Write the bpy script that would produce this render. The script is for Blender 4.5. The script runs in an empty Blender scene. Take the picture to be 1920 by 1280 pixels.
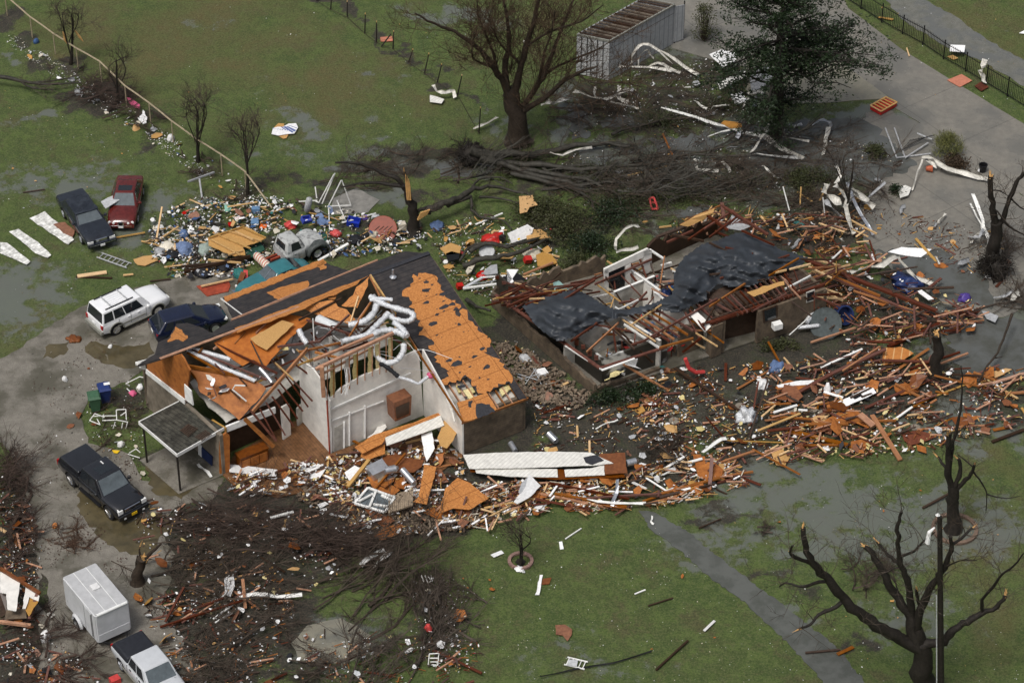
import bpy, bmesh, math, random
import numpy as np
from mathutils import Vector, Matrix, Euler, noise as mnoise
from mathutils.geometry import tessellate_polygon
SC = bpy.context.scene
COL = SC.collection
R = math.radians
# ---------------------------------------------------------------- camera
CD, CP, CF = 165.0, R(38.5), 5300.0
CAM = Vector((0, -CD*math.cos(CP), CD*math.sin(CP)))
cd = bpy.data.cameras.new('camera'); cam = bpy.data.objects.new('camera', cd); COL.objects.link(cam)
cam.location = CAM; cam.rotation_euler = (math.pi/2-CP, 0, 0)
cd.sensor_width = 36; cd.lens = CF*36/1920; cd.clip_start = 1; cd.clip_end = 6000
SC.camera = cam
# ---------------------------------------------------------------- sky, sun, exposure
SUN_EL, SUN_AZ = R(62), R(215)
w = bpy.data.worlds.new("World"); SC.world = w; w.use_nodes = True
wn = w.node_tree; wn.nodes.clear()
sky = wn.nodes.new('ShaderNodeTexSky'); sky.sky_type = 'NISHITA'; sky.sun_disc = False
sky.sun_elevation = SUN_EL; sky.sun_rotation = SUN_AZ; sky.air_density = 1.0; sky.dust_density = 6.0; sky.ozone_density = 0.6
hsv = wn.nodes.new('ShaderNodeHueSaturation'); hsv.inputs['Saturation'].default_value = 0.55
bg = wn.nodes.new('ShaderNodeBackground'); bg.inputs[1].default_value = 0.088
wo = wn.nodes.new('ShaderNodeOutputWorld')
wn.links.new(sky.outputs[0], hsv.inputs['Color']); wn.links.new(hsv.outputs[0], bg.inputs[0]); wn.links.new(bg.outputs[0], wo.inputs[0])
sd = bpy.data.lights.new('sun', 'SUN'); sd.energy = 1.6; sd.angle = R(16); sd.color = (1, .985, .96)
so = bpy.data.objects.new('sun', sd); COL.objects.link(so)
# sun direction: azimuth measured clockwise from +Y like the sky texture
sdir = Vector((math.sin(SUN_AZ)*math.cos(SUN_EL), math.cos(SUN_AZ)*math.cos(SUN_EL), math.sin(SUN_EL)))
so.rotation_euler = sdir.to_track_quat('Z', 'Y').to_euler()
SC.view_settings.view_transform = 'Standard'; SC.view_settings.look = 'None'
SC.view_settings.exposure = 0.24; SC.view_settings.gamma = 1
# ---------------------------------------------------------------- where a pixel of the survey photo lies in the world
def ray(px, py):
    a = (px-960)/CF; b = -(py-640)/CF
    return Vector((a, math.cos(CP)+b*math.sin(CP), -math.sin(CP)+b*math.cos(CP)))
def P(px, py, z=0.0):
    r = ray(px, py); return CAM + r*((z-CAM.z)/r.z)
def V(px, py, y):
    r = ray(px, py); return CAM + r*((y-CAM.y)/r.y)
def proj(p):
    d = Vector(p)-CAM; f = d.dot(Vector((0, math.cos(CP), -math.sin(CP)))); u = d.dot(Vector((0, math.sin(CP), math.cos(CP))))
    return 960+CF*d.x/f, 640-CF*u/f
# ---------------------------------------------------------------- materials
MATS = {}
def mat(name, col, rough=.55, var=.25, scale=5., bump=0., metal=0., rnd=0., col2=None, detail=6, coat=0., stretch=None, spec=.28, thr=None):
    """noise-mottled principled material; rnd varies it from object to object"""
    if name in MATS: return MATS[name]
    m = bpy.data.materials.new(name); m.use_nodes = True; nt = m.node_tree; N = nt.nodes; L = nt.links
    b = N['Principled BSDF']; b.inputs['Roughness'].default_value = rough; b.inputs['Metallic'].default_value = metal
    b.inputs['Specular IOR Level'].default_value = spec
    if coat: b.inputs['Coat Weight'].default_value = coat; b.inputs['Coat Roughness'].default_value = .08
    tc = N.new('ShaderNodeTexCoord'); mp = N.new('ShaderNodeMapping'); L.new(tc.outputs['Object'], mp.inputs[0])
    if stretch: mp.inputs['Scale'].default_value = stretch
    n = N.new('ShaderNodeTexNoise'); n.inputs['Scale'].default_value = scale; n.inputs['Detail'].default_value = detail; n.inputs['Roughness'].default_value = .65
    L.new(mp.outputs[0], n.inputs['Vector'])
    rp = N.new('ShaderNodeValToRGB'); lo, hi = thr or (.3, .7)
    rp.color_ramp.elements[0].position = lo; rp.color_ramp.elements[1].position = hi
    c2 = col2 or tuple(c*(1-var) for c in col)
    c1 = col if col2 else tuple(min(1, c*(1+var*.6)) for c in col)
    rp.color_ramp.elements[0].color = (*c2, 1); rp.color_ramp.elements[1].color = (*c1, 1)
    L.new(n.outputs['Fac'], rp.inputs[0]); out = rp.outputs[0]
    if rnd:
        oi = N.new('ShaderNodeObjectInfo'); mr = N.new('ShaderNodeMapRange'); mr.inputs['To Min'].default_value = 1-rnd; mr.inputs['To Max'].default_value = 1+rnd
        L.new(oi.outputs['Random'], mr.inputs['Value'])
        h = N.new('ShaderNodeHueSaturation'); L.new(mr.outputs[0], h.inputs['Value']); L.new(out, h.inputs['Color'])
        mr2 = N.new('ShaderNodeMapRange'); mr2.inputs['To Min'].default_value = 1+rnd*.5; mr2.inputs['To Max'].default_value = 1-rnd*.8; L.new(oi.outputs['Random'], mr2.inputs['Value']); L.new(mr2.outputs[0], h.inputs['Saturation'])
        out = h.outputs[0]
    L.new(out, b.inputs['Base Color'])
    if bump:
        bp = N.new('ShaderNodeBump'); bp.inputs['Strength'].default_value = bump; bp.inputs['Distance'].default_value = .03
        n2 = N.new('ShaderNodeTexNoise'); n2.inputs['Scale'].default_value = scale*3; n2.inputs['Detail'].default_value = 4; L.new(mp.outputs[0], n2.inputs['Vector'])
        L.new(n2.outputs['Fac'], bp.inputs['Height']); L.new(bp.outputs[0], b.inputs['Normal'])
    MATS[name] = m; return m
def striped(name, col, dark, axis='X', freq=6., rough=.5, rot=(0, 0, 0), gap=.12, coord='Object', var=.2, amt=1.):
    """a material with thin dark joints at even spacing (siding, corrugation, planks)"""
    m = MATS[name] if col is None else mat(name, col, rough, var, 3.); nt = m.node_tree; N = nt.nodes; L = nt.links
    b = N['Principled BSDF']; old = b.inputs['Base Color'].links[0].from_socket
    tc = N.new('ShaderNodeTexCoord'); mp = N.new('ShaderNodeMapping'); mp.inputs['Rotation'].default_value = rot
    L.new(tc.outputs[coord], mp.inputs[0]); sp = N.new('ShaderNodeSeparateXYZ'); L.new(mp.outputs[0], sp.inputs[0])
    mu = N.new('ShaderNodeMath'); mu.operation = 'MULTIPLY'; mu.inputs[1].default_value = freq; L.new(sp.outputs[axis], mu.inputs[0])
    fr = N.new('ShaderNodeMath'); fr.operation = 'FRACT'; L.new(mu.outputs[0], fr.inputs[0])
    lt = N.new('ShaderNodeMath'); lt.operation = 'LESS_THAN'; lt.inputs[1].default_value = gap; L.new(fr.outputs[0], lt.inputs[0])
    if amt < 1: l2_ = N.new('ShaderNodeMath'); l2_.operation = 'MULTIPLY'; l2_.inputs[1].default_value = amt; L.new(lt.outputs[0], l2_.inputs[0]); lt = l2_
    mx = N.new('ShaderNodeMix'); mx.data_type = 'RGBA'; L.new(lt.outputs[0], mx.inputs[0]); L.new(old, mx.inputs[6]); mx.inputs[7].default_value = (*dark, 1)
    L.new(mx.outputs[2], b.inputs['Base Color']); return m
WET_RED = (.085, .026, .014); WOOD_O = (.36, .125, .035); TAN = (.52, .33, .14); WHITE = (.74, .74, .71)
m_red = mat('wet red framing lumber', (.115, .034, .018), .42, .45, 4, rnd=.35)
m_brown = mat('dark wet lumber', (.055, .032, .02), .4, .4, 4, rnd=.35)
m_orange = mat('fresh orange lumber', (.42, .18, .06), .5, .45, 3, rnd=.4, col2=(.22, .08, .026))
m_tan = mat('pale pine lumber', (.55, .34, .13), .5, .3, 5, rnd=.25)
m_white = mat('white painted board', (.76, .76, .73), .45, .2, 3, rnd=.12)
m_osb = mat('oriented strand board', (.56, .24, .070), .55, .3, 11, bump=.3, col2=(.35, .13, .034), detail=12, thr=(.36,.62))
for _ax, _fq, _gp in (('X', .41, .014), ('Y', .86, .03)): striped('oriented strand board', None, (.16, .05, .012), _ax, _fq, rot=(0, 0, -.574), gap=_gp, amt=.8)
m_osbtan = mat('dry strand board', (.56, .33, .11), .55, .3, 18, col2=(.38, .2, .06), bump=.2, rnd=.15)
m_ply = mat('wet brown plywood', (.24, .085, .028), .45, .4, 5, col2=(.12, .04, .016), rnd=.3)
m_shingle = mat('charcoal shingle', (.058, .050, .047), .7, .5, 2.6, bump=.5, col2=(.018, .018, .021), detail=12)
striped('charcoal shingle', None, (.012, .012, .014), 'Y', 3.4, rot=(0, 0, -.574), gap=.16, amt=.6)
m_shinglebit = mat('torn charcoal shingle', (.035, .036, .042), .7, .4, 9)
m_drywall = mat('white drywall', (.74, .72, .67), .6, .18, 2.2, bump=.1)
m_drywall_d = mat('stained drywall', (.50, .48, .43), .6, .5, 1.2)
m_paper = mat('soaked white scrap', (.80, .80, .79), .5, .2, 6, rnd=.22)
m_grayp = mat('grey scrap', (.38, .39, .4), .5, .3, 6, rnd=.3)
m_insul = mat('yellow fibreglass insulation', (.66, .56, .26), .9, .35, 12, bump=.6, rnd=.15)
m_metal = mat('galvanised metal', (.55, .57, .6), .32, .25, 3, metal=.75, rnd=.1)
m_foil = mat('foil duct wrap', (.74, .76, .78), .3, .3, 16, bump=1., metal=.35)
m_wmetal = mat('cream painted sheet metal', (.64, .62, .56), .4, .45, 3, rnd=.2)
m_brick = mat('wet brown brick', (.185, .14, .095), .7, .5, 2.2, bump=.4, col2=(.060, .046, .034), detail=10)
striped('wet brown brick', None, (.06, .05, .04), 'Z', 6.5, gap=.2, amt=.5)
m_bark = mat('wet bark', (.022, .018, .014), .7, .6, 7, bump=.5)
m_log = mat('wet grey log bark', (.060, .056, .045), .65, .6, 4, bump=.6, col2=(.018, .016, .012), detail=10)
m_bark2 = mat('brown bark', (.040, .029, .020), .75, .5, 7, bump=.5)
m_twig = mat('dark reddish twig', (.058, .043, .031), .8, .5, 2, rnd=.2)
m_split = mat('splintered heartwood', (.58, .34, .13), .6, .3, 6)
m_leaf = mat('dark green leaf', (.022, .040, .014), .5, .6, 1.3, col2=(.008, .015, .006))
m_leaf2 = mat('olive leaf', (.062, .066, .024), .6, .5, 1.3, col2=(.026, .032, .012))
m_tarp = mat('black roofing felt', (.040, .047, .056), .55, .45, 1.2, bump=.5, col2=(.022, .026, .032), spec=.5)
m_black = mat('black trim', (.012, .012, .013), .4, .2)
m_rubber = mat('tyre rubber', (.016, .016, .017), .8, .2)
m_glass = mat('dark car glass', (.018, .022, .026), .06, .1, coat=.5)
m_glassg = mat('rain grey glass', (.10, .12, .13), .12, .3, 3, coat=.5)
m_chrome = mat('chrome', (.75, .76, .78), .15, .1, metal=1.)
m_red_l = mat('red lens', (.35, .012, .012), .2, .1)
m_lens = mat('clear lens', (.75, .76, .74), .12, .1)
m_blue = mat('blue plastic', (.035, .06, .42), .35, .2, rnd=.1)
m_navy = mat('navy plastic', (.02, .035, .11), .4, .2)
m_green = mat('green plastic', (.035, .085, .045), .4, .2)
m_redp = mat('red plastic', (.50, .025, .02), .35, .25, rnd=.15)
m_teal = mat('teal cloth', (.04, .17, .16), .6, .3, rnd=.2)
m_pink = mat('pink foam', (.65, .12, .24), .5, .2)
m_fblack = mat('black cloth', (.014, .015, .018), .7, .4)
m_fblue = mat('blue cloth', (.07, .13, .27), .7, .4, rnd=.35)
m_fgrey = mat('sage grey cloth', (.27, .33, .29), .7, .3, rnd=.2)
m_ivory = mat('ivory cloth', (.6, .55, .44), .7, .3, rnd=.2)
m_rust = mat('rusty red metal', (.32, .06, .03), .5, .4, 3)
m_concrete = mat('grey concrete', (.27, .26, .235), .5, .3, 2.5, col2=(.15, .145, .13), bump=.1)
m_yellow = mat('yellow plastic', (.75, .48, .02), .4, .1)
m_terra = mat('terracotta', (.4, .1, .045), .6, .3); m_ringb = mat('mossy garden brick', (.16, .11, .08), .7, .4)
m_pave = mat('pale stepping stone', (.22, .19, .15), .6, .3, 5)
# ---------------------------------------------------------------- geometry helpers
class MB:
    def __init__(s): s.v = []; s.f = []; s.m = []; s.mi = 0
    def add(s, vs, fs):
        o = len(s.v); s.v.extend([tuple(q) for q in vs]); s.f.extend([tuple(i+o for i in f) for f in fs]); s.m.extend([s.mi]*len(fs)); return s
    def box(s, c, size, rot=None):
        x, y, z = [d/2 for d in size]
        vs = [Vector(q) for q in ((-x,-y,-z),(x,-y,-z),(x,y,-z),(-x,y,-z),(-x,-y,z),(x,-y,z),(x,y,z),(-x,y,z))]
        if rot is not None:
            rm = rot if isinstance(rot, Matrix) else Euler(rot).to_matrix(); vs = [rm @ q for q in vs]
        c = Vector(c)
        return s.add([q+c for q in vs], [(0,3,2,1),(4,5,6,7),(0,1,5,4),(1,2,6,5),(2,3,7,6),(3,0,4,7)])
    def beam(s, a, b, w=.05, h=.1, up=(0,0,1)):
        a = Vector(a); b = Vector(b); d = b-a
        if d.length < 1e-6: return s
        x = d.normalized(); u = Vector(up)
        if abs(x.dot(u)) > .98: u = Vector((0,1,0))
        y = u.cross(x).normalized(); z = x.cross(y)
        return s.box((a+b)/2, (d.length, w, h), Matrix((x, y, z)).transposed())
    def tube(s, pts, rad, n=6, cap=True):
        pts = [Vector(q) for q in pts]; k = len(pts)
        if not hasattr(rad, '__len__'): rad = [rad]*k
        vs = []; ref = Vector((0,0,1)); prev = None
        for i, q in enumerate(pts):
            t = (pts[min(i+1,k-1)]-pts[max(i-1,0)])
            t = t.normalized() if t.length > 1e-9 else Vector((0,0,1))
            if prev is None:
                a = t.cross(Vector((0,0,1)) if abs(t.z) < .9 else Vector((1,0,0))).normalized()
            else:
                a = prev - t*prev.dot(t); a = a.normalized() if a.length > 1e-6 else t.orthogonal().normalized()
            prev = a; b = t.cross(a)
            for j in range(n):
                g = 2*math.pi*j/n; vs.append(q + (a*math.cos(g)+b*math.sin(g))*rad[i])
        fs = []
        for i in range(k-1):
            for j in range(n):
                fs.append((i*n+j, i*n+(j+1)%n, (i+1)*n+(j+1)%n, (i+1)*n+j))
        if cap: fs.append(tuple(range(n))[::-1]); fs.append(tuple((k-1)*n+j for j in range(n)))
        return s.add(vs, fs)
    def prism(s, poly, th, nrm=None):
        """a flat polygon given thickness th below its face"""
        poly = [Vector(q) for q in poly]; n = nrm
        if n is None:
            n = Vector((0,0,0))
            for i in range(len(poly)):
                a, b = poly[i], poly[(i+1)%len(poly)]
                n += Vector(((a.y-b.y)*(a.z+b.z), (a.z-b.z)*(a.x+b.x), (a.x-b.x)*(a.y+b.y)))
            n = n.normalized() if n.length > 0 else Vector((0,0,1))
            if n.z < 0 or (abs(n.z) < 1e-4 and n.y > 0): n = -n
        n = Vector(n).normalized()
        area = Vector((0,0,0))
        for i in range(len(poly)):
            area += poly[i].cross(poly[(i+1)%len(poly)])
        if area.dot(n) < 0: poly = poly[::-1]
        k = len(poly); lo = [q-n*th for q in poly]
        tri = tessellate_polygon([poly])
        fs = []
        for t in tri:
            a, b, c = t
            if (poly[b]-poly[a]).cross(poly[c]-poly[a]).dot(n) < 0: a, b, c = a, c, b
            fs.append((a, b, c)); fs.append((c+k, b+k, a+k))
        fs += [(i, i+k, (i+1)%k+k, (i+1)%k) for i in range(k)]
        return s.add(poly+lo, fs)
    def grid(s, fn, nu, nv, closed=False):
        vs = [fn(i/nu, j/nv) for j in range(nv+1) for i in range(nu+1)]
        return s.add(vs, [(j*(nu+1)+i, j*(nu+1)+i+1, (j+1)*(nu+1)+i+1, (j+1)*(nu+1)+i) for j in range(nv) for i in range(nu)])
    def lathe(s, prof, c=(0,0,0), n=16, axis='Z', rot=None):
        vs = []; c = Vector(c)
        for r, z in prof:
            for j in range(n):
                g = 2*math.pi*j/n; q = Vector((r*math.cos(g), r*math.sin(g), z))
                if axis == 'Y': q = Vector((q.x, q.z, q.y))
                if axis == 'X': q = Vector((q.z, q.y, q.x))
                if rot is not None: q = rot @ q
                vs.append(q+c)
        k = len(prof); fs = [(i*n+j, i*n+(j+1)%n, (i+1)*n+(j+1)%n, (i+1)*n+j) for i in range(k-1) for j in range(n)]
        fs.append(tuple(range(n))[::-1]); fs.append(tuple((k-1)*n+j for j in range(n)))
        return s.add(vs, fs)
    def mesh(s, name, mats, smooth=None):
        me = bpy.data.meshes.new(name); me.from_pydata(s.v, [], s.f)
        for m in (mats if isinstance(mats, (list, tuple)) else [mats]): me.materials.append(m)
        if any(s.m): me.polygons.foreach_set('material_index', s.m)
        if smooth:
            me.polygons.foreach_set('use_smooth', [True]*len(s.f)); me.update()
            me.set_sharp_from_angle(angle=R(smooth))
        me.update(); return me
    def build(s, name, mats, parent=None, smooth=None, label=None, cat=None, group=None, kind=None, recentre=True):
        me = s.mesh(name, mats, smooth); o = bpy.data.objects.new(name, me); COL.objects.link(o)
        if parent is not None: o.parent = parent
        elif recentre and kind is None and s.v:
            a = np.array(s.v); c = a.mean(0); c[2] = a[:,2].min(); me.transform(Matrix.Translation(-Vector(c))); o.location = c
        tag(o, label, cat, group, kind); return o
def tag(o, label=None, cat=None, group=None, kind=None):
    if label: o['label'] = label
    if cat: o['category'] = cat
    if group: o['group'] = group
    if kind: o['kind'] = kind
    return o
def empty(name, loc, label, cat, group=None, rz=0.):
    o = bpy.data.objects.new(name, None); COL.objects.link(o); o.location = loc; o.rotation_euler = (0, 0, rz); o.empty_display_size = .3
    return tag(o, label, cat, group)
def inv(o):
    """world -> local for an empty with only location and z rotation"""
    return (Matrix.Translation(o.location) @ o.rotation_euler.to_matrix().to_4x4()).inverted()
class LB(MB):
    """MB whose points are given in world space and stored relative to a root"""
    def __init__(s, root): super().__init__(); s.iv = inv(root); s.root = root
    def add(s, vs, fs): return super().add([s.iv @ Vector(q) for q in vs], fs)
    def build(s, name, mats, smooth=None, label=None, parent=None): return super().build(name, mats, parent or s.root, smooth, label)
def jag(poly, amp, step, rng, keep=()):
    """break the edges of a polygon into a ragged line, staying in its plane"""
    poly = [Vector(q) for q in poly]; out = []
    c = sum(poly, Vector())/len(poly)
    for i, a in enumerate(poly):
        b = poly[(i+1) % len(poly)]; out.append(a)
        if i in keep: continue
        n = int((b-a).length/step); d = b-a
        nr = Vector((0,0,0))
        for k in range(len(poly)): nr += (poly[k]-c).cross(poly[(k+1)%len(poly)]-c)
        side = d.cross(nr).normalized() if d.length > 0 and nr.length > 0 else Vector()
        for k in range(1, n):
            out.append(a + d*((k+rng.uniform(-.3,.3))/n) + side*rng.uniform(-amp, amp))
    return out
def px_poly(pts, z=0.): return [P(x, y, z) for x, y in pts]
def fbm(x, y, s=1., seed=0.):
    return mnoise.fractal(Vector((x*s+seed, y*s-seed, seed*.37)), 1.0, 2.0, 3)
# ================================================================ ground
def seg_axis(lo, hi, step, far):
    a = list(np.arange(lo, hi+1e-6, step)); g = step; x = hi; up = []
    while x < far: g *= 1.35; x += g; up.append(x)
    g = step; x = lo; dn = []
    while x > -far: g *= 1.35; x -= g; dn.append(x)
    return np.array(dn[::-1]+a+up)
GX = seg_axis(-40, 42, .28, 2500); GY = seg_axis(-36, 52, .28, 2500)
XX, YY = np.meshgrid(GX, GY)
rs = np.random.RandomState(3)
def vnoise(x, y, s, seed):
    r = np.random.RandomState(seed).rand(256, 256); X = x*s+seed*3.1; Y = y*s+seed*1.7
    xi = np.floor(X).astype(int); yi = np.floor(Y).astype(int); fx = X-xi; fy = Y-yi; fx = fx*fx*(3-2*fx); fy = fy*fy*(3-2*fy)
    g = lambda a, b: r[a & 255, b & 255]
    return (g(xi,yi)*(1-fx)+g(xi+1,yi)*fx)*(1-fy)+(g(xi,yi+1)*(1-fx)+g(xi+1,yi+1)*fx)*fy
def fn(x, y, s, seed): return (vnoise(x,y,s,seed)*.5+vnoise(x,y,s*2.1,seed+1)*.3+vnoise(x,y,s*4.3,seed+2)*.2)
WX = XX+(fn(XX,YY,.35,11)-.5)*5; WY = YY+(fn(XX,YY,.35,21)-.5)*5
def zone(blobs, soft=.6):
    a = np.zeros_like(XX)
    for bx, by, rx, ry, st in blobs:      # pixel centre, half sizes in pixels of the photo
        c = P(bx, by); ex = (P(bx+rx, by)-c).length; ey = (P(bx, by+ry)-c).length
        d = np.sqrt(((WX-c.x)/ex)**2+((WY-c.y)/ey)**2)
        a = np.maximum(a, st*np.clip((1+soft-d)/(2*soft), 0, 1))
    return a
wet = zone([(560,228,55,22,.75),(150,335,110,40,.75),(45,340,70,40,.6),(25,560,90,45,.95),(70,620,40,25,.5),(110,520,60,25,.55),(275,375,60,35,.85),(230,450,90,40,.7),(330,400,60,40,.4),
  (60,215,60,12,.8),(10,110,30,15,.7),(250,300,50,16,.4),(1500,920,240,60,.76),(1650,970,260,90,.74),(1850,1000,120,80,.72),(1560,1030,130,50,.70),(1330,1050,60,26,.5),(1480,1150,60,30,.5),(1860,630,130,60,.95),(1800,800,150,40,.7),(1240,300,110,40,.8),(1480,290,140,70,.95),(1620,260,120,60,.9),(1380,350,90,30,.8),
  (1150,300,60,30,.8),(1085,230,22,50,.8),(860,310,45,22,.9),(690,378,50,22,.9),(700,300,120,22,.5),(930,220,60,25,.6),(1700,1140,120,60,.55),(1330,1000,120,30,.6),(640,1200,90,55,.75),(1100,1260,150,40,.45),(1050,1195,70,10,.5),(700,215,30,25,.3),(690,130,40,20,.45),(750,150,40,12,.4),(500,150,30,12,.4),(380,50,40,14,.4),
  (830,20,90,22,.7),(930,40,60,18,.6),(560,290,110,25,.45),(1450,340,200,70,.6),(1270,770,160,50,.35),(1260,60,90,60,.7),(1310,420,160,50,.45),(700,270,60,14,.5),(300,600,60,30,.3)])
mud = zone([(880,850,120,40,.95),(1080,790,240,60,.95),(1500,430,140,50,.9),(1320,420,120,30,.7),(1450,700,330,120,.95),(1250,860,260,40,.8),(1800,730,200,110,.7),(1700,560,150,70,.8),(480,1000,230,110,.95),(450,1180,200,110,.95),(40,1000,90,160,1.),(80,1230,140,90,1.),(830,1160,90,110,.6),(620,960,260,60,.9),(800,920,260,40,1.),(1080,900,260,35,.8),
  (800,300,180,22,.9),(1180,320,330,40,.62),(1230,200,260,80,.62),(1080,430,140,50,.6),(950,430,200,50,.4),(600,345,130,18,.6),(700,372,160,22,.6),(1300,120,200,60,.6),(1010,640,90,110,.9),(1080,760,110,40,.9),(1560,330,170,110,.7),(1700,400,200,90,.7),
  (90,120,60,20,.6),(150,170,60,30,.7),(190,170,60,40,.9),(270,220,40,20,.6),(310,260,40,20,.6),(380,310,50,20,.6),(450,350,60,22,.6),(420,440,200,70,.55),(640,450,200,50,.55),(620,1190,120,70,.5),(1340,960,110,16,.7),(1480,1110,60,20,.6),(1600,1200,70,26,.6),(1420,1060,60,16,.6),(250,740,60,40,.6),(340,870,90,60,.6),
  (30,25,40,20,.7),(60,70,40,14,.7),(1750,330,130,40,.6)], .5)
for (x0,y0),(x1,y1) in (((595,0),(640,35)),((640,35),(720,75)),((720,75),(790,120)),((790,120),(860,180)),((860,180),(900,205))):
    for k in range(4):
        t = k/4; mud = np.maximum(mud, zone([(x0+(x1-x0)*t, y0+(y1-y0)*t, 18, 7, .7)], .5))
brown = zone([(620,170,230,90,.75),(330,60,260,80,.85),(1800,60,160,80,.7),(1700,120,80,30,.6),(60,640,90,70,.6),(130,560,150,50,.35),(1800,1010,160,90,.8),(1880,1180,120,120,.5),(420,140,200,90,.6),(1050,60,160,60,.5),(880,30,200,50,.3),(1900,880,80,60,.8),(100,50,100,60,.5)], .8)
nv = XX.size
hz = (fn(XX,YY,.5,41)-.5)*.05
verts = np.column_stack([XX.ravel(), YY.ravel(), hz.ravel()-.03])
nx, ny = len(GX), len(GY)
ii = (np.arange(ny-1)[:,None]*nx+np.arange(nx-1)[None,:]).ravel()
faces = np.column_stack([ii, ii+1, ii+nx+1, ii+nx])
me = bpy.data.meshes.new('ground'); me.vertices.add(nv); me.vertices.foreach_set('co', verts.ravel())
me.loops.add(len(faces)*4); me.loops.foreach_set('vertex_index', faces.ravel().astype(np.int32))
me.polygons.add(len(faces)); me.polygons.foreach_set('loop_start', np.arange(0, len(faces)*4, 4, dtype=np.int32)); me.update()
at = me.attributes.new('cover', 'FLOAT_COLOR', 'POINT')
at.data.foreach_set('color', np.column_stack([wet.ravel(), mud.ravel(), brown.ravel(), np.ones(nv)]).ravel())
me.polygons.foreach_set('use_smooth', [True]*len(faces))
def ground_material():
    m = bpy.data.materials.new('wet lawn and mud'); m.use_nodes = True; nt = m.node_tree; N = nt.nodes; L = nt.links; b = N['Principled BSDF']
    tc = N.new('ShaderNodeTexCoord'); at = N.new('ShaderNodeAttribute'); at.attribute_name = 'cover'
    sp = N.new('ShaderNodeSeparateColor'); L.new(at.outputs['Color'], sp.inputs[0])
    def nz(s, d=5, r=.6, st=None):
        n = N.new('ShaderNodeTexNoise'); n.inputs['Scale'].default_value = s; n.inputs['Detail'].default_value = d; n.inputs['Roughness'].default_value = r
        if st:
            mp = N.new('ShaderNodeMapping'); mp.inputs['Scale'].default_value = st; L.new(tc.outputs['Object'], mp.inputs[0]); L.new(mp.outputs[0], n.inputs['Vector'])
        else: L.new(tc.outputs['Object'], n.inputs['Vector'])
        return n.outputs['Fac']
    def mx(f, a, c):
        x = N.new('ShaderNodeMix'); x.data_type = 'RGBA'
        for s, v in ((0, f), (6, a), (7, c)):
            if isinstance(v, (int, float)): x.inputs[s].default_value = v
            elif isinstance(v, tuple): x.inputs[s].default_value = (*v, 1)
            else: L.new(v, x.inputs[s])
        return x.outputs[2]
    def ma(op, a, c, cl=False):
        x = N.new('ShaderNodeMath'); x.operation = op; x.use_clamp = cl
        for s, v in ((0, a), (1, c)):
            if isinstance(v, (int, float)): x.inputs[s].default_value = v
            else: L.new(v, x.inputs[s])
        return x.outputs[0]
    def rmp(v, a, c):
        x = N.new('ShaderNodeMapRange'); x.interpolation_type = 'SMOOTHSTEP'; L.new(v, x.inputs['Value']); x.inputs['From Min'].default_value = a; x.inputs['From Max'].default_value = c
        return x.outputs[0]
    big = nz(.22, 6); mid = nz(1.1, 6, .7); fine = nz(9, 5, .75); vf = nz(28, 3, .8)
    g = mx(rmp(big, .35, .65), (.046, .082, .012), (.062, .084, .018))
    g = mx(rmp(mid, .44, .60), g, (.080, .122, .022)); g = mx(ma('MULTIPLY', rmp(nz(.45, 8, .78), .52, .62), .68), g, (.080, .066, .028))
    br = mx(rmp(mid, .3, .7), (.125, .090, .030), (.082, .078, .024))
    bf = ma('ADD', ma('MULTIPLY', sp.outputs[2], 1.0), ma('MULTIPLY', ma('SUBTRACT', big, .5), 1.6)); g = mx(ma('MULTIPLY', rmp(bf, .2, 1.0), .85), g, br)
    g = mx(rmp(fine, .46, .70), g, (.125, .135, .055))
    g = mx(ma('MULTIPLY', rmp(vf, .5, .7), .75), g, (.014, .022, .004))
    g = mx(ma('MULTIPLY', rmp(fine, .5, .32), .8), g, (.022, .032, .006))
    mudc = mx(rmp(mid, .3, .7), (.015, .014, .010), (.042, .038, .026)); mudc = mx(ma('MULTIPLY', rmp(nz(.6, 7, .75), .50, .60), .6), mudc, (.030, .044, .012)); mudc = mx(rmp(fine, .45, .7), mudc, (.085, .068, .046)); mudc = mx(rmp(vf, .5, .75), mudc, (.008, .007, .005))
    mf = rmp(ma('ADD', sp.outputs[1], ma('MULTIPLY', ma('SUBTRACT', nz(.9, 7, .75), .5), 1.5)), .40, .62)
    c = mx(mf, g, mudc)
    wn_ = nz(.75, 8, .72)
    wv = ma('ADD', ma('ADD', sp.outputs[0], .10), ma('MULTIPLY', ma('SUBTRACT', wn_, .5), 2.6))
    damp_sheen = rmp(wv, .25, .95); pool = rmp(ma('ADD', wv, ma('MULTIPLY', ma('SUBTRACT', fine, .5), .55)), .52, .80)
    c = mx(ma('MULTIPLY', damp_sheen, .5), c, (.085, .092, .066))  # damp ground, with its grey wet sheen mixed into the colour
    c = mx(ma('MULTIPLY', pool, .74), c, (.125, .134, .120))
    L.new(c, b.inputs['Base Color'])
    ro = N.new('ShaderNodeMapRange'); L.new(pool, ro.inputs['Value']); ro.inputs['To Min'].default_value = .85; ro.inputs['To Max'].default_value = .09; L.new(ro.outputs[0], b.inputs['Roughness'])
    b.inputs['Specular IOR Level'].default_value = .5
    bp = N.new('ShaderNodeBump'); bp.inputs['Distance'].default_value = .12; L.new(ma('ADD', ma('MULTIPLY', fine, .7), ma('MULTIPLY', vf, .4)), bp.inputs['Height'])
    L.new(ma('SUBTRACT', .75, ma('MULTIPLY', pool, .73)), bp.inputs['Strength']); L.new(bp.outputs[0], b.inputs['Normal'])
    return m
me.materials.append(ground_material())
go = bpy.data.objects.new('ground', me); COL.objects.link(go); go['kind'] = 'structure'
RG = random.Random(5)
def patch(name, pts, z, m, amp=.15, step=.5, label=None):
    b = MB(); b.prism(jag(px_poly(pts, z), amp, step, RG), .05, (0,0,1)); return b.build(name, m, kind='structure', label=label)
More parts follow.
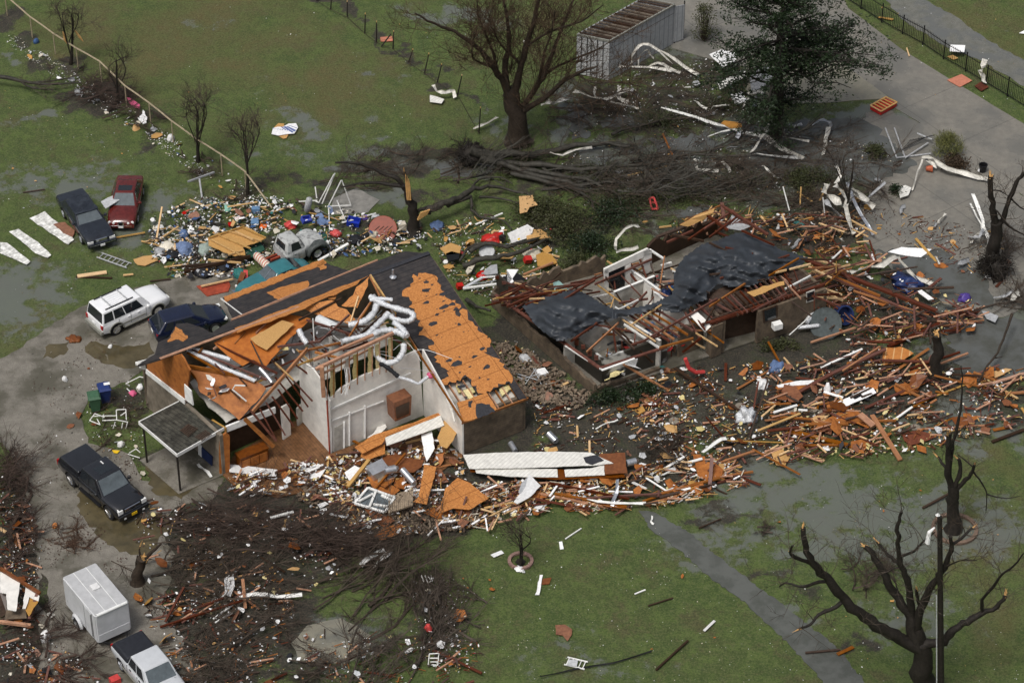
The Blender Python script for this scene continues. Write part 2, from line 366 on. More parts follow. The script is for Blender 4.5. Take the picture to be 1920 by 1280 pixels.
def wetmat(name, a, c, pudcol, thr=(.45,.62), sc=.5, ro=.5, pr=.08, fine=.2, leafy=0.):
    m = mat(name, a, ro, .3, 2.2, col2=c, bump=.08); nt = m.node_tree; N = nt.nodes; L = nt.links; b = N['Principled BSDF']
    old = b.inputs['Base Color'].links[0].from_socket; tc = N.new('ShaderNodeTexCoord')
    n = N.new('ShaderNodeTexNoise'); n.inputs['Scale'].default_value = sc; n.inputs['Detail'].default_value = 8; n.inputs['Roughness'].default_value = .6; L.new(tc.outputs['Object'], n.inputs['Vector'])
    mr = N.new('ShaderNodeMapRange'); mr.interpolation_type = 'SMOOTHSTEP'; L.new(n.outputs[0], mr.inputs['Value']); mr.inputs['From Min'].default_value = thr[0]; mr.inputs['From Max'].default_value = thr[1]
    n2 = N.new('ShaderNodeTexNoise'); n2.inputs['Scale'].default_value = 14; n2.inputs['Detail'].default_value = 6; n2.inputs['Roughness'].default_value = .8; L.new(tc.outputs['Object'], n2.inputs['Vector'])
    x = N.new('ShaderNodeMix'); x.data_type = 'RGBA'; x.blend_type = 'MULTIPLY'; x.inputs[0].default_value = fine*3; L.new(old, x.inputs[6])
    rp = N.new('ShaderNodeValToRGB'); rp.color_ramp.elements[0].position = .36; rp.color_ramp.elements[1].position = .56; rp.color_ramp.elements[0].color = (.35,.3,.25,1); L.new(n2.outputs[0], rp.inputs[0]); L.new(rp.outputs[0], x.inputs[7])
    y = N.new('ShaderNodeMix'); y.data_type = 'RGBA'; L.new(mr.outputs[0], y.inputs[0]); L.new(x.outputs[2], y.inputs[6]); y.inputs[7].default_value = (*pudcol, 1)
    L.new(y.outputs[2], b.inputs['Base Color'])
    r = N.new('ShaderNodeMapRange'); L.new(mr.outputs[0], r.inputs['Value']); r.inputs['To Min'].default_value = ro; r.inputs['To Max'].default_value = pr; L.new(r.outputs[0], b.inputs['Roughness'])
    return m
m_drive = wetmat('muddy wet driveway', (.25,.234,.20), (.165,.153,.13), (.090,.084,.064), (.44,.62), .32)
m_yard = wetmat('wet concrete', (.235,.222,.19), (.165,.155,.135), (.135,.132,.118), (.42,.66), .22, fine=.1)
for _ax in 'XY': striped('wet concrete', None, (.07,.068,.06), _ax, .2, rot=(0,0,.95), gap=.012, amt=.55)
m_slab2 = wetmat('pale wet concrete', (.26,.245,.19), (.20,.19,.15), (.14,.14,.12), (.5,.7), .3, fine=.1)
m_pathm = wetmat('wet gravel', (.21,.21,.19), (.13,.135,.11), (.12,.125,.12), (.4,.65), .5, fine=.3)
m_pool = wetmat('muddy standing water', (.085,.088,.078), (.07,.072,.062), (.10,.105,.10), (.4,.6), .6, ro=.12, fine=.05)
m_ditch = wetmat('silty ditch water', (.092,.096,.086), (.07,.076,.066), (.105,.11,.10), (.4,.6), .8, ro=.1, fine=.05)
patch('driveway', [(-60,730),(0,672),(34,655),(84,616),(141,582),(220,548),(300,528),(380,505),(450,480),(470,560),(440,610),(360,650),(270,690),(240,715),(170,735),(150,780),(165,830),(240,850),(265,900),(300,905),(420,895),(400,935),(330,950),(300,1000),(330,1040),(260,1075),(150,1035),(80,1050),(70,1130),(120,1190),(170,1290),(60,1330),(80,1210),(60,1130),(76,1040),(45,985),(50,930),(35,880),(5,830),(-60,800)], .004, m_drive, .12, .4)
patch('driveway', [(60,1030),(330,1045),(300,1130),(330,1180),(400,1290),(420,1330),(160,1330),(110,1190),(90,1100)], .0085, m_drive, .2, .4)
patch('concrete_yard', [(1230,0),(1300,-60),(1560,-60),(1590,15),(1690,92),(1800,160),(1950,250),(1990,420),(1900,352),(1820,300),(1740,240),(1650,185),(1570,170),(1470,140),(1330,110),(1260,90)], .004, m_yard, .03, 1.)
patch('concrete_pad', [(1400,195),(1400,110),(1560,105),(1668,184),(1540,193)], .012, m_slab2, .03, .6)
patch('concrete_yard', [(1560,270),(1640,200),(1740,235),(1830,300),(1900,350),(1990,430),(1990,560),(1850,600),(1760,560),(1640,480),(1600,400),(1660,330)], .008, m_yard, .25, .5)
patch('gravel_path', [(1645,-20),(1700,-20),(1790,30),(1860,80),(1990,150),(1990,205),(1850,120),(1760,80),(1690,35)], .004, m_pathm, .12, .4)
patch('ditch_water', [(1197,956),(1224,959),(1285,992),(1346,1042),(1416,1094),(1494,1153),(1574,1217),(1634,1292),(1652,1340),(1568,1340),(1543,1275),(1482,1210),(1402,1132),(1332,1082),(1272,1029),(1217,989)], .004, m_ditch, .09, .2)
patch('concrete_pad', [(625,372),(668,352),(712,375),(690,398),(620,402)], .01, m_concrete, .05, .4)
m_brownpool = wetmat('brown driveway pool', (.085,.068,.036), (.055,.048,.028), (.10,.082,.045), (.4,.6), .7, ro=.07, pr=.05, fine=.05)
patch('concrete_slab', [(545,1205),(575,1172),(640,1158),(695,1190),(690,1225),(640,1245),(560,1238)], .012, m_slab2, .1, .5)
for i, pts in enumerate([[(150,905),(185,935),(240,980),(300,960),(320,985),(285,1035),(245,1040),(190,1010),(150,955)],[(265,860),(330,860),(380,900),(340,935),(290,925)],[(170,640),(230,650),(280,640),(290,662),(250,690),(190,680),(160,660)],[(85,650),(130,640),(120,665),(80,672)]]): patch('puddle', pts, .0125+.001*i, m_brownpool, .2, .3)
for i, pts in enumerate([[(822,305),(880,300),(885,330),(850,336),(825,325)],[(1160,345),(1230,338),(1250,350),(1190,360)],[(1250,392),(1330,385),(1350,400),(1270,408)],[(1330,232),(1400,228),(1410,246),(1350,250)],[(1120,225),(1180,215),(1190,235),(1130,240)],[(1300,345),(1345,330),(1420,335),(1470,350),(1400,362),(1330,360)],[(1085,270),(1150,285),(1140,312),(1090,310)],[(1215,262),(1330,250),(1350,280),(1240,300)],[(1420,250),(1500,225),(1620,225),(1680,270),(1720,310),(1640,345),(1540,330),(1470,340),(1400,300)],[(1066,200),(1098,195),(1100,260),(1072,262)],[(1770,620),(1850,590),(1920,600),(1980,680),(1880,720),(1800,700)],[(1640,470),(1760,465),(1850,520),(1860,580),(1760,560)]]):
    patch('puddle', pts, .006+.0012*i, m_pool, .3, .35)
# ================================================================ vehicles
def boolean_cut(o, cutters):
    for c in cutters:
        md = o.modifiers.new('b', 'BOOLEAN'); md.object = c; md.operation = 'DIFFERENCE'; md.solver = 'EXACT'
    dg = bpy.context.evaluated_depsgraph_get(); dg.update()
    nm = bpy.data.meshes.new_from_object(o.evaluated_get(dg)); o.modifiers.clear(); nm.name = o.data.name; o.data = nm
    for c in cutters: bpy.data.objects.remove(c)
def bil(q, u, v, off=0.):
    A, B, C, D = [Vector(t) for t in q]; p = (A*(1-u)+B*u)*(1-v)+(D*(1-u)+C*u)*v
    n = (B-A).cross(D-A).normalized(); return p+n*off
def pane(mb, q, u0, u1, v0, v1, off=.008, curve=0.):
    pts = [bil(q, u0, v0, off), bil(q, u1, v0, off), bil(q, u1, v1, off), bil(q, u0, v1, off)]
    n = (pts[1]-pts[0]).cross(pts[3]-pts[0]).normalized(); mb.prism(pts, .03, n)
def vehicle(name, label, cat, loc, rz, S, paint, group=None, name2=None):
    """S: dict describing the shape in metres, x forward"""
    root = empty(name, loc, label, cat, group, rz)
    if S.get('tilt'): root.rotation_euler = (S['tilt'][0], S['tilt'][1], rz)
    W = S['w']/2
    b = MB(); rings = []
    for (x, zb, zt, hf, cr) in S['st']:
        hw = W*hf
        half = [(hw*.80, zb), (hw*.95, zb+.04), (hw*.985, zb+.30*(zt-zb)), (hw, zb+.58*(zt-zb)), (hw*.985, zt-.12), (hw*.93, zt-.035), (hw*.82, zt+cr*.35), (hw*.45, zt+cr*.9), (0, zt+cr)]
        ring = [(x, y, z) for y, z in half] + [(x, -y, z) for y, z in half[-2::-1]]
        rings.append(ring)
    k = len(rings[0]); vs = [q for r_ in rings for q in r_]
    fs = [(i*k+j, i*k+(j+1)%k, (i+1)*k+(j+1)%k, (i+1)*k+j) for i in range(len(rings)-1) for j in range(k)]
    fs = [f[::-1] for f in fs]
    fs.append(tuple(range(k))); fs.append(tuple((len(rings)-1)*k+j for j in range(k))[::-1])
    b.add(vs, fs); body = b.build('body', [paint, m_black], root, smooth=38)
    bm = bmesh.new(); bm.from_mesh(body.data); bmesh.ops.recalc_face_normals(bm, faces=bm.faces); bm.to_mesh(body.data); bm.free()
    cut = []
    wr = S['wr']
    for wx in S['wx']:
        c = MB(); c.lathe([(wr*1.19, -W*1.3), (wr*1.19, -W*.62)], (wx, 0, wr*1.02), 22, 'Y'); cut.append(c.build('cutter', m_black))
        c = MB(); c.lathe([(wr*1.19, W*.62), (wr*1.19, W*1.3)], (wx, 0, wr*1.02), 22, 'Y'); cut.append(c.build('cutter', m_black))
    for c in cut: c.parent = root
    for c in cut:
        bm = bmesh.new(); bm.from_mesh(c.data); bmesh.ops.recalc_face_normals(bm, faces=bm.faces)
        if not c.location.length == 0: bmesh.ops.translate(bm, verts=bm.verts, vec=c.location)
        bm.to_mesh(c.data); bm.free(); c.location = (0,0,0)
    boolean_cut(body, cut)
    fl = MB(); fl.box((sum(S['wx'])/2, 0, wr*1.0), (S['wx'][0]-S['wx'][1]+.9, W*1.2, .22)); fl.build('underbody', m_black, root)
    # wheels
    for wx in S['wx']:
        for sy in (1, -1):
            if (wx, sy) in S.get('nowheel', ()): continue
            t = MB(); tw = .22; yy = sy*(W-.12)
            t.lathe([(wr*.62, -tw/2), (wr*.93, -tw/2), (wr, -tw/2+.03), (wr, tw/2-.03), (wr*.93, tw/2), (wr*.62, tw/2)], (wx, yy, wr), 24, 'Y')
            wh = t.build('wheel', m_rubber, root, smooth=40)
            r_ = MB(); r_.lathe([(wr*.64, -.05), (wr*.66, .0), (wr*.60, .012)], (wx, yy+sy*.075, wr), 20, 'Y')
            for a in range(5):
                g = a*2*math.pi/5+.3; r_.beam((wx+.06*math.cos(g), yy+sy*.105, wr+.06*math.sin(g)), (wx+wr*.60*math.cos(g), yy+sy*.10, wr+wr*.60*math.sin(g)), .03, .075, (0, 1, 0))
            r_.lathe([(.07, -.03), (.07, .03)], (wx, yy+sy*.10, wr), 10, 'Y')
            r_.build('rim', S.get('rimmat', m_metal), wh)
    # cabin(s)
    for ci, cb in enumerate(S['cab']):
        xr0, xf0, z0, xr1, xf1, z1 = cb['x']; y0, y1 = cb.get('y', (W*.93, W*.74)); cmat = cb.get('mat', paint)
        bm = bmesh.new()
        lo = [(xr0,-y0,z0),(xf0,-y0*.97,z0),(xf0,y0*.97,z0),(xr0,y0,z0)]; hi = [(xr1,-y1,z1),(xf1,-y1,z1),(xf1,y1,z1),(xr1,y1,z1)]
        vv = [bm.verts.new(q) for q in lo+hi]
        for f in ((0,3,2,1),(4,5,6,7),(0,1,5,4),(1,2,6,5),(2,3,7,6),(3,0,4,7)): bm.faces.new([vv[i] for i in f])
        bmesh.ops.bevel(bm, geom=[e for e in bm.edges if (e.verts[0].co.z+e.verts[1].co.z)/2 > z0+.05], offset=cb.get('bev', .09), segments=3, profile=.6, affect='EDGES')
        cm = bpy.data.meshes.new('cabin'); bm.to_mesh(cm); bm.free(); cm.materials.append(cmat)
        cm.polygons.foreach_set('use_smooth', [True]*len(cm.polygons)); cm.set_sharp_from_angle(angle=R(30))
        co = bpy.data.objects.new(cb.get('name', 'cabin'), cm); COL.objects.link(co); co.parent = root
        A, B, C_, D_ = [Vector(q) for q in lo]; E, F, G, H = [Vector(q) for q in hi]
        gm = cb.get('glass', m_glass)
        faces = {'right': (A, B, F, E), 'left': (C_, D_, H, G), 'front': (B, C_, G, F), 'rear': (D_, A, E, H)}
        for side in ('right', 'left'):
            for (u0, u1) in cb.get('side', ()):
                g = MB(); 
                if side == 'left': u0, u1 = 1-u1, 1-u0
                pane(g, faces[side], u0, u1, .12, .86); g.build('side_window', gm, co)
        if cb.get('front', 1): g = MB(); pane(g, faces['front'], .06, .94, .06, .90); g.build('windscreen', cb.get('fglass', gm), co)
        if cb.get('rear', 1): g = MB(); pane(g, faces['rear'], *(cb.get('rearuv') or (.07, .93, .14, .88))); g.build('rear_window', gm, co)
    for (kind, m_, boxes) in S.get('bits', ()):
        for bx in boxes:
            g = MB()
            if len(bx) == 6: g.box(bx[:3], bx[3:])
            else: g.lathe([(bx[3], -.03), (bx[3], .02), (bx[3]*.7, .04)], bx[:3], 14, 'X')
            g.build(kind, m_, root)
    if S.get('mirrors'):
        mx_, mz_ = S['mirrors']
        for sy in (1, -1):
            g = MB(); g.lathe([(.02, -.10), (.09, -.07), (.11, 0), (.09, .07), (.02, .10)], (mx_, sy*(W+.09), mz_), 8, 'Y'); g.box((mx_, sy*(W-.02), mz_-.05), (.06, .16, .04)); g.build('wing_mirror', S.get('mirmat', paint), root)
    # door seams
    for sx in S.get('seams', ()):
        g = MB()
        for sy in (1, -1): g.box((sx, sy*W*.992, S['seamz'][0]), (.014, .02, S['seamz'][1]))
        g.build('door_seam', m_black, root)
    for (hx, hz) in S.get('handles', ()):
        for sy in (1, -1):
            g = MB(); g.box((hx, sy*(W*.995), hz), (.16, .05, .035)); g.build('door_handle', S.get('hmat', m_black), root)
    return root
def place_mid(a, b, side):
    """wheel ground points a (rear) and b (front) of the near side -> centre, heading; side: +1 when the far side lies to the left of travel"""
    a = P(*a); b = P(*b); d = b-a; h = math.atan2(d.y, d.x); n = Vector((-math.sin(h), math.cos(h), 0))*side
    return (a+b)/2+n*.80, h
pw = mat('white car paint', (.78, .79, .80), .22, .05, 2, coat=.6)
pk = mat('black car paint', (.014, .015, .018), .13, .2, 2, coat=1.)
pb = mat('midnight blue car paint', (.007, .011, .032), .13, .2, 2, coat=1.)
pn = mat('dark navy faded car paint', (.018, .022, .03), .25, .4, 2, coat=.6)
pm = mat('maroon car paint', (.105, .016, .013), .22, .35, 4, coat=.6)
pg = mat('weathered grey white paint', (.42, .43, .42), .5, .6, 3.5, col2=(.15, .15, .15), thr=(.33, .5))
pgd = mat('weathered charcoal green paint', (.10, .11, .105), .5, .6, 3.5, col2=(.03, .035, .035))
pt = mat('teal car paint', (.035, .16, .18), .28, .2, 2, coat=.5)
ps = mat('silver car paint', (.50, .52, .54), .25, .1, 2, coat=.6)
m_trimg = mat('grey beige cladding', (.24, .24, .21), .5, .2)
m_tonn = mat('black tonneau vinyl', (.02, .022, .028), .5, .3)
# --- white SUV
c, h = place_mid((218, 626), (296, 590), 1)
suv = vehicle('sport_utility_vehicle', 'white four door sport utility vehicle with roof rack parked on the driveway', 'car', c, h, dict(w=1.88, wr=.39, wx=(1.42, -1.45), rimmat=m_chrome,
  st=[(-2.36,.52,.98,.90,0),(-2.33,.40,1.08,.96,0),(-1.9,.33,1.10,1,0),(-.9,.30,1.10,1,0),(.3,.30,1.10,1,0),(1.0,.30,1.12,1,.03),(1.5,.33,1.09,.99,.05),(2.0,.36,1.03,.96,.05),(2.28,.40,.94,.88,.03),(2.40,.46,.80,.78,0)],
  cab=[dict(x=(-2.32,1.02,1.06,-2.16,.42,1.84), y=(.90,.76), side=[(.03,.235),(.26,.48),(.50,.86)], bev=.06, rearuv=(.05,.95,.10,.90))],
  mirrors=(.75,1.15), seams=(-1.35+.12,-.42,.62), seamz=(.78,.62), handles=((-.55,.98),(.42-.3,.98)), hmat=pw,
  bits=[('headlight', m_lens, [(2.30,.62,.80,.12,.34,.18),(2.30,-.62,.80,.12,.34,.18)]), ('grille', m_black, [(2.37,0,.76,.09,.75,.2)]),
        ('tail_light', m_red_l, [(-2.345,.80,.88,.08,.2,.28),(-2.345,-.80,.88,.08,.2,.28)]), ('rear_bumper', m_trimg, [(-2.40,0,.52,.18,1.78,.2)]), ('front_bumper', m_trimg, [(2.38,0,.46,.16,1.5,.2)]),
        ('number_plate', m_lens, [(-2.37,.05,.78,.05,.34,.13)]), ('running_board', m_trimg, [(0,.92,.36,1.9,.14,.06),(0,-.92,.36,1.9,.14,.06)]),
        ('roof_rail', m_black, [(-.95,.62,1.91,1.9,.05,.05),(-.95,-.62,1.91,1.9,.05,.05)]), ('roof_crossbar', m_grayp, [(-.35,0,1.92,.06,1.2,.04),(-1.45,0,1.92,.06,1.2,.04)]),
        ('roof_rib', pw, [(-.9,y,1.855,1.3,.05,.02) for y in (-.38,-.19,0,.19,.38)]), ('side_moulding', m_trimg, [(-.4,.94,.62,1.9,.03,.09),(-.4,-.94,.62,1.9,.03,.09)])]), pw)
# flared arch trim
for wx in (1.42, -1.45):
    for sy in (1, -1):
        g = MB(); pts = [(wx+.49*math.cos(a), sy*.935, .40+.49*math.sin(a)) for a in [math.pi*k/10 for k in range(11)]]; g.tube(pts, .045, 5); g.build('wheel_arch_trim', m_trimg, suv)
# --- dark blue hatchback, partly under the roof edge
c, h = place_mid((330, 665), (402, 628), 1)
c = P(354, 612, .3); h = R(24)
bl = vehicle('hatchback', 'dark blue hatchback parked behind the white car, its corner under fallen shingled roof', 'car', (c.x, c.y, 0), h, dict(w=1.84, wr=.36, wx=(1.35,-1.35),
  st=[(-2.22,.50,.92,.82,0),(-2.15,.36,1.0,.93,0),(-1.6,.30,1.02,1,0),(-.4,.28,1.0,1,0),(.8,.28,1.0,1,.02),(1.4,.30,.96,.98,.05),(1.9,.34,.86,.92,.05),(2.18,.38,.74,.80,.03),(2.27,.42,.62,.66,0)],
  cab=[dict(x=(-2.12,1.12,.98,-1.55,.15,1.56), y=(.87,.64), side=[(.10,.30),(.33,.54),(.57,.84)], bev=.13)],
  mirrors=(.72,1.05), seams=(-.35,.70), seamz=(.68,.55), handles=((-.5,.88),(.35,.88)),
  bits=[('tail_light', m_red_l, [(-2.14,.72,.88,.10,.22,.14),(-2.14,-.72,.88,.10,.22,.14)]), ('headlight', m_lens, [(2.05,.66,.74,.24,.26,.10),(2.05,-.66,.74,.24,.26,.10)]),
        ('number_plate', m_lens, [(-2.215,0,.72,.05,.34,.13)]), ('badge_bar', m_chrome, [(-2.19,0,.87,.04,.9,.03)])]), pb)
# --- black crew cab pickup
c, h = place_mid((139, 908), (208, 968), 1)
bp_ = vehicle('pickup_truck', 'black crew cab pickup with a covered bed standing on the wet driveway', 'truck', c, h, dict(w=2.02, wr=.43, wx=(1.85,-1.75), rimmat=m_chrome,
  st=[(-2.98,.60,1.06,.93,0),(-2.93,.50,1.12,.97,0),(-2.4,.42,1.14,1,0),(-1.0,.40,1.14,1,0),(.5,.38,1.13,1,0),(1.25,.38,1.14,1,.03),(1.9,.40,1.13,1,.05),(2.45,.42,1.10,.97,.05),(2.68,.46,1.02,.93,.03),(2.74,.5,.9,.9,0)],
  cab=[dict(x=(-.93,1.32,1.12,-.72,.62,1.88), y=(.96,.78), side=[(.05,.42),(.46,.82)], bev=.08, fglass=m_glassg), dict(name='bed_cover', x=(-2.90,-.98,1.12,-2.78,-1.02,1.42), y=(.96,.86), side=(), front=0, rear=0, mat=pk, bev=.08)],
  mirrors=(.95,1.22), seams=(-.95,.12,1.15), seamz=(.8,.62), handles=((-.6,1.0),(.35,1.0)),
  bits=[('grille', m_chrome, [(2.75,0,.88,.06,1.0,.26)]), ('grille_bar', m_black, [(2.785,0,.88,.02,.92,.05)]), ('grille_badge', m_black, [(2.80,0,.89,.02,.22,.1)]), ('headlight', m_lens, [(2.70,.76,.90,.12,.30,.24),(2.70,-.76,.90,.12,.30,.24)]),
        ('front_bumper', pk, [(2.78,0,.58,.22,1.9,.26)]), ('number_plate', m_yellow, [(2.90,0,.56,.03,.34,.16)]), ('fog_light', m_lens, [(2.88,.6,.50,.05,.14,.09),(2.88,-.6,.50,.05,.14,.09)]),
        ('tail_light', m_red_l, [(-2.95,.9,.95,.1,.14,.36),(-2.95,-.9,.95,.1,.14,.36)]), ('sunroof', m_glass, [(.1,0,1.885,.7,.8,.02)]), ('running_board', m_black, [(.1,.99,.42,2.0,.16,.05),(.1,-.99,.42,2.0,.16,.05)]), ('paper_scrap', m_paper, [(-.35,.28,1.90,.28,.07,.012)])]), pk)
# --- silver pickup towing
hv = P(178,1150,2.4)-P(119,1079,2.4); hh = math.atan2(hv.y, hv.x)
c0 = P(232, 1255); d = Vector((math.cos(hh), math.sin(hh), 0)); n = Vector((-d.y, d.x, 0))
cp = c0+n*.8+d*1.7
sp_ = vehicle('pickup_truck', 'silver crew cab pickup with black soft bed cover hitched to the cargo trailer', 'truck', cp, hh, dict(w=1.9, wr=.38, wx=(1.75,-1.70), rimmat=m_metal,
  st=[(-2.72,.56,.98,.93,0),(-2.68,.46,1.04,.97,0),(-2.2,.38,1.06,1,0),(-1.0,.36,1.06,1,0),(.5,.35,1.06,1,0),(1.1,.35,1.07,1,.03),(1.7,.37,1.05,.98,.05),(2.3,.39,1.0,.95,.05),(2.55,.44,.9,.90,.0)],
  cab=[dict(x=(-.98,1.18,1.05,-.78,.5,1.72), y=(.90,.74), side=[(.05,.42),(.46,.82)], bev=.08, fglass=m_glassg, mat=ps), dict(name='bed_cover', x=(-2.66,-1.02,1.04,-2.5,-1.08,1.30), y=(.91,.80), side=(), front=0, rear=0, mat=m_tonn, bev=.1)],
  mirrors=(.85,1.15), mirmat=m_black, seams=(-.98,.1,1.05), seamz=(.75,.58), handles=((-.6,.95),(.35,.95)),
  bits=[('headlight', m_lens, [(2.5,.7,.82,.12,.28,.2),(2.5,-.7,.82,.12,.28,.2)]), ('grille', m_chrome, [(2.56,0,.8,.05,.9,.22)]), ('tail_light', m_red_l, [(-2.70,.84,.88,.08,.13,.32),(-2.70,-.84,.88,.08,.13,.32)]), ('rear_bumper', m_chrome, [(-2.80,0,.5,.16,1.7,.18)]), ('lower_trim', m_trimg, [(0,.955,.45,3.0,.02,.14),(0,-.955,.45,3.0,.02,.14)])]), ps)
# --- dark sedan with crushed roof
def place2(rear, front, z=.5):
    a = P(*rear, z); b = P(*front, z); dd = b-a; return (a+b)/2, math.atan2(dd.y, dd.x), dd.length
c, h, l = place2((133, 372), (189, 452))
ln = vehicle('sedan', 'dark navy sedan with its roof and windscreen battered, beside white corrugated sheets', 'car', (c.x, c.y, 0), h, dict(w=1.92, wr=.34, wx=(1.55,-1.45),
  st=[(-2.72,.5,.86,.90,0),(-2.64,.36,.94,.96,0),(-2.0,.30,.97,1,.02),(-1.2,.28,.97,1,0),(.5,.28,.95,1,0),(1.2,.28,.95,1,.03),(1.9,.30,.92,.99,.04),(2.45,.34,.86,.95,.03),(2.66,.4,.78,.92,0)],
  cab=[dict(x=(-1.95,1.05,.95,-1.35,.30,1.34), y=(.89,.70), side=[(.12,.32),(.36,.58),(.61,.86)], bev=.08, fglass=m_glassg)],
  mirrors=(.72,1.0), seams=(-1.3,-.35,.75), seamz=(.62,.5), handles=((-.6,.8),(.4,.8)),
  bits=[('headlight', m_lens, [(2.64,.70,.68,.10,.36,.15),(2.64,-.70,.68,.10,.36,.15)]), ('grille', m_chrome, [(2.68,0,.70,.08,.72,.22)]), ('front_bumper', pn, [(2.74,0,.50,.18,1.84,.2)]), ('bumper_strip', m_chrome, [(2.84,0,.52,.02,1.7,.03)]), ('number_plate', m_lens, [(2.85,0,.45,.03,.3,.15)]),
        ('tail_light', m_red_l, [(-2.71,.6,.76,.06,.5,.12),(-2.71,-.6,.76,.06,.5,.12)])]), pn)
g = MB()  # buckled roof skin: folds standing on the flattened roof
rr = random.Random(9)
def roof(u, v):
    x = -1.42+u*1.85; y = -.74+v*1.48; return (x, y, 1.335+.09*fbm(x, y, 1.6, 2)+.035+.05*math.sin(v*9+u*4)*u*(1-u)*4)
g.grid(roof, 16, 12); g.build('buckled_roof_skin', pn, ln, smooth=60)
# --- maroon saloon
c, h, l = place2((243, 346), (229, 412))
jg = vehicle('saloon_car', 'maroon saloon with four round headlights and an oval grille, next to the dark sedan', 'car', (c.x, c.y, 0), h, dict(w=1.84, wr=.33, wx=(1.48,-1.38),
  st=[(-2.42,.48,.76,.80,0),(-2.34,.34,.86,.90,0),(-1.8,.28,.93,.98,.03),(-1.0,.26,.94,1,0),(.5,.26,.92,1,0),(1.1,.26,.92,1,.04),(1.7,.28,.86,.98,.08),(2.2,.32,.76,.92,.07),(2.40,.38,.66,.82,.04),(2.46,.42,.6,.74,0)],
  cab=[dict(x=(-1.85,1.05,.92,-1.15,.15,1.40), y=(.84,.60), side=[(.16,.36),(.39,.60),(.62,.84)], bev=.13, fglass=m_glassg)],
  mirrors=(.72,.98), seams=(-.35,.70), seamz=(.6,.5), handles=((-.6,.8),(.4,.8)),
  bits=[('headlight', m_lens, [(2.36,.70,.64,.10),(2.42,.45,.62,.085),(2.36,-.70,.64,.10),(2.42,-.45,.62,.085)]), ('sunroof', m_glass, [(-.25,0,1.40,.55,.85,.02)]), ('front_bumper', pm, [(2.44,0,.42,.14,1.6,.14)]), ('number_plate', m_lens, [(2.53,0,.42,.03,.3,.14)]), ('bumper_strip', m_chrome, [(2.52,0,.49,.02,1.4,.025)])]), pm)
g = MB(); g.lathe([(.17, 0), (.19, .03), (.15, .05)], (2.46, 0, .62), 18, 'X'); g.build('oval_grille', m_chrome, jg)
g = MB(); g.lathe([(.135, 0), (.135, .02)], (2.50, 0, .62), 18, 'X'); g.build('grille_mesh', m_black, jg)
# --- weathered vintage pickup
c, h, l = place2((520, 478), (585, 452), .8)
vp = vehicle('vintage_pickup', 'weathered grey and white vintage pickup with rounded cab, sunk in the rubbish', 'truck', (c.x, c.y, .0), h, dict(w=1.62, wr=.40, wx=(1.12,-1.7), nowheel=((-1.7,1),(-1.7,-1)), rimmat=m_metal,
  st=[(-1.05,.55,1.08,.96,0),(-.95,.45,1.16,1,0),(-.3,.42,1.18,1,0),(.25,.42,1.18,1,0),(.45,.5,1.18,.84,.06),(.9,.5,1.17,.78,.08),(1.5,.5,1.12,.68,.08),(1.75,.55,1.05,.6,.05)],
  cab=[dict(x=(-1.02,.35,1.14,-.85,.08,1.82), y=(.77,.64), side=[(.28,.80)], bev=.17, mat=pg, rearuv=(.16,.84,.22,.80))],
  seams=(-.55,.28), seamz=(.85,.5), handles=((-.42,1.0),), hmat=m_chrome,
  bits=[('front_bumper', m_metal, [(1.98,0,.52,.08,1.75,.14)])]), pg)
for sy in (1, -1):
    g = MB()
    def fen(u, v, sy=sy):
        a = math.pi*(1.02*u-.01); rx = .78*(1-.12*v*v); rz_ = .66
        return (1.16-rx*math.cos(a), sy*(.50+.46*math.sin(min(1, v*1.2)*math.pi/2)), .50+rz_*math.sin(a)*(1-.30*max(0, v-.45)**1.5*2))
    g.grid(fen, 16, 6); f_ = g.build('front_fender', pgd if sy < 0 else pg, vp, smooth=70); md = f_.modifiers.new('s', 'SOLIDIFY'); md.thickness = .03
    g = MB(); g.lathe([(.13, -.02), (.15, .05), (.12, .09)], (1.86, sy*.72, .86), 14, 'X'); g.build('headlight', m_lens, vp)
g = MB(); g.box((-1.35, 0, .62), (.7, .1, .12)); g.box((-1.5, .35, .55), (1.1, .07, .12)); g.box((-1.5, -.35, .55), (1.1, .07, .12)); g.build('chassis_rail', m_rust, vp)
# --- teal vintage car under roof
a = P(525, 512, .9); b_ = P(445, 545, .9); h = math.atan2(b_.y-a.y, b_.x-a.x); c = P(516, 519, .9)
tc_ = vehicle('vintage_car', 'rounded teal vintage car with a split windscreen, half under the collapsed roof', 'car', (c.x, c.y, 0), h, dict(w=1.85, wr=.36, wx=(1.5,-1.4),
  st=[(-2.45,.5,.75,.5,0),(-2.3,.4,.92,.75,.03),(-1.8,.34,1.05,.94,.06),(-1.0,.32,1.12,1,.04),(0,.32,1.12,1,0),(.8,.34,1.08,.98,.04),(1.5,.36,1.02,.94,.10),(2.1,.38,.92,.85,.12),(2.4,.42,.80,.72,.08),(2.5,.46,.7,.6,0)],
  cab=[dict(x=(-1.75,.75,1.08,-.95,.15,1.62), y=(.86,.60), side=[(.2,.48),(.51,.8)], bev=.22, mat=pt, glass=m_glass, front=0)],
  seams=(-.3,.6), seamz=(.7,.5),
  bits=[('headlight', m_lens, [(2.30,.68,.78,.12),(2.30,-.68,.78,.12)]), ('front_bumper', m_chrome, [(2.52,0,.5,.1,1.6,.14)])]), pt)
g = MB()
q = ((.75,-.83,1.08),(.75,.83,1.08),(.15,.6,1.62),(.15,-.6,1.62))
pane(g, q, .08, .485, .08, .86, .02); g.build('windscreen_pane', m_glassg, tc_); g = MB(); pane(g, q, .515, .92, .08, .86, .02); g.build('windscreen_pane', m_glassg, tc_)
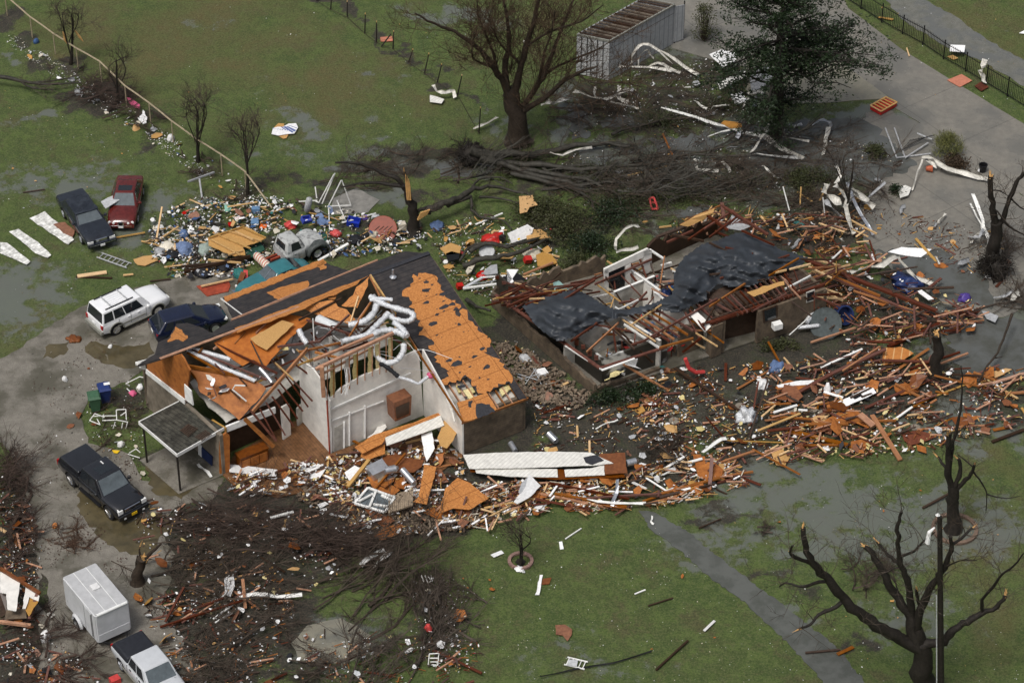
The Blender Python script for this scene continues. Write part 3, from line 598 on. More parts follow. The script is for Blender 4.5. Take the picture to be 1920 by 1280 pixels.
g = MB(); g.beam(bil(q,.5,.05,.03), bil(q,.5,.9,.03), .03, .03); g.beam(bil(q,.05,.04,.03), bil(q,.95,.04,.03), .03, .03); g.beam(bil(q,.08,.9,.03), bil(q,.92,.9,.03), .03, .03); g.build('windscreen_frame', m_chrome, tc_)
# --- enclosed cargo trailer
W_, L_, H_, zb = 1.95, 3.55, 1.95, .45
tcn = sum([P(119,1079,2.4), P(177,1060,2.4), P(241,1128,2.4), P(178,1150,2.4)], Vector())/4
tr = empty('cargo_trailer', (tcn.x, tcn.y, 0), 'boxy light grey enclosed cargo trailer with roof vent and side door', 'trailer', rz=hh)
m_tr = mat('trailer skin', (.56,.57,.58), .35, .15, 1.5)
m_trr = mat('trailer roof skin', (.44,.445,.45), .4, .15, 3)
bm = bmesh.new(); bmesh.ops.create_cube(bm, size=1); bmesh.ops.scale(bm, vec=(L_, W_, H_), verts=bm.verts); bmesh.ops.translate(bm, vec=(0,0,zb+H_/2), verts=bm.verts)
bmesh.ops.bevel(bm, geom=bm.edges[:], offset=.06, segments=3, affect='EDGES'); m_ = bpy.data.meshes.new('trailer_body'); bm.to_mesh(m_); bm.free(); m_.materials.append(m_tr)
m_.polygons.foreach_set('use_smooth', [True]*len(m_.polygons)); m_.set_sharp_from_angle(angle=R(35))
o = bpy.data.objects.new('trailer_body', m_); COL.objects.link(o); o.parent = tr
g = MB(); g.box((0,0,zb+H_+.004), (L_-.1, W_-.1, .02)); g.build('roof_sheet', m_trr, tr)
for y in (-.36, .36): g = MB(); g.box((0,y,zb+H_+.02), (L_-.12,.03,.015)); g.build('roof_seam', m_lens, tr)
g = MB(); g.box((-.1,.05,zb+H_+.06), (.42,.42,.09)); g.build('roof_vent', m_paper, tr)
g = MB(); g.tube([(L_/2-.03,-W_/2+.1,zb+H_-.03),(L_/2-.03,W_/2-.1,zb+H_-.03)], .085, 10); g.build('nose_cap', m_lens, tr)
g = MB(); g.box((.95,-W_/2-.006,zb+.93), (.8,.03,1.72)); dd = g.build('side_door', m_tr, tr)
g = MB(); g.box((1.28,-W_/2-.03,zb+.93), (.03,.03,1.5)); g.build('door_bar', m_black, dd)
for x in (.54, 1.36): g = MB(); g.box((x,-W_/2-.012,zb+.93), (.015,.03,1.75)); g.build('door_seam', m_black, dd)
for sy in (1,-1):
    g = MB(); g.lathe([(.2,-.1),(.33,-.1),(.35,-.06),(.35,.06),(.33,.1),(.2,.1)], (-.25, sy*(W_/2+.12), .35), 20, 'Y'); wh = g.build('wheel', m_rubber, tr, smooth=40)
    g = MB(); g.lathe([(.20,-.02),(.2,.02),(.08,.05)], (-.25, sy*(W_/2+.2), .35), 14, 'Y'); g.build('rim', m_lens, wh)
    g = MB(); g.tube([(-.25+.46*math.cos(a), sy*(W_/2+.12), .38+.46*math.sin(a)) for a in [math.pi*(k/10) for k in range(11)]], .11, 4); g.build('mudguard', m_tr, tr)
g = MB(); g.beam((L_/2,.7,.45),(L_/2+1.25,0,.45),.07,.1); g.beam((L_/2,-.7,.45),(L_/2+1.25,0,.45),.07,.1); g.build('drawbar', m_black, tr)
g = MB(); g.box((0,0,zb-.05),(L_-.1,W_-.15,.12)); g.build('chassis', m_black, tr)
g = MB(); g.box((L_/2+.012,0,zb+.3),(.02,W_-.2,.5)); g.build('stone_guard', m_tr, tr)
# ================================================================ the house with bare orange decking
def onplane(px, py, p0, n):
    r = ray(px, py); return CAM + r*((Vector(p0)-CAM).dot(n)/r.dot(n))
def plane3(a, b, c):
    a, b, c = [P(*q) for q in (a, b, c)]; return a, (b-a).cross(c-a).normalized()
RL, RR = P(262, 682, 5.8), P(805, 475, 5.8)
VD = (RR-RL).normalized(); UD = Vector((VD.y, -VD.x, 0))
h1 = empty('wrecked_house', (P(619, 850).x, P(619, 850).y, 0), 'long house with its roof torn open, bare orange decking and foil ducts showing', 'house')
fp0, fpn = RR, (RR-RL).cross(P(985,745,2.6)-RR).normalized()
bpn = Vector((fpn.x*-1, fpn.y*-1, fpn.z)); 
if fpn.z < 0: fpn = -fpn
bpn = Vector((-fpn.x, -fpn.y, fpn.z))
def F(pts, off=0.): return [onplane(x, y, fp0+fpn*off, fpn) for x, y in pts]
def B(pts, off=0.): return [onplane(x, y, fp0+bpn*off, bpn) for x, y in pts]
rg = random.Random(21)
def part(name, m, fn, parent=None, smooth=None, label=None, root=None):
    b = LB(root or h1); fn(b); return b.build(name, m, smooth, label, parent)
m_orshing = mat('orange stained board', (.44, .16, .035), .6, .4, 3, col2=(.20, .06, .014), detail=10)
deck = [(694,517),(805,475),(988,746),(974,749),(954,717),(913,735),(897,740),(876,706),(832,721)]
rf = part('front_roof', [m_shingle], lambda b: b.prism(F(deck), .14, fpn), label='front roof slope with shingles stripped to orange board')
c6 = lambda L: [(560+x/3.2, 500+y/3.2) for x, y in L]
bare = c6([(745,38),(800,45),(825,55),(830,90),(855,110),(850,130),(880,150),(895,190),(940,200),(975,240),(938,268),(965,300),(985,250),(1010,260),(1015,300),(1045,330),(1075,360),(1085,390),(1110,400),(1130,430),(1145,425),(1150,480),(1110,510),(1180,545),(1210,555),(1225,600),(1270,640),(1285,670),(1275,700),(1245,688),(1130,745),(1078,760),(1010,656),(860,710),(845,690),(910,630),(880,610),(850,580),(820,570),(830,530),(780,490),(812,450),(780,430),(720,410),(742,380),(720,340),(732,320),(690,295),(722,288),(660,240),(682,210),(620,160),(640,130),(672,120),(690,90),(680,60)])
part('bare_decking', m_osb, lambda b: b.prism(jag(F(bare, .012), .15, .15, rg), .01, fpn), rf)
def remnants(b):
    for i in range(150):
        x, y = rg.uniform(755, 960), rg.uniform(520, 745)
        t = (y-512)/240; 
        if not (755+t*120 < x < 815+t*150): continue
        o = F([(x, y)], .02)[0]; k = rg.uniform(.03, .08) if i > 50 else rg.uniform(.08, .24); 
        e1 = VD*k*rg.uniform(.6, 1.8); e2 = fpn.cross(VD)*k
        b.prism([o+e1*rg.uniform(-1,1)*.3+e1*math.cos(a)+e2*math.sin(a)*rg.uniform(.3,1) for a in [j*1.05 for j in range(6)]], .008, fpn)
part('shingle_remnant', m_shinglebit, remnants, rf)
low = [(857,754),(897,741),(913,736),(932,767),(900,780),(880,788),(868,790)]
l2 = part('lower_decking', m_osb, lambda b: b.prism(jag(F(low), .06, .3, rg), .12, fpn))
def shin(b):
    for poly in ([(893,757),(918,757),(929,772),(914,778),(896,784),(892,770)], [(878,752),(887,750),(884,764),(878,762)]): b.prism(jag(F(poly, .014), .08, .2, rg), .01, fpn)
part('shingle_patch', m_shinglebit, shin, l2)
for k, t in enumerate(np.linspace(0, 1, 10)):
    def raft(b, t=t):
        a = (692+(803-692)*t, 517+(476-517)*t); c = (870+(987-870)*t, 791+(747-791)*t)
        p, q = F([a, c], -.24); b.beam(p, q, .045, .18, fpn)
    part('rafter', m_orange, raft)
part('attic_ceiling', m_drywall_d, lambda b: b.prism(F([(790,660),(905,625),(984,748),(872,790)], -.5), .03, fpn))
for pts in ([(868,731),(878,728),(890,744),(880,748)], [(880,727),(888,724),(893,733),(886,737)], [(855,722),(862,720),(866,734),(860,736)], [(934,722),(946,716),(953,733),(941,742)], [(948,719),(958,716),(962,727),(952,732)], [(900,741),(908,738),(912,748),(905,751)]):
    part('insulation_batt', m_insul, lambda b: b.prism(F(pts, -.22), .12, fpn))
part('eave_fascia', m_orange, lambda b: b.beam(*F([(866,793),(990,747)], -.12), .06, .2, fpn))
part('rake_flashing', m_metal, lambda b: b.tube(F([(694,517),(725,565),(758,620),(790,668),(816,707),(838,748)], .03), .045, 5))
part('rake_board', m_tan, lambda b: b.beam(*F([(694,516),(742,590)], -.02), .10, .16, fpn))
part('roof_vent_pipe', m_metal, lambda b: b.tube([F([(737,520)])[0], F([(737,520)])[0]+Vector((0,0,.55))], .06, 8))
part('roof_vent_cap', m_metal, lambda b: b.lathe([(.2,0),(.2,.05),(.06,.12)], F([(737,520)], .03)[0], 12))
part('ridge_cap', m_shinglebit, lambda b: b.beam(B([(694,515)], .03)[0], RR+Vector((0,0,.05)), .3, .04))
bs = [(258,684),(290,664),(296,642),(317,632),(331,607),(351,605),(383,616),(396,624),(434,601),(520,567),(600,532),(710,488),(760,471),(805,475),(694,517),(560,573),(430,619),(300,671)]
bk = part('back_roof', m_shingle, lambda b: b.prism(jag(B(bs), .04, .6, rg), .14, bpn))
part('bare_decking', m_osb, lambda b: b.prism(jag(B([(314,641),(329,612),(341,618),(352,634),(343,640),(330,636)], .012), .08, .2, rg), .01, bpn), bk)
part('roof_edge_board', m_orange, lambda b: b.beam(*B([(434,600),(708,488)], .0), .1, .12, bpn))
part('torn_edge_board', m_orange, lambda b: b.beam(*B([(300,672),(560,575)], .01), .22, .05, bpn))
part('torn_edge_board', m_osb, lambda b: b.prism(jag(B([(440,615),(560,570),(690,517),(660,537),(560,582),(445,624)], .03), .12, .4, rg), .03, bpn))
part('white_fascia', m_white, lambda b: b.beam(P(254,682,5.6), P(300,670,5.6), .05, .22))
part('white_fascia', m_white, lambda b: b.prism([P(254,680,5.7), P(272,680,5.7), P(274,694,5.1), P(262,690,5.4)], .06))
# garage wing behind
gp, gn = plane3((418,558,3.0), (606,486,3.0), (440,600,3.9))
G = lambda pts, off=0.: [onplane(x, y, gp+gn*off, gn) for x, y in pts]
if gn.z < 0: gn = -gn
gw = part('garage_roof', m_shingle, lambda b: b.prism(jag(G([(418,558),(470,538),(520,518),(560,502),(606,486),(620,497),(656,507),(600,532),(520,567),(440,602),(428,580)]), .06, .5, rg), .14, gn))
for pts in ([(419,556),(470,537),(520,517),(606,485),(612,494),(560,512),(520,529),(488,541),(436,560),(424,566)], [(500,548),(520,540),(548,532),(577,526),(578,538),(560,548),(545,556),(530,569),(520,560)], [(594,497),(606,489),(612,503),(600,506)]):
    part('bare_decking', m_osb, lambda b: b.prism(jag(G(pts, .012), .09, .25, rg), .01, gn), gw)
part('garage_trim', m_white, lambda b: b.beam(G([(414,560)])[0], G([(456,592)])[0], .05, .08))
def wall(px0, px1, z0, z1, th=.15, z1b=None, inward=None):
    a, c = (P(*px0) if not isinstance(px0, Vector) else px0), (P(*px1) if not isinstance(px1, Vector) else px1)
    a = Vector((a.x, a.y, z0)); c = Vector((c.x, c.y, z0)); n = (c-a).cross(Vector((0,0,1))).normalized()
    if n.y > 0: n = -n
    return [a, c, Vector((c.x, c.y, z1b if z1b is not None else z1)), Vector((a.x, a.y, z1))], n
def wpart(name, m, px0, px1, z0, z1, th=.15, z1b=None, parent=None, label=None, jg=None, root=None):
    poly, n = wall(px0, px1, z0, z1, th, z1b)
    if jg: poly = jag(poly, jg, .3, rg, keep=(0, 1, 3))
    return part(name, m, lambda b: b.prism(poly, th, n), parent, label=label, root=root)
def vplane(pa, pb):
    a, c = P(*pa), P(*pb); return a, (c-a).cross(Vector((0,0,1))).normalized()
def vpoly(pl, pts, off=0.):
    n = pl[1] if pl[1].y < 0 else -pl[1]
    return [onplane(x, y, pl[0]+n*off, pl[1]) for x, y in pts], n
# brick walls
D2 = P(870,790,2.6); C2 = P(985,745,2.6)
wpart('front_wall', m_brick, D2+UD*-.25, C2+UD*-.25, 0, 2.5, .22)
wpart('right_wall', m_brick, C2+UD*-.3, Vector((RR.x, RR.y, 0))+UD*.2, 0, 2.5, .2, 5.4)
base_back = lambda px: (lambda q: Vector((q.x, q.y, 0))-UD*.0)(px)
bkL = B([(300,648)])[0]; bkR = B([(800,474)])[0]
wpart('back_wall', m_brick, P(277,762), P(277,762)+VD*17.6, 0, 3.0, .2)
LP = vplane((275,762), (418,890))
def pl_part(name, m, pl, pts, th=.12, off=0., parent=None, label=None, jg=None, root=None):
    poly, n = vpoly(pl, pts, off)
    if jg: poly = jag(poly, jg, .25, rg)
    return part(name, m, lambda b: b.prism(poly, th, n), parent, label=label, root=root)
lw = pl_part('left_wall', mat('pale stained brick', (.26,.22,.17), .7, .5, 1.6, col2=(.10,.085,.065), detail=10), LP, [(275,699),(346,756),(412,817),(418,890),(275,762)], .2)
pl_part('gable_sheathing', m_orshing, LP, [(276,699),(275,679),(338,664),(344,672),(351,686),(356,694),(347,754)], .1, -.02, label='orange plywood gable of the left end')
pl_part('gable_trim', m_white, LP, [(273,692),(346,749),(346,758),(273,700)], .06, .06)
dr = pl_part('door', m_navy, LP, [(377,838),(397,856),(397,880),(378,864)], .06, .08)
pl_part('door_frame', m_white, LP, [(371,830),(377,835),(378,866),(372,862)], .06, .1, dr)
pl_part('side_window', m_white, LP, [(345,720),(358,733),(362,760),(347,749)], .06, .05)
# canopy porch on thin posts
cq = [P(260,791,2.8), P(332,852,2.8), P(420,802,2.8), P(336,752,2.8)]
m_canopy = striped('weathered plank roof', (.062, .060, .048), (.012, .012, .010), 'Y', 4.0, .55, rot=(0,0,.75), gap=.12, var=.85)
por = part('porch_roof', m_canopy, lambda b: b.prism(cq, .08), label='flat weathered porch roof on thin posts')
for a, c in ((cq[0], cq[1]), (cq[1], cq[2]), (cq[3], cq[0])):
    dz = Vector((0,0,-.06)); part('porch_fascia', m_white, lambda b: b.beam(a+dz, c+dz, .05, .2), por)
for (x, y) in ((268,797), (331,850)):
    q = P(x, y, 2.8); part('porch_post', m_bark, lambda b: b.beam((q.x,q.y+.1,2.75), (q.x,q.y+.1,0), .1, .1, (0,1,0)), por)
part('porch_slab', m_drive, lambda b: b.prism([P(262,862,.05), P(335,925,.05), P(418,890,.05), P(350,820,.05)], .05, (0,0,1)))
for pts in ([(338,806),(352,795),(371,804),(354,818)], [(366,818),(384,806),(396,815),(380,826)]):
    part('roof_grille', m_brown, lambda b: [b.beam(P(pts[0][0]+(pts[1][0]-pts[0][0])*t, pts[0][1]+(pts[1][1]-pts[0][1])*t, 2.86), P(pts[3][0]+(pts[2][0]-pts[3][0])*t, pts[3][1]+(pts[2][1]-pts[3][1])*t, 2.86), .04, .05) for t in (0,.14,.28,.42,.57,.71,.85,1)], por)
# interior rooms
pa = P(619,850); UDh = UD
K = None
wa = (pa, UD); wb0 = D2+UD*-.2; wb0.z = 0
# W_A runs along VD from pa; W_B runs along -UD from the roof's left edge
t = (wb0-pa).dot(VD); K = pa+VD*t
WA = (pa, UD.copy()); WC = (pa, VD.copy()); WBp = (wb0, VD.copy())
def wpl(name, m, pl, pts, face, th=.12, off=0., parent=None, label=None, jg=None):
    n = face.normalized(); poly = [onplane(x, y, pl[0]+n*off, pl[1]) for x, y in pts]
    if jg: poly = jag(poly, jg, .25, rg)
    return part(name, m, lambda b: b.prism(poly, th, n), parent, label=label)
kx, ky = proj(K); kt = proj((K.x, K.y, 4.9)); 
wallA = wpl('vaulted_wall', m_drywall, WA, [(619,850),(616,762),(618,748),(640,728),(672,708),(705,694),(kt[0]-6,kt[1]+4),(kx,ky)], UD, .12, label='white vaulted inner wall with studs exposed above')
part('side_inner_wall', m_drywall, lambda b: b.prism([K, Vector((K.x,K.y,4.75)), Vector((wb0.x,wb0.y,2.45)), wb0], .1, -VD))
wpl('return_wall', m_drywall, WC, [(619,850),(617,752),(604,716),(585,690),(561,673),(562,720),(567,790),(578,803),(586,822),(597,838)], -VD, .1)
part('ceiling_trim', m_white, lambda b: b.beam(*[onplane(x, y, pa+UD*.04, UD) for x, y in ((619,768),(770,700))], .06, .12))
part('picture_rail', m_white, lambda b: b.beam(*[onplane(x, y, pa+UD*.04, UD) for x, y in ((619,790),(720,752))], .05, .09))
for (x, y, y2) in ((620,800,862),(645,790,845),(655,772,835),(684,760,822)):
    part('door_casing', m_white, lambda b: b.beam(*[onplane(q, w_, pa+UD*.05, UD) for q, w_ in ((x,y),(x,y2))], .1, .05))
part('closet_opening', m_drywall_d, lambda b: b.prism([onplane(x, y, pa+UD*.03, UD) for x, y in ((627,802),(643,794),(643,846),(627,856))], .02, UD))
part('corner_post', m_orange, lambda b: b.beam(*[onplane(x, y, pa+UD*.1-VD*.1, UD) for x, y in ((607,742),(603,686))], .22, .3))
part('corner_trim', m_rust, lambda b: b.beam(pa+UD*.06-VD*.06, pa+UD*.06-VD*.06+Vector((0,0,3.9)), .08, .06))
part('top_plate', m_orange, lambda b: b.beam(*[onplane(x, y, pa+UD*.02, UD) for x, y in ((592,692),(737,624))], .16, .16))
part('top_plate', m_orange, lambda b: b.beam(*[onplane(x, y, pa-UD*.4, UD) for x, y in ((588,675),(700,628))], .14, .14))
for x in (614,626,640,655,670,684,698,712,724,735):
    ytop = 692+(x-592)*(624-692)/145; yb = 748-(x-618)*.55 if x < 700 else 704-(x-700)*.3
    part('stud', m_orange, lambda b: b.beam(*[onplane(x, q, pa-UD*.02, UD) for q in (ytop, yb)], .05, .12))
for x in (620,648,663,691,705,729):
    ytop = 700+(x-592)*(624-692)/145; yb = 744-(x-618)*.55 if x < 700 else 700-(x-700)*.3
    wpl('insulation_batt', m_insul if x != 648 else m_drywall_d, WA, [(x,ytop),(x+8,ytop-3),(x+8,yb-4),(x,yb)], UD, .08, -.06, jg=.05)
part('cabinet', m_ply, lambda b: b.prism([onplane(x, y, pa+UD*1.1, UD) for x, y in ((738,756),(772,742),(770,778),(741,790))], .8, UD), label='brown wooden cabinet in the corner')
part('cabinet_door', m_brown, lambda b: b.prism([onplane(x, y, pa+UD*1.13, UD) for x, y in ((742,764),(768,753),(767,775),(744,785))], .03, UD), )
flo = striped('laid wood floor', (.17, .085, .04), (.05, .025, .012), 'X', 6, .3, rot=(0,0,-.57), gap=.08, var=.5)
part('floor', flo, lambda b: b.prism(px_poly([(418,890),(440,850),(545,790),(567,788),(619,850),(770,792),(868,852),(800,905),(640,890),(600,915),(520,932),(440,912)], .06), .06, (0,0,1)))
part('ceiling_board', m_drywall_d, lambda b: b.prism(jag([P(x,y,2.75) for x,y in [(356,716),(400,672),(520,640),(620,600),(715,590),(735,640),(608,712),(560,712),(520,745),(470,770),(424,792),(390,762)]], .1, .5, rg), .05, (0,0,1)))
part('white_header', m_white, lambda b: b.beam(P(424,804,2.6), P(516,768,2.6), .12, .4))
part('header_board', m_tan, lambda b: b.beam(P(398,790,2.65), P(424,806,2.65), .1, .3))
part('partition', m_drywall, lambda b: b.prism([P(532,826,0), P(546,816,0), P(546,816,0)+Vector((0,0,2.3)), P(532,826,0)+Vector((0,0,2.4))], .12))
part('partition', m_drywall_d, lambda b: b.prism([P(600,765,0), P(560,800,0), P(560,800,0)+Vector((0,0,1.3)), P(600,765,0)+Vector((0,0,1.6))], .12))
part('corner_panel', m_orshing, lambda b: b.prism([onplane(x, y, P(420,888), Vector((.3,-1,0)).normalized()) for x, y in ((412,888),(411,822),(424,812),(431,818),(431,884))], .15, (.3,-1,0)))
part('room_wall', m_brown, lambda b: b.prism([P(430,848,0), P(535,800,0), P(535,800,0)+Vector((0,0,2.4)), P(430,848,0)+Vector((0,0,2.4))], .1))
# loose roof panels still hanging on the frame
def panel(name, m, anchors, pts, th=.04, jg=.05, label=None):
    p0, n = plane3(*anchors)
    if n.z < 0: n = -n
    poly = jag([onplane(x, y, p0, n) for x, y in pts], jg, .3, rg)
    return part(name, m, lambda b: b.prism(poly, th, n), label=label)
m_osb2 = mat('deep orange strand board', (.50, .17, .032), .45, .35, 3.2, col2=(.33, .095, .018), bump=.1)  # strand board in a deeper orange, without sheet joints
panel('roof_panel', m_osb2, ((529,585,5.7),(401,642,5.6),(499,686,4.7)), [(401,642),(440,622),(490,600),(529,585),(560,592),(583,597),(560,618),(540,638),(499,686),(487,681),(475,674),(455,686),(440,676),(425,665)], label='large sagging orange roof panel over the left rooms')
panel('roof_panel', m_osbtan, ((545,600,5.72),(460,645,5.55),(520,660,5.08)), [(469,634),(529,600),(552,607),(500,656),(480,645)], .03, .02)
panel('roof_panel', m_osb, ((566,577,5.8),(667,599,5.3),(626,562,5.9)), [(566,577),(597,567),(626,561),(634,575),(650,580),(667,599),(655,608),(630,600),(600,592)])
panel('roof_panel', m_osb, ((643,572,5.6),(692,517,6.3),(668,574,5.6)), [(640,573),(662,553),(668,538),(680,530),(692,518),(690,535),(678,560),(670,577)])
panel('roof_panel', m_osb, ((560,572,5.9),(632,556,5.9),(600,566,6.3)), [(556,573),(574,562),(600,558),(628,560),(632,552),(612,550),(580,556),(558,566)], .04, .03)
panel('roof_panel', m_orshing, ((351,684,4.8),(473,709,4.4),(448,787,3.0)), [(351,684),(390,692),(430,698),(473,709),(499,728),(488,745),(448,787),(437,777),(410,757),(388,742),(375,735),(366,705)], label='fallen orange roof panel leaning over the entrance')
part('white_pipe', m_white, lambda b: b.tube([P(460,723,4.9),(P(441,722,4.9)),P(436,730,4.6),P(462,752,3.9)], .045, 6))
for a, c, w_, h_ in (((352,686,4.9),(474,708,4.5),.1,.2),((354,692,4.6),(395,742,3.6),.1,.14),((577,653,5.7),(474,771,3.3),.12,.2),((459,785,3.0),(513,837,1.2),.14,.2),((465,763,3.4),(518,827,1.8),.06,.14),
  ((555,684,4.7),(606,722,3.6),.05,.1),((541,704,4.5),(586,752,3.1),.05,.1),((527,692,4.6),(578,763,2.9),.05,.1),((516,707,4.3),(568,771,2.6),.05,.1),((521,729,4.0),(558,785,2.4),.05,.1),((510,743,3.9),(551,799,2.2),.05,.1),((499,754,3.6),(535,816,2.0),.05,.1),((487,766,3.4),(518,825,1.8),.05,.1),((561,673,4.9),(606,708,4.),.05,.1),((488,728,4.0),(520,718,4.0),.06,.12)):
    part('broken_rafter', m_red if w_ < .07 else m_orange, lambda b: b.beam(P(*a), P(*c), w_, h_))
for a, c, m_ in (((606,700,5.9),(700,650,5.9),m_orange),((590,660,5.9),(640,672,5.6),m_osb),((560,660,5.4),(650,640,5.6),m_orange),((640,655,5.8),(700,560,6.2),m_orange),((693,518,6.2),(712,556,6.0),m_orange),((696,520,6.25),(742,588,5.9),m_tan),((600,640,5.6),(655,590,5.9),m_red),((660,640,5.8),(735,575,6.),m_brown),((575,600,5.7),(700,640,5.6),m_red),((520,650,5.2),(600,640,5.4),m_red),
  ((350,660,5.3),(420,700,4.8),m_orange),((360,655,5.3),(500,712,4.5),m_red),((405,645,5.5),(520,700,4.8),m_red),((500,700,4.6),(470,640,5.3),m_brown),((420,640,5.5),(400,655,5.3),m_orange),((460,622,5.6),(440,645,5.4),m_orange),((500,605,5.6),(480,625,5.5),m_orange),((380,652,5.5),(372,662,5.3),m_orange),((740,592,6.),(868,790,2.9),m_orange),((740,612,5.6),(770,650,4.9),m_tan),((700,610,5.7),(770,655,5.0),m_red),((620,612,5.7),(690,612,5.8),m_brown),((640,560,5.9),(560,600,5.7),m_brown),((700,560,6.1),(668,605,5.8),m_orange),((672,556,6.1),(655,612,5.7),m_tan),((610,655,5.7),(628,700,4.8),m_red)):
    part('loose_timber', m_, lambda b: b.beam(P(*a), P(*c), .07, .13))
for i in range(46):
    x = rg.uniform(400, 720); yc = 705-(x-400)*.30; y = yc+rg.uniform(-32, 40)*(1 if x < 600 else .6); z = rg.uniform(3.0, 5.0); L_ = rg.uniform(15, 60); an = rg.choice((-.4,.8,.75,-.35,rg.uniform(-1.5,1.5)))
    part('loose_timber', rg.choice((m_red, m_brown, m_orange, m_red, m_tan, m_grayp)), lambda b: b.beam(P(x-L_/2*math.cos(an), y-L_/2*math.sin(an), z), P(x+L_/2*math.cos(an), y+L_/2*math.sin(an), z+rg.uniform(-.6,.6)), .05, .10))
def shard(b, c, r, n=6, sq=.6, tilt=.5):
    e1 = Vector((rg.uniform(-1,1), rg.uniform(-1,1), rg.uniform(-tilt,tilt))).normalized(); e2 = e1.cross(Vector((rg.uniform(-tilt,tilt), rg.uniform(-tilt,tilt), 1))).normalized()
    b.prism([c+e1*r*math.cos(g)*rg.uniform(.6,1.1)+e2*r*sq*math.sin(g)*rg.uniform(.6,1.1) for g in [k*2*math.pi/n for k in range(n)]], .015)
for i in range(70):
    x = rg.uniform(385, 720); y = 708-(x-400)*.30+rg.uniform(-30, 38)*(1 if x < 600 else .6)
    part('torn_scrap', rg.choice((m_paper, m_insul, m_foil, m_drywall, m_brown, m_shinglebit, m_grayp)), lambda b: shard(b, P(x, y, rg.uniform(2.9, 4.8)), rg.uniform(.1, .38), rg.choice((4,5,6)), rg.uniform(.3,.8)))
def spline(pts, n=4):
    out = []; Q = [pts[0]]+list(pts)+[pts[-1]]
    for i in range(1, len(Q)-2):
        for k in range(n):
            t = k/n; a, b_, c, d_ = Q[i-1], Q[i], Q[i+1], Q[i+2]
            out.append(.5*((2*b_)+(c-a)*t+(2*a-5*b_+4*c-d_)*t*t+(3*b_-a-3*c+d_)*t**3))
    out.append(Q[-2]); return out
def hose(name, m, pts, r, label=None, wr=.12, root=None, n=6):
    pp = spline([P(*q) for q in pts], n+3); rad = [r*(.97+1.5*wr*rg.uniform(-1,1)) for i in range(len(pp))]
    return part(name, m, lambda b: b.tube(pp, rad, 10), smooth=60, label=label, root=root)
hose('flexible_duct', m_foil, [(654,609,5.8),(672,606,5.9),(690,598,6.0),(703,582,6.1),(706,564,6.2),(698,556,6.3)], .19)
hose('flexible_duct', m_foil, [(694,556,6.45),(722,571,6.4),(750,580,6.3),(770,586,6.2),(775,594,6.1),(764,602,6.0),(742,599,6.1),(730,591,6.2)], .17)
hose('flexible_duct', m_foil, [(640,640,6.1),(663,634,6.1),(688,627,6.15),(704,612,6.2),(728,588,6.3)], .17)
hose('flexible_duct', m_foil, [(693,638,6.2),(700,628,6.3),(716,620,6.3),(738,620,6.2),(760,630,6.1)], .18)
hose('flexible_duct', m_foil, [(739,604,6.3),(752,615,6.2),(764,630,6.1)], .18)
hose('flexible_duct', m_foil, [(697,645,5.9),(704,660,5.5),(712,673,5.3),(728,680,5.2),(746,674,5.3),(756,658,5.5),(757,645,5.7)], .17)
hose('flexible_duct', m_fblack, [(712,680,5.2),(728,690,5.0),(747,706,4.6)], .13)
hose('flexible_duct', m_foil, [(747,707,4.6),(766,712,4.4),(784,719,4.2),(792,714,4.2),(802,706,4.3)], .10)
hose('flexible_duct', m_foil, [(694,562,6.4),(712,560,6.5),(736,562,6.4)], .13)
hose('flexible_duct', m_foil, [(560,618,5.7),(567,632,5.5),(576,645,5.3)], .17)
hose('soffit_strip', m_foil, [(356,652,5.3),(384,660,5.2),(412,668,5.1),(432,674,5.0)], .14, wr=.03)
hose('soffit_strip', m_foil, [(350,658,5.3),(385,672,5.0),(420,690,4.8),(460,706,4.6),(478,714,4.4)], .13, wr=.03)
hose('metal_flue', m_metal, [(487,690,4.8),(500,704,4.6),(510,717,4.4)], .14, wr=.02)
part('water_tank', mat('white enamel tank', (.6,.62,.63), .3, .1), lambda b: b.tube([P(594,598,5.6), P(597,599,5.6), P(629,615,5.5), P(632,617,5.5)], [.22,.30,.30,.22], 16), smooth=50)
part('white_pole', m_white, lambda b: b.beam(P(589,640,5.2), P(589,640,5.2)+Vector((0,0,1.6)), .06, .06))
part('wire_bundle', m_paper, lambda b: [b.tube(spline([P(x,688,5.9), P(x+rg.uniform(-5,5),715,5.0), P(x+rg.uniform(-8,8),740,4.2)], 3), .015, 4) for x in (645,648,651,654)])
for i in range(22):
    x, y = rg.uniform(560, 780), rg.uniform(600, 700); z = 5.9
    part('loose_cable', rg.choice((m_paper, m_black, m_grayp)), lambda b: b.tube(spline([P(x,y,z), P(x+rg.uniform(10,40),y+rg.uniform(-15,20),z-.3), P(x+rg.uniform(30,90),y+rg.uniform(-25,35),z-rg.uniform(0,1.2))], 4), .014, 4))
part('flashing', m_wmetal, lambda b: b.tube(F([(812,700),(838,744),(848,768),(853,790)], .05), [.05,.09,.10,.05], 4))
part('pink_bundle', m_pink, lambda b: b.lathe([(.05,-.18),(.2,-.1),(.22,.05),(.1,.18)], F([(807,703)], .2)[0], 10), smooth=60)
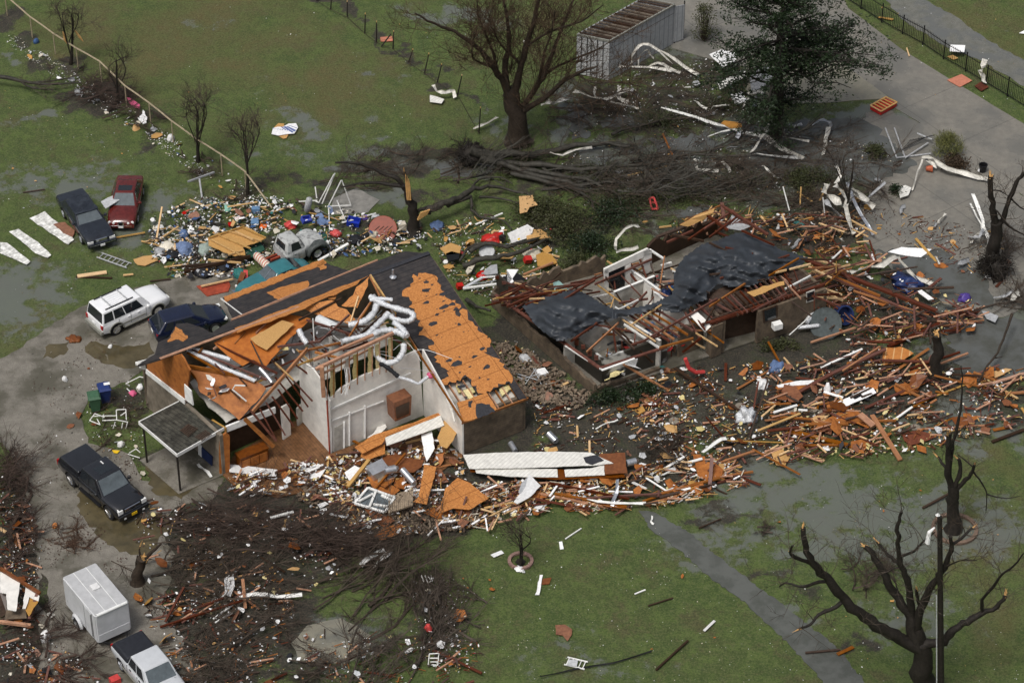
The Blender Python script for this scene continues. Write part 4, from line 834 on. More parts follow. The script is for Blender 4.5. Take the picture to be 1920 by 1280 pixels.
# ================================================================ the house under black roofing felt
h2 = empty('wrecked_house', (P(1235,650).x, P(1235,650).y, 0), 'roofless brick house draped with black felt, red rafters broken over its rooms', 'house')
def p2(name, m, fn, parent=None, smooth=None, label=None): return part(name, m, fn, parent, smooth, label, h2)
m_soot = mat('sooty plaster with pale streaks', (.55,.55,.52), .6, .3, .55, col2=(.040,.036,.028), thr=(.58,.66), stretch=(1,1,1.4), detail=3)
def w2(name, m, a, c, z0, z1, th=.15, z1b=None, label=None, jg=None, parent=None): return wpart(name, m, a, c, z0, z1, th, z1b, parent, label, jg, h2)
p2('floor_slab', m_drive, lambda b: b.prism(px_poly([(1125,735),(925,572),(1130,500),(1345,440),(1560,590),(1350,660)], .1), .1, (0,0,1)))
w2('low_brick_wall', m_brick, (1113,741), (921,574), 0, .75, .2, 1.0, jg=.14)
w2('left_wall', m_soot, (1128,722), (931,563), 0, 1.95, .12, 1.95, label='left wall stained with soot and pale streaks')
w2('front_wall', m_soot, (1128,722), (1250,680), 0, 1.9, .15, 1.95)
w2('low_brick_wall', m_brick, (1113,741), (1240,696), 0, .5, .2, .3, jg=.14)
w2('front_wall', m_brick, (1272,672), (1318,652), 0, 2.1, .15, 2.0, jg=.2)
w2('porch_column', m_brick, (1333,672), (1352,664), 0, 2.3, .5, 2.3)
w2('porch_back_wall', m_brown, (1352,640), (1425,622), 0, 2.3, .15)
w2('wing_wall', m_brick, (1418,644), (1544,601), 0, 2.35, .2, label='brown brick wing wall with a broken window')
w2('wing_return_wall', m_brick, (1352,662), (1330,640), 0, 2.3, .2)
p2('end_wall', m_brick, lambda b: b.prism([P(1546,602), P(1500,560), P(1500,560)+Vector((0,0,2.3)), P(1546,602)+Vector((0,0,2.3))], .2, VD))
w2('back_wall', m_brick, (925,570), (1135,512), 0, .9, .2, 1.3, jg=.3)
w2('back_wall', m_brown, (1215,500), (1345,440), 0, 1.5, .2, jg=.35)
for nm, pts in (('wing_window', [(1430,582),(1458,572),(1458,597),(1432,606)]), ('wing_window', [(1512,549),(1528,543),(1528,563),(1512,568)])):
    pl = vplane((1418,644), (1544,601)); w_ = pl_part(nm, m_drywall_d if pts[0][0] > 1500 else m_brown, pl, pts, .06, .04, root=h2)
    cx = sum(p[0] for p in pts)/4; cy = sum(p[1] for p in pts)/4
    pl_part('pane', m_glass, pl, [(cx+(x-cx)*.78, cy+(y-cy)*.78) for x, y in pts], .02, .055, parent=w_, root=h2)
p2('air_conditioner', m_white, lambda b: b.box(P(1457,610,1.1), (.55,.4,.38), (0,0,.4)))
pl = vplane((1128,722), (931,563))
fr = pl_part('door', m_navy, pl, [(1014,632),(1031,646),(1032,692),(1015,678)], .04, .03, root=h2)
for pts in ([(1010,628),(1014,631),(1015,682),(1011,679)], [(1011,676),(1036,694),(1036,701),(1011,682)]): pl_part('door_frame', m_white, pl, pts, .06, .06, parent=fr, root=h2)
for i in range(16):     # short red stubs along the wall top
    t = i/16+.01; x = 931+(1128-931)*t; y = 563+(722-563)*t; q = P(x, y); p2('wall_stub', m_red, lambda b: b.beam((q.x,q.y-.1,1.95), (q.x,q.y-.1,1.95-rg.uniform(.2,.5)), .28, .06, (0,1,0)))
def bm2(a, c, w_=.09, h_=.14, m_=None, name='roof_timber'): p2(name, m_ or m_red, lambda b: b.beam(P(*a), P(*c), w_, h_))
bm2((929,553,1.98),(1125,690,2.0),.2,.1); bm2((1125,690,2.0),(1250,650,2.0),.16,.1); bm2((1060,648,2.0),(1128,692,2.0),.12,.06,m_white,'wall_plate'); bm2((1128,694,2.02),(1190,672,2.02),.12,.06,m_white,'wall_plate')
for i in range(9):
    t = i/9; bm2((934+75*t,556+48*t,2.1),(975+60*t+rg.uniform(0,30),532+36*t,2.2),.05,.12)
for a, c in (((935,562,2.3),(1035,548,2.4)),((985,572,2.3),(1060,545,2.6)),((960,560,2.2),(1010,540,2.3)),((1025,582,2.6),(1115,525,3.1)),((950,575,2.3),(1005,552,2.4))): bm2(a, c)
# rooms
for a, c, z, m_ in (((1058,690),(1162,645),2.1,m_drywall_d),((1162,645),(1236,692),2.1,m_drywall_d),((1150,600),(1225,570),2.1,m_drywall_d),((1225,600),(1290,650),2.1,m_drywall),((1180,560),(1235,600),2.2,m_drywall),((1290,610),(1340,640),2.1,m_drywall_d)):
    w2('inner_wall', m_, a, c, .1, z, .1); bm2((*a, 0) if 0 else tuple(proj((P(*a).x,P(*a).y,z)))+(z,), tuple(proj((P(*c).x,P(*c).y,z)))+(z,), .14, .05, m_white, 'wall_plate')
# back window wall with white frames
plb = vplane((1130,585), (1250,545))
for pts in ([(1133,508),(1141,504),(1141,538),(1135,541)], [(1133,505),(1215,466),(1222,470),(1222,476),(1134,514)], [(1173,500),(1183,494),(1184,545),(1174,549)], [(1207,472),(1222,468),(1222,505),(1208,520)], [(1160,545),(1184,535),(1184,548),(1160,556)], [(1240,498),(1260,492),(1262,520),(1250,522),(1245,510)]):
    pl_part('white_frame', m_drywall, plb, pts, .12, 0, root=h2)
pl_part('dark_pane', m_glass, plb, [(1142,508),(1173,494),(1173,548),(1142,540)], .03, -.12, root=h2)
bm2((1218,468,2.6),(1246,486,2.6),.12,.1,m_white,'white_frame')
for a, c, m_ in (((1115,533,2.3),(1222,486,2.8),m_red),((1148,502,2.5),(1154,545,1.5),m_red),((1162,488,2.7),(1195,530,1.8),m_red),((1176,484,2.7),(1203,532,1.6),m_red),((1196,474,2.8),(1218,540,1.8),m_red),((1212,468,2.9),(1228,520,2.),m_brown),((1226,520,2.4),(1222,560,1.4),m_brown),((1246,480,2.9),(1236,545,1.6),m_orange),((1182,580,1.9),(1213,547,2.3),m_red),((1160,568,1.9),(1215,560,2.),m_red),
   ((1205,640,2.4),(1345,560,2.9),m_red),((1130,598,2.4),(1190,655,2.1),m_brown),((1150,610,2.3),(1225,680,1.2),m_brown),((1192,620,2.3),(1188,655,1.7),m_red),((1150,620,2.2),(1157,675,.6),m_red),((1180,590,2.4),(1256,640,2.3),m_red),((1190,588,2.4),(1264,636,2.3),m_orange),((1205,584,2.4),(1275,632,2.3),m_red),((1216,582,2.4),(1290,628,2.3),m_orange),((1230,580,2.4),(1300,620,2.3),m_red),
   ((1170,608,2.4),(1236,652,2.1),m_white),((1236,652,2.1),(1300,634,2.2),m_orange),((1284,585,2.5),(1312,635,1.6),m_red),((1292,580,2.5),(1322,618,2.3),m_red),((1310,572,2.6),(1345,606,2.4),m_red),((1330,562,2.6),(1380,590,2.5),m_red),((1280,660,1.),(1316,632,2.2),m_red),((1400,530,2.8),(1330,575,2.7),m_orange),((1316,608,2.5),(1385,585,2.6),m_red),((1340,575,2.6),(1320,610,2.5),m_brown),((1360,566,2.6),(1372,596,2.4),m_brown),((1180,648,2.),(1240,628,2.2),m_red),((1100,660,2.),(1160,605,2.4),m_orange),((1070,640,2.1),(1120,605,2.6),m_red),((1240,560,2.6),(1235,610,1.2),m_brown)):
    bm2(a, c, .08, .13, m_)
# right wing roof frame
bm2((1331,606,2.5),(1546,533,2.5),.14,.16); bm2((1335,598,2.6),(1540,526,2.6),.1,.1,m_brown)
for i in range(14):
    t = i/14; bm2((1385+120*t,592-42*t,2.5),(1350+130*t,560-50*t,2.9),.06,.14,m_red if i % 3 else m_brown)
p2('roof_deck', m_osbtan, lambda b: b.prism(jag([P(1400,548,2.95),P(1430,536,2.95),P(1470,527,2.9),P(1471,534,2.8),P(1440,545,2.8),P(1414,556,2.8)], .06, .3, rg), .03))
p2('under_roof', m_brown, lambda b: b.prism([P(1345,600,2.1),P(1540,540,2.1),P(1480,490,2.3),P(1300,560,2.3)], .05, (0,0,1)))
for a, c, m_ in (((1330,515,3.0),(1420,505,3.),m_brown),((1350,522,3.),(1480,478,3.1),m_red),((1372,488,3.2),(1392,504,3.1),m_brown),((1360,464,3.3),(1412,476,3.2),m_red),((1365,472,3.3),(1330,455,3.3),m_brown),((1350,508,3.),(1395,518,2.9),m_red),((1390,432,3.3),(1452,460,3.1),m_red),((1480,505,3.),(1520,495,3.),m_tan),((1450,512,2.9),(1475,506,3.),m_tan),((1440,518,2.9),(1498,484,3.1),m_orange),((1472,542,2.6),(1520,517,2.8),m_white),((1455,520,2.8),(1400,530,2.8),m_brown)):
    bm2(a, c, .08, .11, m_)
for i in range(54):     # right end spilling out
    x = rg.uniform(1440,1570); y = 500+(1570-x)*.2+rg.uniform(-30,60); an = rg.choice((.45,.5,-.65,-.5,rg.uniform(-1.5,1.5))); l = rg.uniform(.5,1.8); q = P(x, y, rg.uniform(.8, 2.7)); d = Vector((math.cos(an), math.sin(an), rg.gauss(-.1,.25)))*l; p2('roof_timber', rg.choice((m_red,m_red,m_brown,m_tan,m_orange)), lambda b: b.beam(q-d, q+d, .05, .11))
for i in range(14):     # studs left standing in the broken walls
    t = i/14; x = 1130+(1310-1130)*t; y = 716-(716-652)*t; q = P(x, y); h_ = rg.uniform(1.6,2.5); p2('wall_stud', rg.choice((m_red,m_brown,m_orange)), lambda b: b.beam(q, q+Vector((rg.gauss(0,.15),rg.gauss(0,.1),h_)), .05, .1, (0,1,0)))
# gable heap at the back
for a, c, m_, w_ in (((1275,422,2.2),(1340,392,2.6),m_red,.1),((1318,398,2.7),(1365,432,2.2),m_red,.16),((1352,385,2.9),(1440,440,2.2),m_red,.16),((1353,380,3.),(1357,410,2.4),m_red,.2),((1320,430,2.3),(1375,395,2.6),m_red,.09),((1330,445,2.2),(1385,405,2.5),m_red,.09),((1290,450,1.8),(1345,412,2.4),m_red,.09),((1260,440,1.8),(1320,452,1.8),m_brown,.1),((1230,445,1.4),(1285,425,1.8),m_brown,.22),((1250,455,1.4),(1300,432,1.8),m_red,.12)):
    bm2(a, c, w_, .14, m_)
for i in range(8): bm2((1358+i*5,424-i*1,2.3),(1372+i*6,395+i*4,2.5),.05,.1)
p2('roof_deck', m_osbtan, lambda b: b.prism(jag([P(1274,422,2.4),P(1305,404,2.7),P(1340,390,3.),P(1338,398,2.8),P(1318,412,2.4),P(1290,425,2.2)], .04, .4, rg), .04))
p2('ceiling_sheet', m_grayp, lambda b: b.prism([P(1360,428,2.2),P(1375,398,2.6),P(1408,424,2.3),P(1390,432,2.1)], .04))
def inside(x, y, poly):
    c = False; j = len(poly)-1
    for i in range(len(poly)):
        xi, yi = poly[i]; xj, yj = poly[j]
        if (yi > y) != (yj > y) and x < (xj-xi)*(y-yi)/(yj-yi)+xi: c = not c
        j = i
    return c
def edge_d(x, y, poly):
    d = 1e9
    for i in range(len(poly)):
        x0, y0 = poly[i]; x1, y1 = poly[(i+1) % len(poly)]; L2 = (x1-x0)**2+(y1-y0)**2 or 1
        t = max(0, min(1, ((x-x0)*(x1-x0)+(y-y0)*(y1-y0))/L2)); d = min(d, math.hypot(x-x0-t*(x1-x0), y-y0-t*(y1-y0)))
    return d
def drape(poly, zf, st=3.):
    xs = [p[0] for p in poly]; ys = [p[1] for p in poly]; ids = {}; b = LB(h2); vs = []; fs = []
    def vid(i, j):
        if (i, j) not in ids:
            x, y = min(xs)+i*st, min(ys)+j*st
            ids[(i, j)] = len(vs); vs.append(P(x, y, zf(x, y)))
        return ids[(i, j)]
    for i in range(int((max(xs)-min(xs))/st)+1):
        for j in range(int((max(ys)-min(ys))/st)+1):
            if inside(min(xs)+(i+.5)*st, min(ys)+(j+.5)*st, poly): fs.append((vid(i,j), vid(i,j+1), vid(i+1,j+1), vid(i+1,j)))
    b.add(vs, fs); return b
def folds(x, y, s=1.):
    a = fbm(x*.014+y*.004, y*.03-x*.008, 1.6, 4); c = abs(fbm(x*.008+3, y*.022+x*.008, 2.0, 9)); d = fbm(x, y, .016, 7)
    return s*(.12*a-.30*c+.45*d+.10*math.sin((x*.35-y)*.28+2*fbm(x, y, .03, 3)))
T1 = [(979,573),(1001,558),(1028,555),(1071,543),(1086,544),(1113,558),(1131,570),(1150,578),(1174,579),(1205,573),(1229,567),(1253,555),(1275,543),(1300,540),(1300,570),(1278,585),(1259,584),(1235,577),(1205,586),(1174,593),(1144,598),(1125,603),(1113,615),(1095,624),(1071,632),(1049,640),(1031,632),(1013,618),(997,600)]
T2 = [(1261,549),(1265,506),(1282,482),(1316,457),(1343,451),(1371,439),(1398,433),(1413,445),(1444,454),(1462,467),(1486,473),(1514,482),(1505,497),(1474,506),(1438,524),(1407,537),(1371,538),(1346,530),(1328,549),(1325,561),(1300,572),(1270,587),(1230,579),(1262,556)]
for T, zf in ((T1, lambda x, y: 2.45+.5*min(1, edge_d(x, y, T1)/22)+folds(x, y, .8)+(.3 if x > 1150 else 0)), (T2, lambda x, y: 2.7+.9*min(1, edge_d(x, y, T2)/30)+folds(x, y, 1.1)*min(1, .3+edge_d(x, y, T2)/20))):
    b = drape(T, zf); o = b.build('roofing_felt', m_tarp, 50, 'crumpled black roofing felt draped over the frame'); md = o.modifiers.new('s', 'SOLIDIFY'); md.thickness = .03; md = o.modifiers.new('u', 'SUBSURF'); md.levels = 1; md.render_levels = 1
for i in range(60):
    x, y = rg.uniform(1120,1340), rg.uniform(500,640); an = rg.choice((.45,.5,-.6,-.9,rg.uniform(-1.5,1.5))); l = rg.uniform(.6,1.7); q = P(x, y, rg.uniform(1.0, 2.5)); d = Vector((math.cos(an), math.sin(an), rg.gauss(0,.3)))*l; p2('roof_timber', rg.choice((m_red,m_red,m_brown,m_tan,m_orange,m_white)), lambda b: b.beam(q-d, q+d, .05, .1))
for i in range(42):
    x = rg.uniform(935,1100); y = 560-(x-935)*.1+rg.uniform(-18,14); an = rg.choice((.5,.4,-.5,rg.uniform(-1,1))); l = rg.uniform(.5,1.3); q = P(x, y, rg.uniform(1.6, 2.4)); d = Vector((math.cos(an), math.sin(an), rg.gauss(0,.2)))*l; p2('roof_timber', rg.choice((m_red,m_red,m_brown,m_tan)), lambda b: b.beam(q-d, q+d, .05, .1))
for i in range(190):
    zone_ = rg.choice(([(1058,650),(1160,612),(1232,660),(1135,712)], [(1150,560),(1250,520),(1340,600),(1240,640)], [(1180,600),(1300,575),(1320,630),(1240,670)], [(1120,560),(1250,500),(1262,560),(1150,600)]))
    for _ in range(20):
        x, y = rg.uniform(1050,1340), rg.uniform(500,710)
        if inside(x, y, zone_): break
    p2('room_clutter', rg.choice((m_paper, m_paper, m_fblue, m_brown, m_redp, m_ivory, m_drywall, m_fblack, m_teal, m_insul)), lambda b: shard(b, P(x, y, rg.uniform(.15, .9)), rg.uniform(.12, .4), rg.choice((4,5,6)), rg.uniform(.3,.9)))
for x, y in ((1133,712),(1148,703),(1160,698)): p2('insulation_batt', m_insul, lambda b: b.prism([P(x,y,1.6),P(x+10,y-4,1.6),P(x+10,y-4,1.0),P(x,y,1.0)], .06))
p2('white_cloth', m_paper, lambda b: b.prism([P(1172,683,1.9),P(1196,672,2.),P(1192,686,1.4),P(1203,692,1.2)], .03)); p2('dresser', m_ply, lambda b: b.box(P(1085,652,.5), (.9,.6,.9), (0,0,.5)))
p2('white_ceiling_piece', m_drywall, lambda b: b.prism([P(1293,590,2.6),P(1303,580,2.7),P(1335,610,2.3),P(1322,622,2.1)], .08))
p2('clothes_heap', m_fblack, lambda b: b.lathe([(.5,0),(.55,.2),(.3,.45),(.05,.55)], P(1105,672,.1), 9), smooth=80)
# ================================================================ trees, brush, fences
rt = random.Random(77)
def wob(p, q, n, a):
    p = Vector(p); q = Vector(q); L_ = (q-p).length
    return [p+(q-p)*(i/n)+(Vector((rt.uniform(-1,1), rt.uniform(-1,1), rt.uniform(-1,1)))*a*L_ if 0 < i < n else Vector()) for i in range(n+1)]
def twigs(b, p, d, L_, r, depth, spread=.7, up=.25, n=5, minr=.008, sides=4, droop=0.):
    """a twig and its own twigs"""
    d = d.normalized(); pts = [p]; k = 4
    for i in range(k):
        d = (d+Vector((rt.gauss(0,.16), rt.gauss(0,.16), rt.gauss(0,.12)+up*.12-droop*.12*i))).normalized(); pts.append(pts[-1]+d*L_/k)
    b.tube(pts, [max(minr*.6, r*(1-.75*i/k)) for i in range(k+1)], sides, cap=False)
    if depth <= 0: return
    for i in range(n):
        t = rt.uniform(.25, 1.); j = min(k-1, int(t*k)); q = pts[j].lerp(pts[j+1], t*k-j)
        nd = (d+Vector((rt.gauss(0,spread), rt.gauss(0,spread), rt.gauss(0,spread)+up))).normalized()
        twigs(b, q, nd, L_*rt.uniform(.45,.75), max(minr, r*.5), depth-1, spread, up, n, minr, 3, droop)
def tree(name, label, base, limbs, m_=None, group=None, twig=None, cat='tree', r0=.3, jagcol=(), twm=None, wander=.9):
    """limbs: lists of (px, py) in the photo; each is given its own depth away from the trunk's plane"""
    bp = P(*base); root = empty(name, (bp.x, bp.y, 0), label, cat, group)
    firsts = []
    for li, (pts, ra, rb) in enumerate(limbs):
        off = 0 if li == 0 else rt.uniform(-wander, wander); W_ = []
        for i, (x, y) in enumerate(pts):
            f = i/max(1, len(pts)-1); W_.append(V(x, y, bp.y+off*f))
        W_[0] = Vector(W_[0]); 
        if li > 0 and firsts:
            # start on the nearest limb already built
            q = min((c for c in firsts), key=lambda c: (proj(c)[0]-pts[0][0])**2+(proj(c)[1]-pts[0][1])**2)
            if math.hypot(proj(q)[0]-pts[0][0], proj(q)[1]-pts[0][1]) < 26:
                dy = q.y-bp.y; W_ = [V(x, y, bp.y+dy+(off)*(i/max(1,len(pts)-1))) for i, (x, y) in enumerate(pts)]; W_[0] = q
        if li == 0: W_[0] = bp+Vector((0,0,-.1)); 
        sp = spline(W_, 3); sp = [sp[0]]+[q_+Vector((rt.gauss(0,1), rt.gauss(0,1), rt.gauss(0,.6)))*ra*.13 for q_ in sp[1:]]; ra, rb = (ra, rb) if li == 0 else (ra*.82, rb*.9); rad = [ra+(rb-ra)*(i/(len(sp)-1)) for i in range(len(sp))]; rad = [r*(rt.uniform(.95,1.05) if r > .3 else rt.uniform(.88,1.14)) for i, r in enumerate(rad)]
        if li == 0: rad[0] *= 1.5; rad[1] *= 1.2
        firsts += sp
        b = LB(root); b.tube(sp, rad, 9 if ra > .08 else 6); o = b.build('trunk' if li == 0 else 'limb', m_ or m_bark, 60)
        if li in jagcol or 'all' in jagcol and rb > .03:
            b = LB(root); d = (sp[-1]-sp[-2]).normalized()
            for k in range(5): b.tube([sp[-1]-d*.12+Vector((rt.uniform(-1,1),rt.uniform(-1,1),rt.uniform(-1,1)))*rb*.6, sp[-1]+d*rt.uniform(.1,.4)+Vector((rt.uniform(-1,1),rt.uniform(-1,1),0))*rb], [rb*.6, .005], 4)
            b.build('splintered_end', m_split, parent=o)
        if twig and (li > 0 or twig.get('trunk')):
            b = LB(root)
            for k in range(twig['n']):
                j = rt.randint(int(len(sp)*twig.get('from', .3)), len(sp)-2); d = (sp[j+1]-sp[j]).normalized()
                d = (d*.7+Vector((rt.gauss(0,.7), rt.gauss(0,.7), rt.gauss(.25,.5)))).normalized()
                twigs(b, sp[j], d, twig['L']*rt.uniform(.5,1.2), twig['r'], twig['d'], n=twig.get('k', 5), minr=twig.get('min', .01), droop=twig.get('droop', 0))
            b.build('twigs', twm or m_twig, parent=o)
    return root
# big broken tree, bottom right
c6_ = lambda L: [(1400+x/3.2, 880+y/3.2) for x, y in L]
tree('broken_tree', 'big dark leafless tree with snapped spreading limbs beside the utility pole', (1730,1312), [
 ([(1730,1312),(1728,1260),(1722,1212),(1718,1180)], .66, .30),
 (c6_([(985,1060),(920,1020),(820,960),(700,880),(590,790),(520,700),(450,620),(390,550),(350,470),(340,360)]), .42, .13),
 (c6_([(400,570),(330,540),(270,515),(262,480),(280,455)]), .15, .05), (c6_([(480,685),(410,680),(345,705),(240,680),(200,700)]), .13, .04), (c6_([(575,800),(500,840),(430,870),(380,930),(310,955)]), .14, .06),
 (c6_([(1000,1060),(990,960),(985,880),(930,800),(870,720),(830,640),(770,530),(720,460)]), .40, .13),
 (c6_([(1000,880),(980,780),(960,660),(930,580),(915,520),(905,400),(915,300),(930,250)]), .26, .07), (c6_([(940,560),(890,545),(830,490),(780,430)]), .12, .07), (c6_([(935,520),(1000,490),(1060,430),(1130,375)]), .1, .03), (c6_([(930,590),(890,590),(840,620)]), .06, .02),
 (c6_([(1010,940),(1040,830),(1080,750),(1140,650),(1190,580),(1230,480),(1220,400)]), .28, .10), (c6_([(1230,460),(1290,410),(1350,350)]), .10, .06), (c6_([(1190,600),(1240,560),(1310,540),(1380,545)]), .06, .02), (c6_([(1030,830),(1025,770),(1018,715)]), .11, .08),
 (c6_([(1040,1060),(1110,1040),(1180,1030),(1240,960),(1320,910),(1410,860),(1500,820),(1555,760)]), .34, .10), (c6_([(1400,860),(1410,780),(1480,700),(1530,630),(1600,580),(1660,500)]), .12, .04), (c6_([(940,780),(900,700),(880,660)]), .06, .03)],
 twig=dict(n=6, L=1.9, r=.022, d=2, k=3, min=.010), jagcol=(1,4,5,7,11,13,14), wander=1.6)
# tree with a ring bed
rbed = MB(); q = P(1790,992); 
for k in range(26):
    a = k*2*math.pi/26; rbed.box((q.x+1.15*math.cos(a), q.y+1.15*math.sin(a), .07), (.28,.2,.14), (0,0,a+math.pi/2))
rbed.build('tree_ring_bed', m_ringb, label='round mossy brick edging around the tree that has snapped stems', cat='garden edging')
c5 = lambda L: [(1520+x/3.2, 560+y/3.2) for x, y in L]
tree('broken_tree', 'dark snapped tree inside the round edging, with one long thin upright stem', (1787,992), [
 (c5([(860,1370),(860,1260),(855,1180),(850,1120)]), .36, .28), (c5([(850,1140),(830,1060),(825,960),(830,880),(830,800)]), .24, .14), (c5([(845,1080),(840,960),(855,860),(885,740),(905,620),(910,520),(905,400)]), .16, .025), (c5([(830,1020),(790,985),(765,945)]), .12, .07),
 (c5([(870,1140),(890,1060),(900,990),(885,955)]), .18, .09), (c5([(880,1160),(930,1090),(975,1030),(985,985)]), .17, .08), (c5([(985,1010),(930,970),(880,930)]), .06, .03), (c5([(975,1040),(1030,1110),(1055,1170),(1050,1270)]), .07, .025), (c5([(1055,1160),(1120,1190),(1200,1195),(1260,1180)]), .05, .015), (c5([(865,800),(930,760),(905,820)]), .05, .02)],
 twig=dict(n=2, L=1.2, r=.018, d=1, k=3, min=.01), jagcol=(1,3,4,5), wander=.8)
tree('tree_stump', 'tall splintered stump standing by the ribbed board piece', (1754,706), [([(1754,706),(1756,680),(1758,655),(1757,628)], .34, .26), ([(1760,645),(1766,650),(1768,652)], .07, .04)], jagcol=(0,), cat='stump', wander=.2)
tree('broken_tree', 'forked black tree torn off above the wet yard, at the end of the debris line', (1862,500), [
 ([(1862,512),(1860,470),(1868,440),(1868,415)], .45, .32), ([(1868,430),(1862,400),(1858,370),(1856,330)], .27, .17), ([(1872,430),(1885,400),(1893,370),(1905,345),(1918,325)], .2, .12), ([(1862,410),(1868,395),(1878,408),(1885,418)], .08, .05), ([(1893,365),(1908,385),(1925,395)], .08, .03), ([(1858,350),(1875,358),(1890,368)], .07, .02), ([(1880,420),(1900,430),(1930,445)], .1, .03)],
 twig=dict(n=3, L=1.6, r=.025, d=2, k=3, min=.012), jagcol=(1,), wander=.7)
b_ = tree('uprooted_stump', 'upturned root ball lying at the foot of the forked black tree', (1868,520), [([(1870,535),(1872,512),(1865,495)], .55, .3)], cat='stump')
b = LB(b_)
for k in range(110): twigs(b, P(1866,500,.5), Vector((rt.gauss(0,1),rt.gauss(0,1),rt.gauss(0,.5))), 1.1, .05, 1, k and 3 or 3)
b.build('roots', m_bark)
tree('broken_tree', 'short split trunk rising between the trailer and the brush, bent arm to the right', (258,1092), [([(258,1095),(260,1070),(268,1045)], .3, .24), ([(266,1055),(280,1038),(292,1028),(302,1018)], .15, .06), ([(264,1045),(261,1035),(262,1024)], .09, .04), ([(262,1066),(255,1060),(258,1040)], .08, .03)], m_bark2, jagcol=(0,2), wander=.4)
# large leafless tree, top centre
tree('bare_tree', 'large leafless tree with many reddish twigs, wrapped in scraps of metal', (972,268), [
 ([(972,270),(972,240),(965,200),(955,170)], .72, .50), ([(958,185),(940,150),(920,120),(890,85),(850,60),(815,45),(780,25)], .30, .05), ([(955,180),(945,130),(955,80),(950,40),(945,-10)], .28, .07), ([(965,190),(975,140),(985,90),(1000,50),(1010,0),(1020,-40)], .32, .08),
 ([(975,200),(1000,170),(1025,130),(1040,90),(1060,40),(1075,0)], .28, .07), ([(980,215),(1020,185),(1060,150),(1090,135),(1120,125)], .26, .06), ([(935,140),(925,100),(900,40),(895,0)], .14, .04), ([(930,130),(895,115),(885,100),(889,60)], .10, .04), ([(1000,150),(1035,130),(1080,110),(1130,90)], .14, .04), ([(990,90),(1030,60),(1090,40),(1130,10)], .12, .03), ([(975,130),(945,90),(925,60),(915,20)], .12, .03), ([(985,180),(1010,150),(1020,100),(1035,60),(1040,20)], .15, .04), ([(1085,140),(1110,155),(1160,155),(1215,165)], .08, .03)],
 m_bark2, twig={'n': 17, 'L': 2.5, 'r': .026, 'd': 2, 'k': 5, 'min': .012, 'from': .12}, wander=2.5, twm=mat('russet twig', (.058,.036,.020), .8, .4, 2), jagcol=())
# broken tree between the houses with arms thrown out
tree('broken_tree', 'splintered yellow-topped trunk amid household litter, long arms bent to the left', (775,436), [
 ([(775,440),(776,410),(772,385),(764,360)], .38, .24), ([(768,365),(762,340),(758,322)], .16, .05), ([(764,358),(745,335),(725,328),(690,312),(660,305),(628,305)], .2, .06), ([(762,352),(735,347),(700,342),(670,345),(640,352)], .18, .05), ([(780,405),(785,395),(800,388)], .16, .1)],
 twig=dict(n=4, L=1.6, r=.03, d=2, k=3, min=.012), jagcol=(1,), wander=.6)
sp_ = LB(empty('torn_heartwood', P(783,412,0), 'slab of pale torn heartwood peeled from the splintered trunk', 'wood'))
for k in range(6): sp_.tube([V(784+k*3,412-k*2,P(775,436).y-.4), V(790+k*3,398-k,P(775,436).y-.5)], [.08,.05], 5)
for k in range(3): sp_.tube([V(764+k*3,375,P(775,436).y-.42), V(762+k*3,350,P(775,436).y-.4), V(760+k*3,325+k*5,P(775,436).y-.35)], [.05,.06,.02], 5)
sp_.build('splinter', m_split)
def log(name, label, paths, m_=None, group=None, twig=None, z=.25, cat='fallen tree'):
    p0 = paths[0][0][0]; q = P(p0[0], p0[1]); root = empty(name, (q.x, q.y, 0), label, cat, group)
    for li, (pts, ra, rb) in enumerate(paths):
        W_ = [P(x, y, 0)+Vector((0,0,z+ra*.7+ (pt[2] if len(pt) > 2 else 0))) for pt in pts for x, y in [pt[:2]]]
        W_ = [P(pt[0], pt[1], z+ra*.6+(pt[2] if len(pt) > 2 else 0)) for pt in pts]
        sp = spline(W_, 3); sp = [q_+Vector((rt.gauss(0,1), rt.gauss(0,1), rt.gauss(0,.6)))*ra*.22 for q_ in sp]; b = LB(root); b.tube(sp, [.8*(ra+(rb-ra)*(i/(len(sp)-1)))*rt.uniform(.85,1.2) for i in range(len(sp))], 8); o = b.build('trunk' if li == 0 else 'limb', m_ or m_log, 60)
        if twig:
            b = LB(root)
            for k in range(twig['n']):
                j = rt.randint(int(len(sp)*.3), len(sp)-2); d = (sp[j+1]-sp[j]).normalized()
                twigs(b, sp[j], (d+Vector((rt.gauss(0,.6), rt.gauss(0,.6), rt.gauss(.15,.2)))), twig['L']*rt.uniform(.5,1.3), twig['r'], twig['d'], .6, .0, twig.get('k',4), .011)
            b.build('twigs', m_twig, parent=o)
    return root
up = log('uprooted_tree', 'uprooted tree lying across the yard, limbs fanned out from its root ball', [
 ([(882,285,.8),(930,292,.3),(1000,290),(1060,278),(1120,268),(1180,275)], .38, .10), ([(900,300,.4),(960,305),(1040,312),(1110,318),(1170,312),(1260,300)], .32, .06), ([(930,300,.2),(990,325),(1050,338),(1090,345),(1140,343),(1215,340)], .24, .05), ([(980,318),(1050,330),(1100,338),(1150,360),(1172,395)], .22, .05),
 ([(1050,315),(1110,310),(1160,330),(1230,345)], .18, .04), ([(960,325),(1020,340),(1075,355),(1105,372),(1110,390)], .18, .05), ([(1100,275),(1160,268),(1210,290),(1260,300)], .14, .04), ([(1145,252),(1180,240),(1230,228),(1285,212)], .17, .04), ([(1180,300),(1260,292),(1330,290),(1360,300),(1430,330)], .15, .03), ([(1250,280),(1310,285),(1370,270),(1400,250)], .1, .03), ([(1230,350),(1290,345),(1380,350),(1450,345)], .1, .03)],
 twig=dict(n=7, L=2.2, r=.03, d=2, k=4), group=None)
b = LB(up); b.lathe([(.2,-.5),(.6,-.3),(.8,.1),(.6,.5),(.2,.7)], P(884,292,.6), 14)
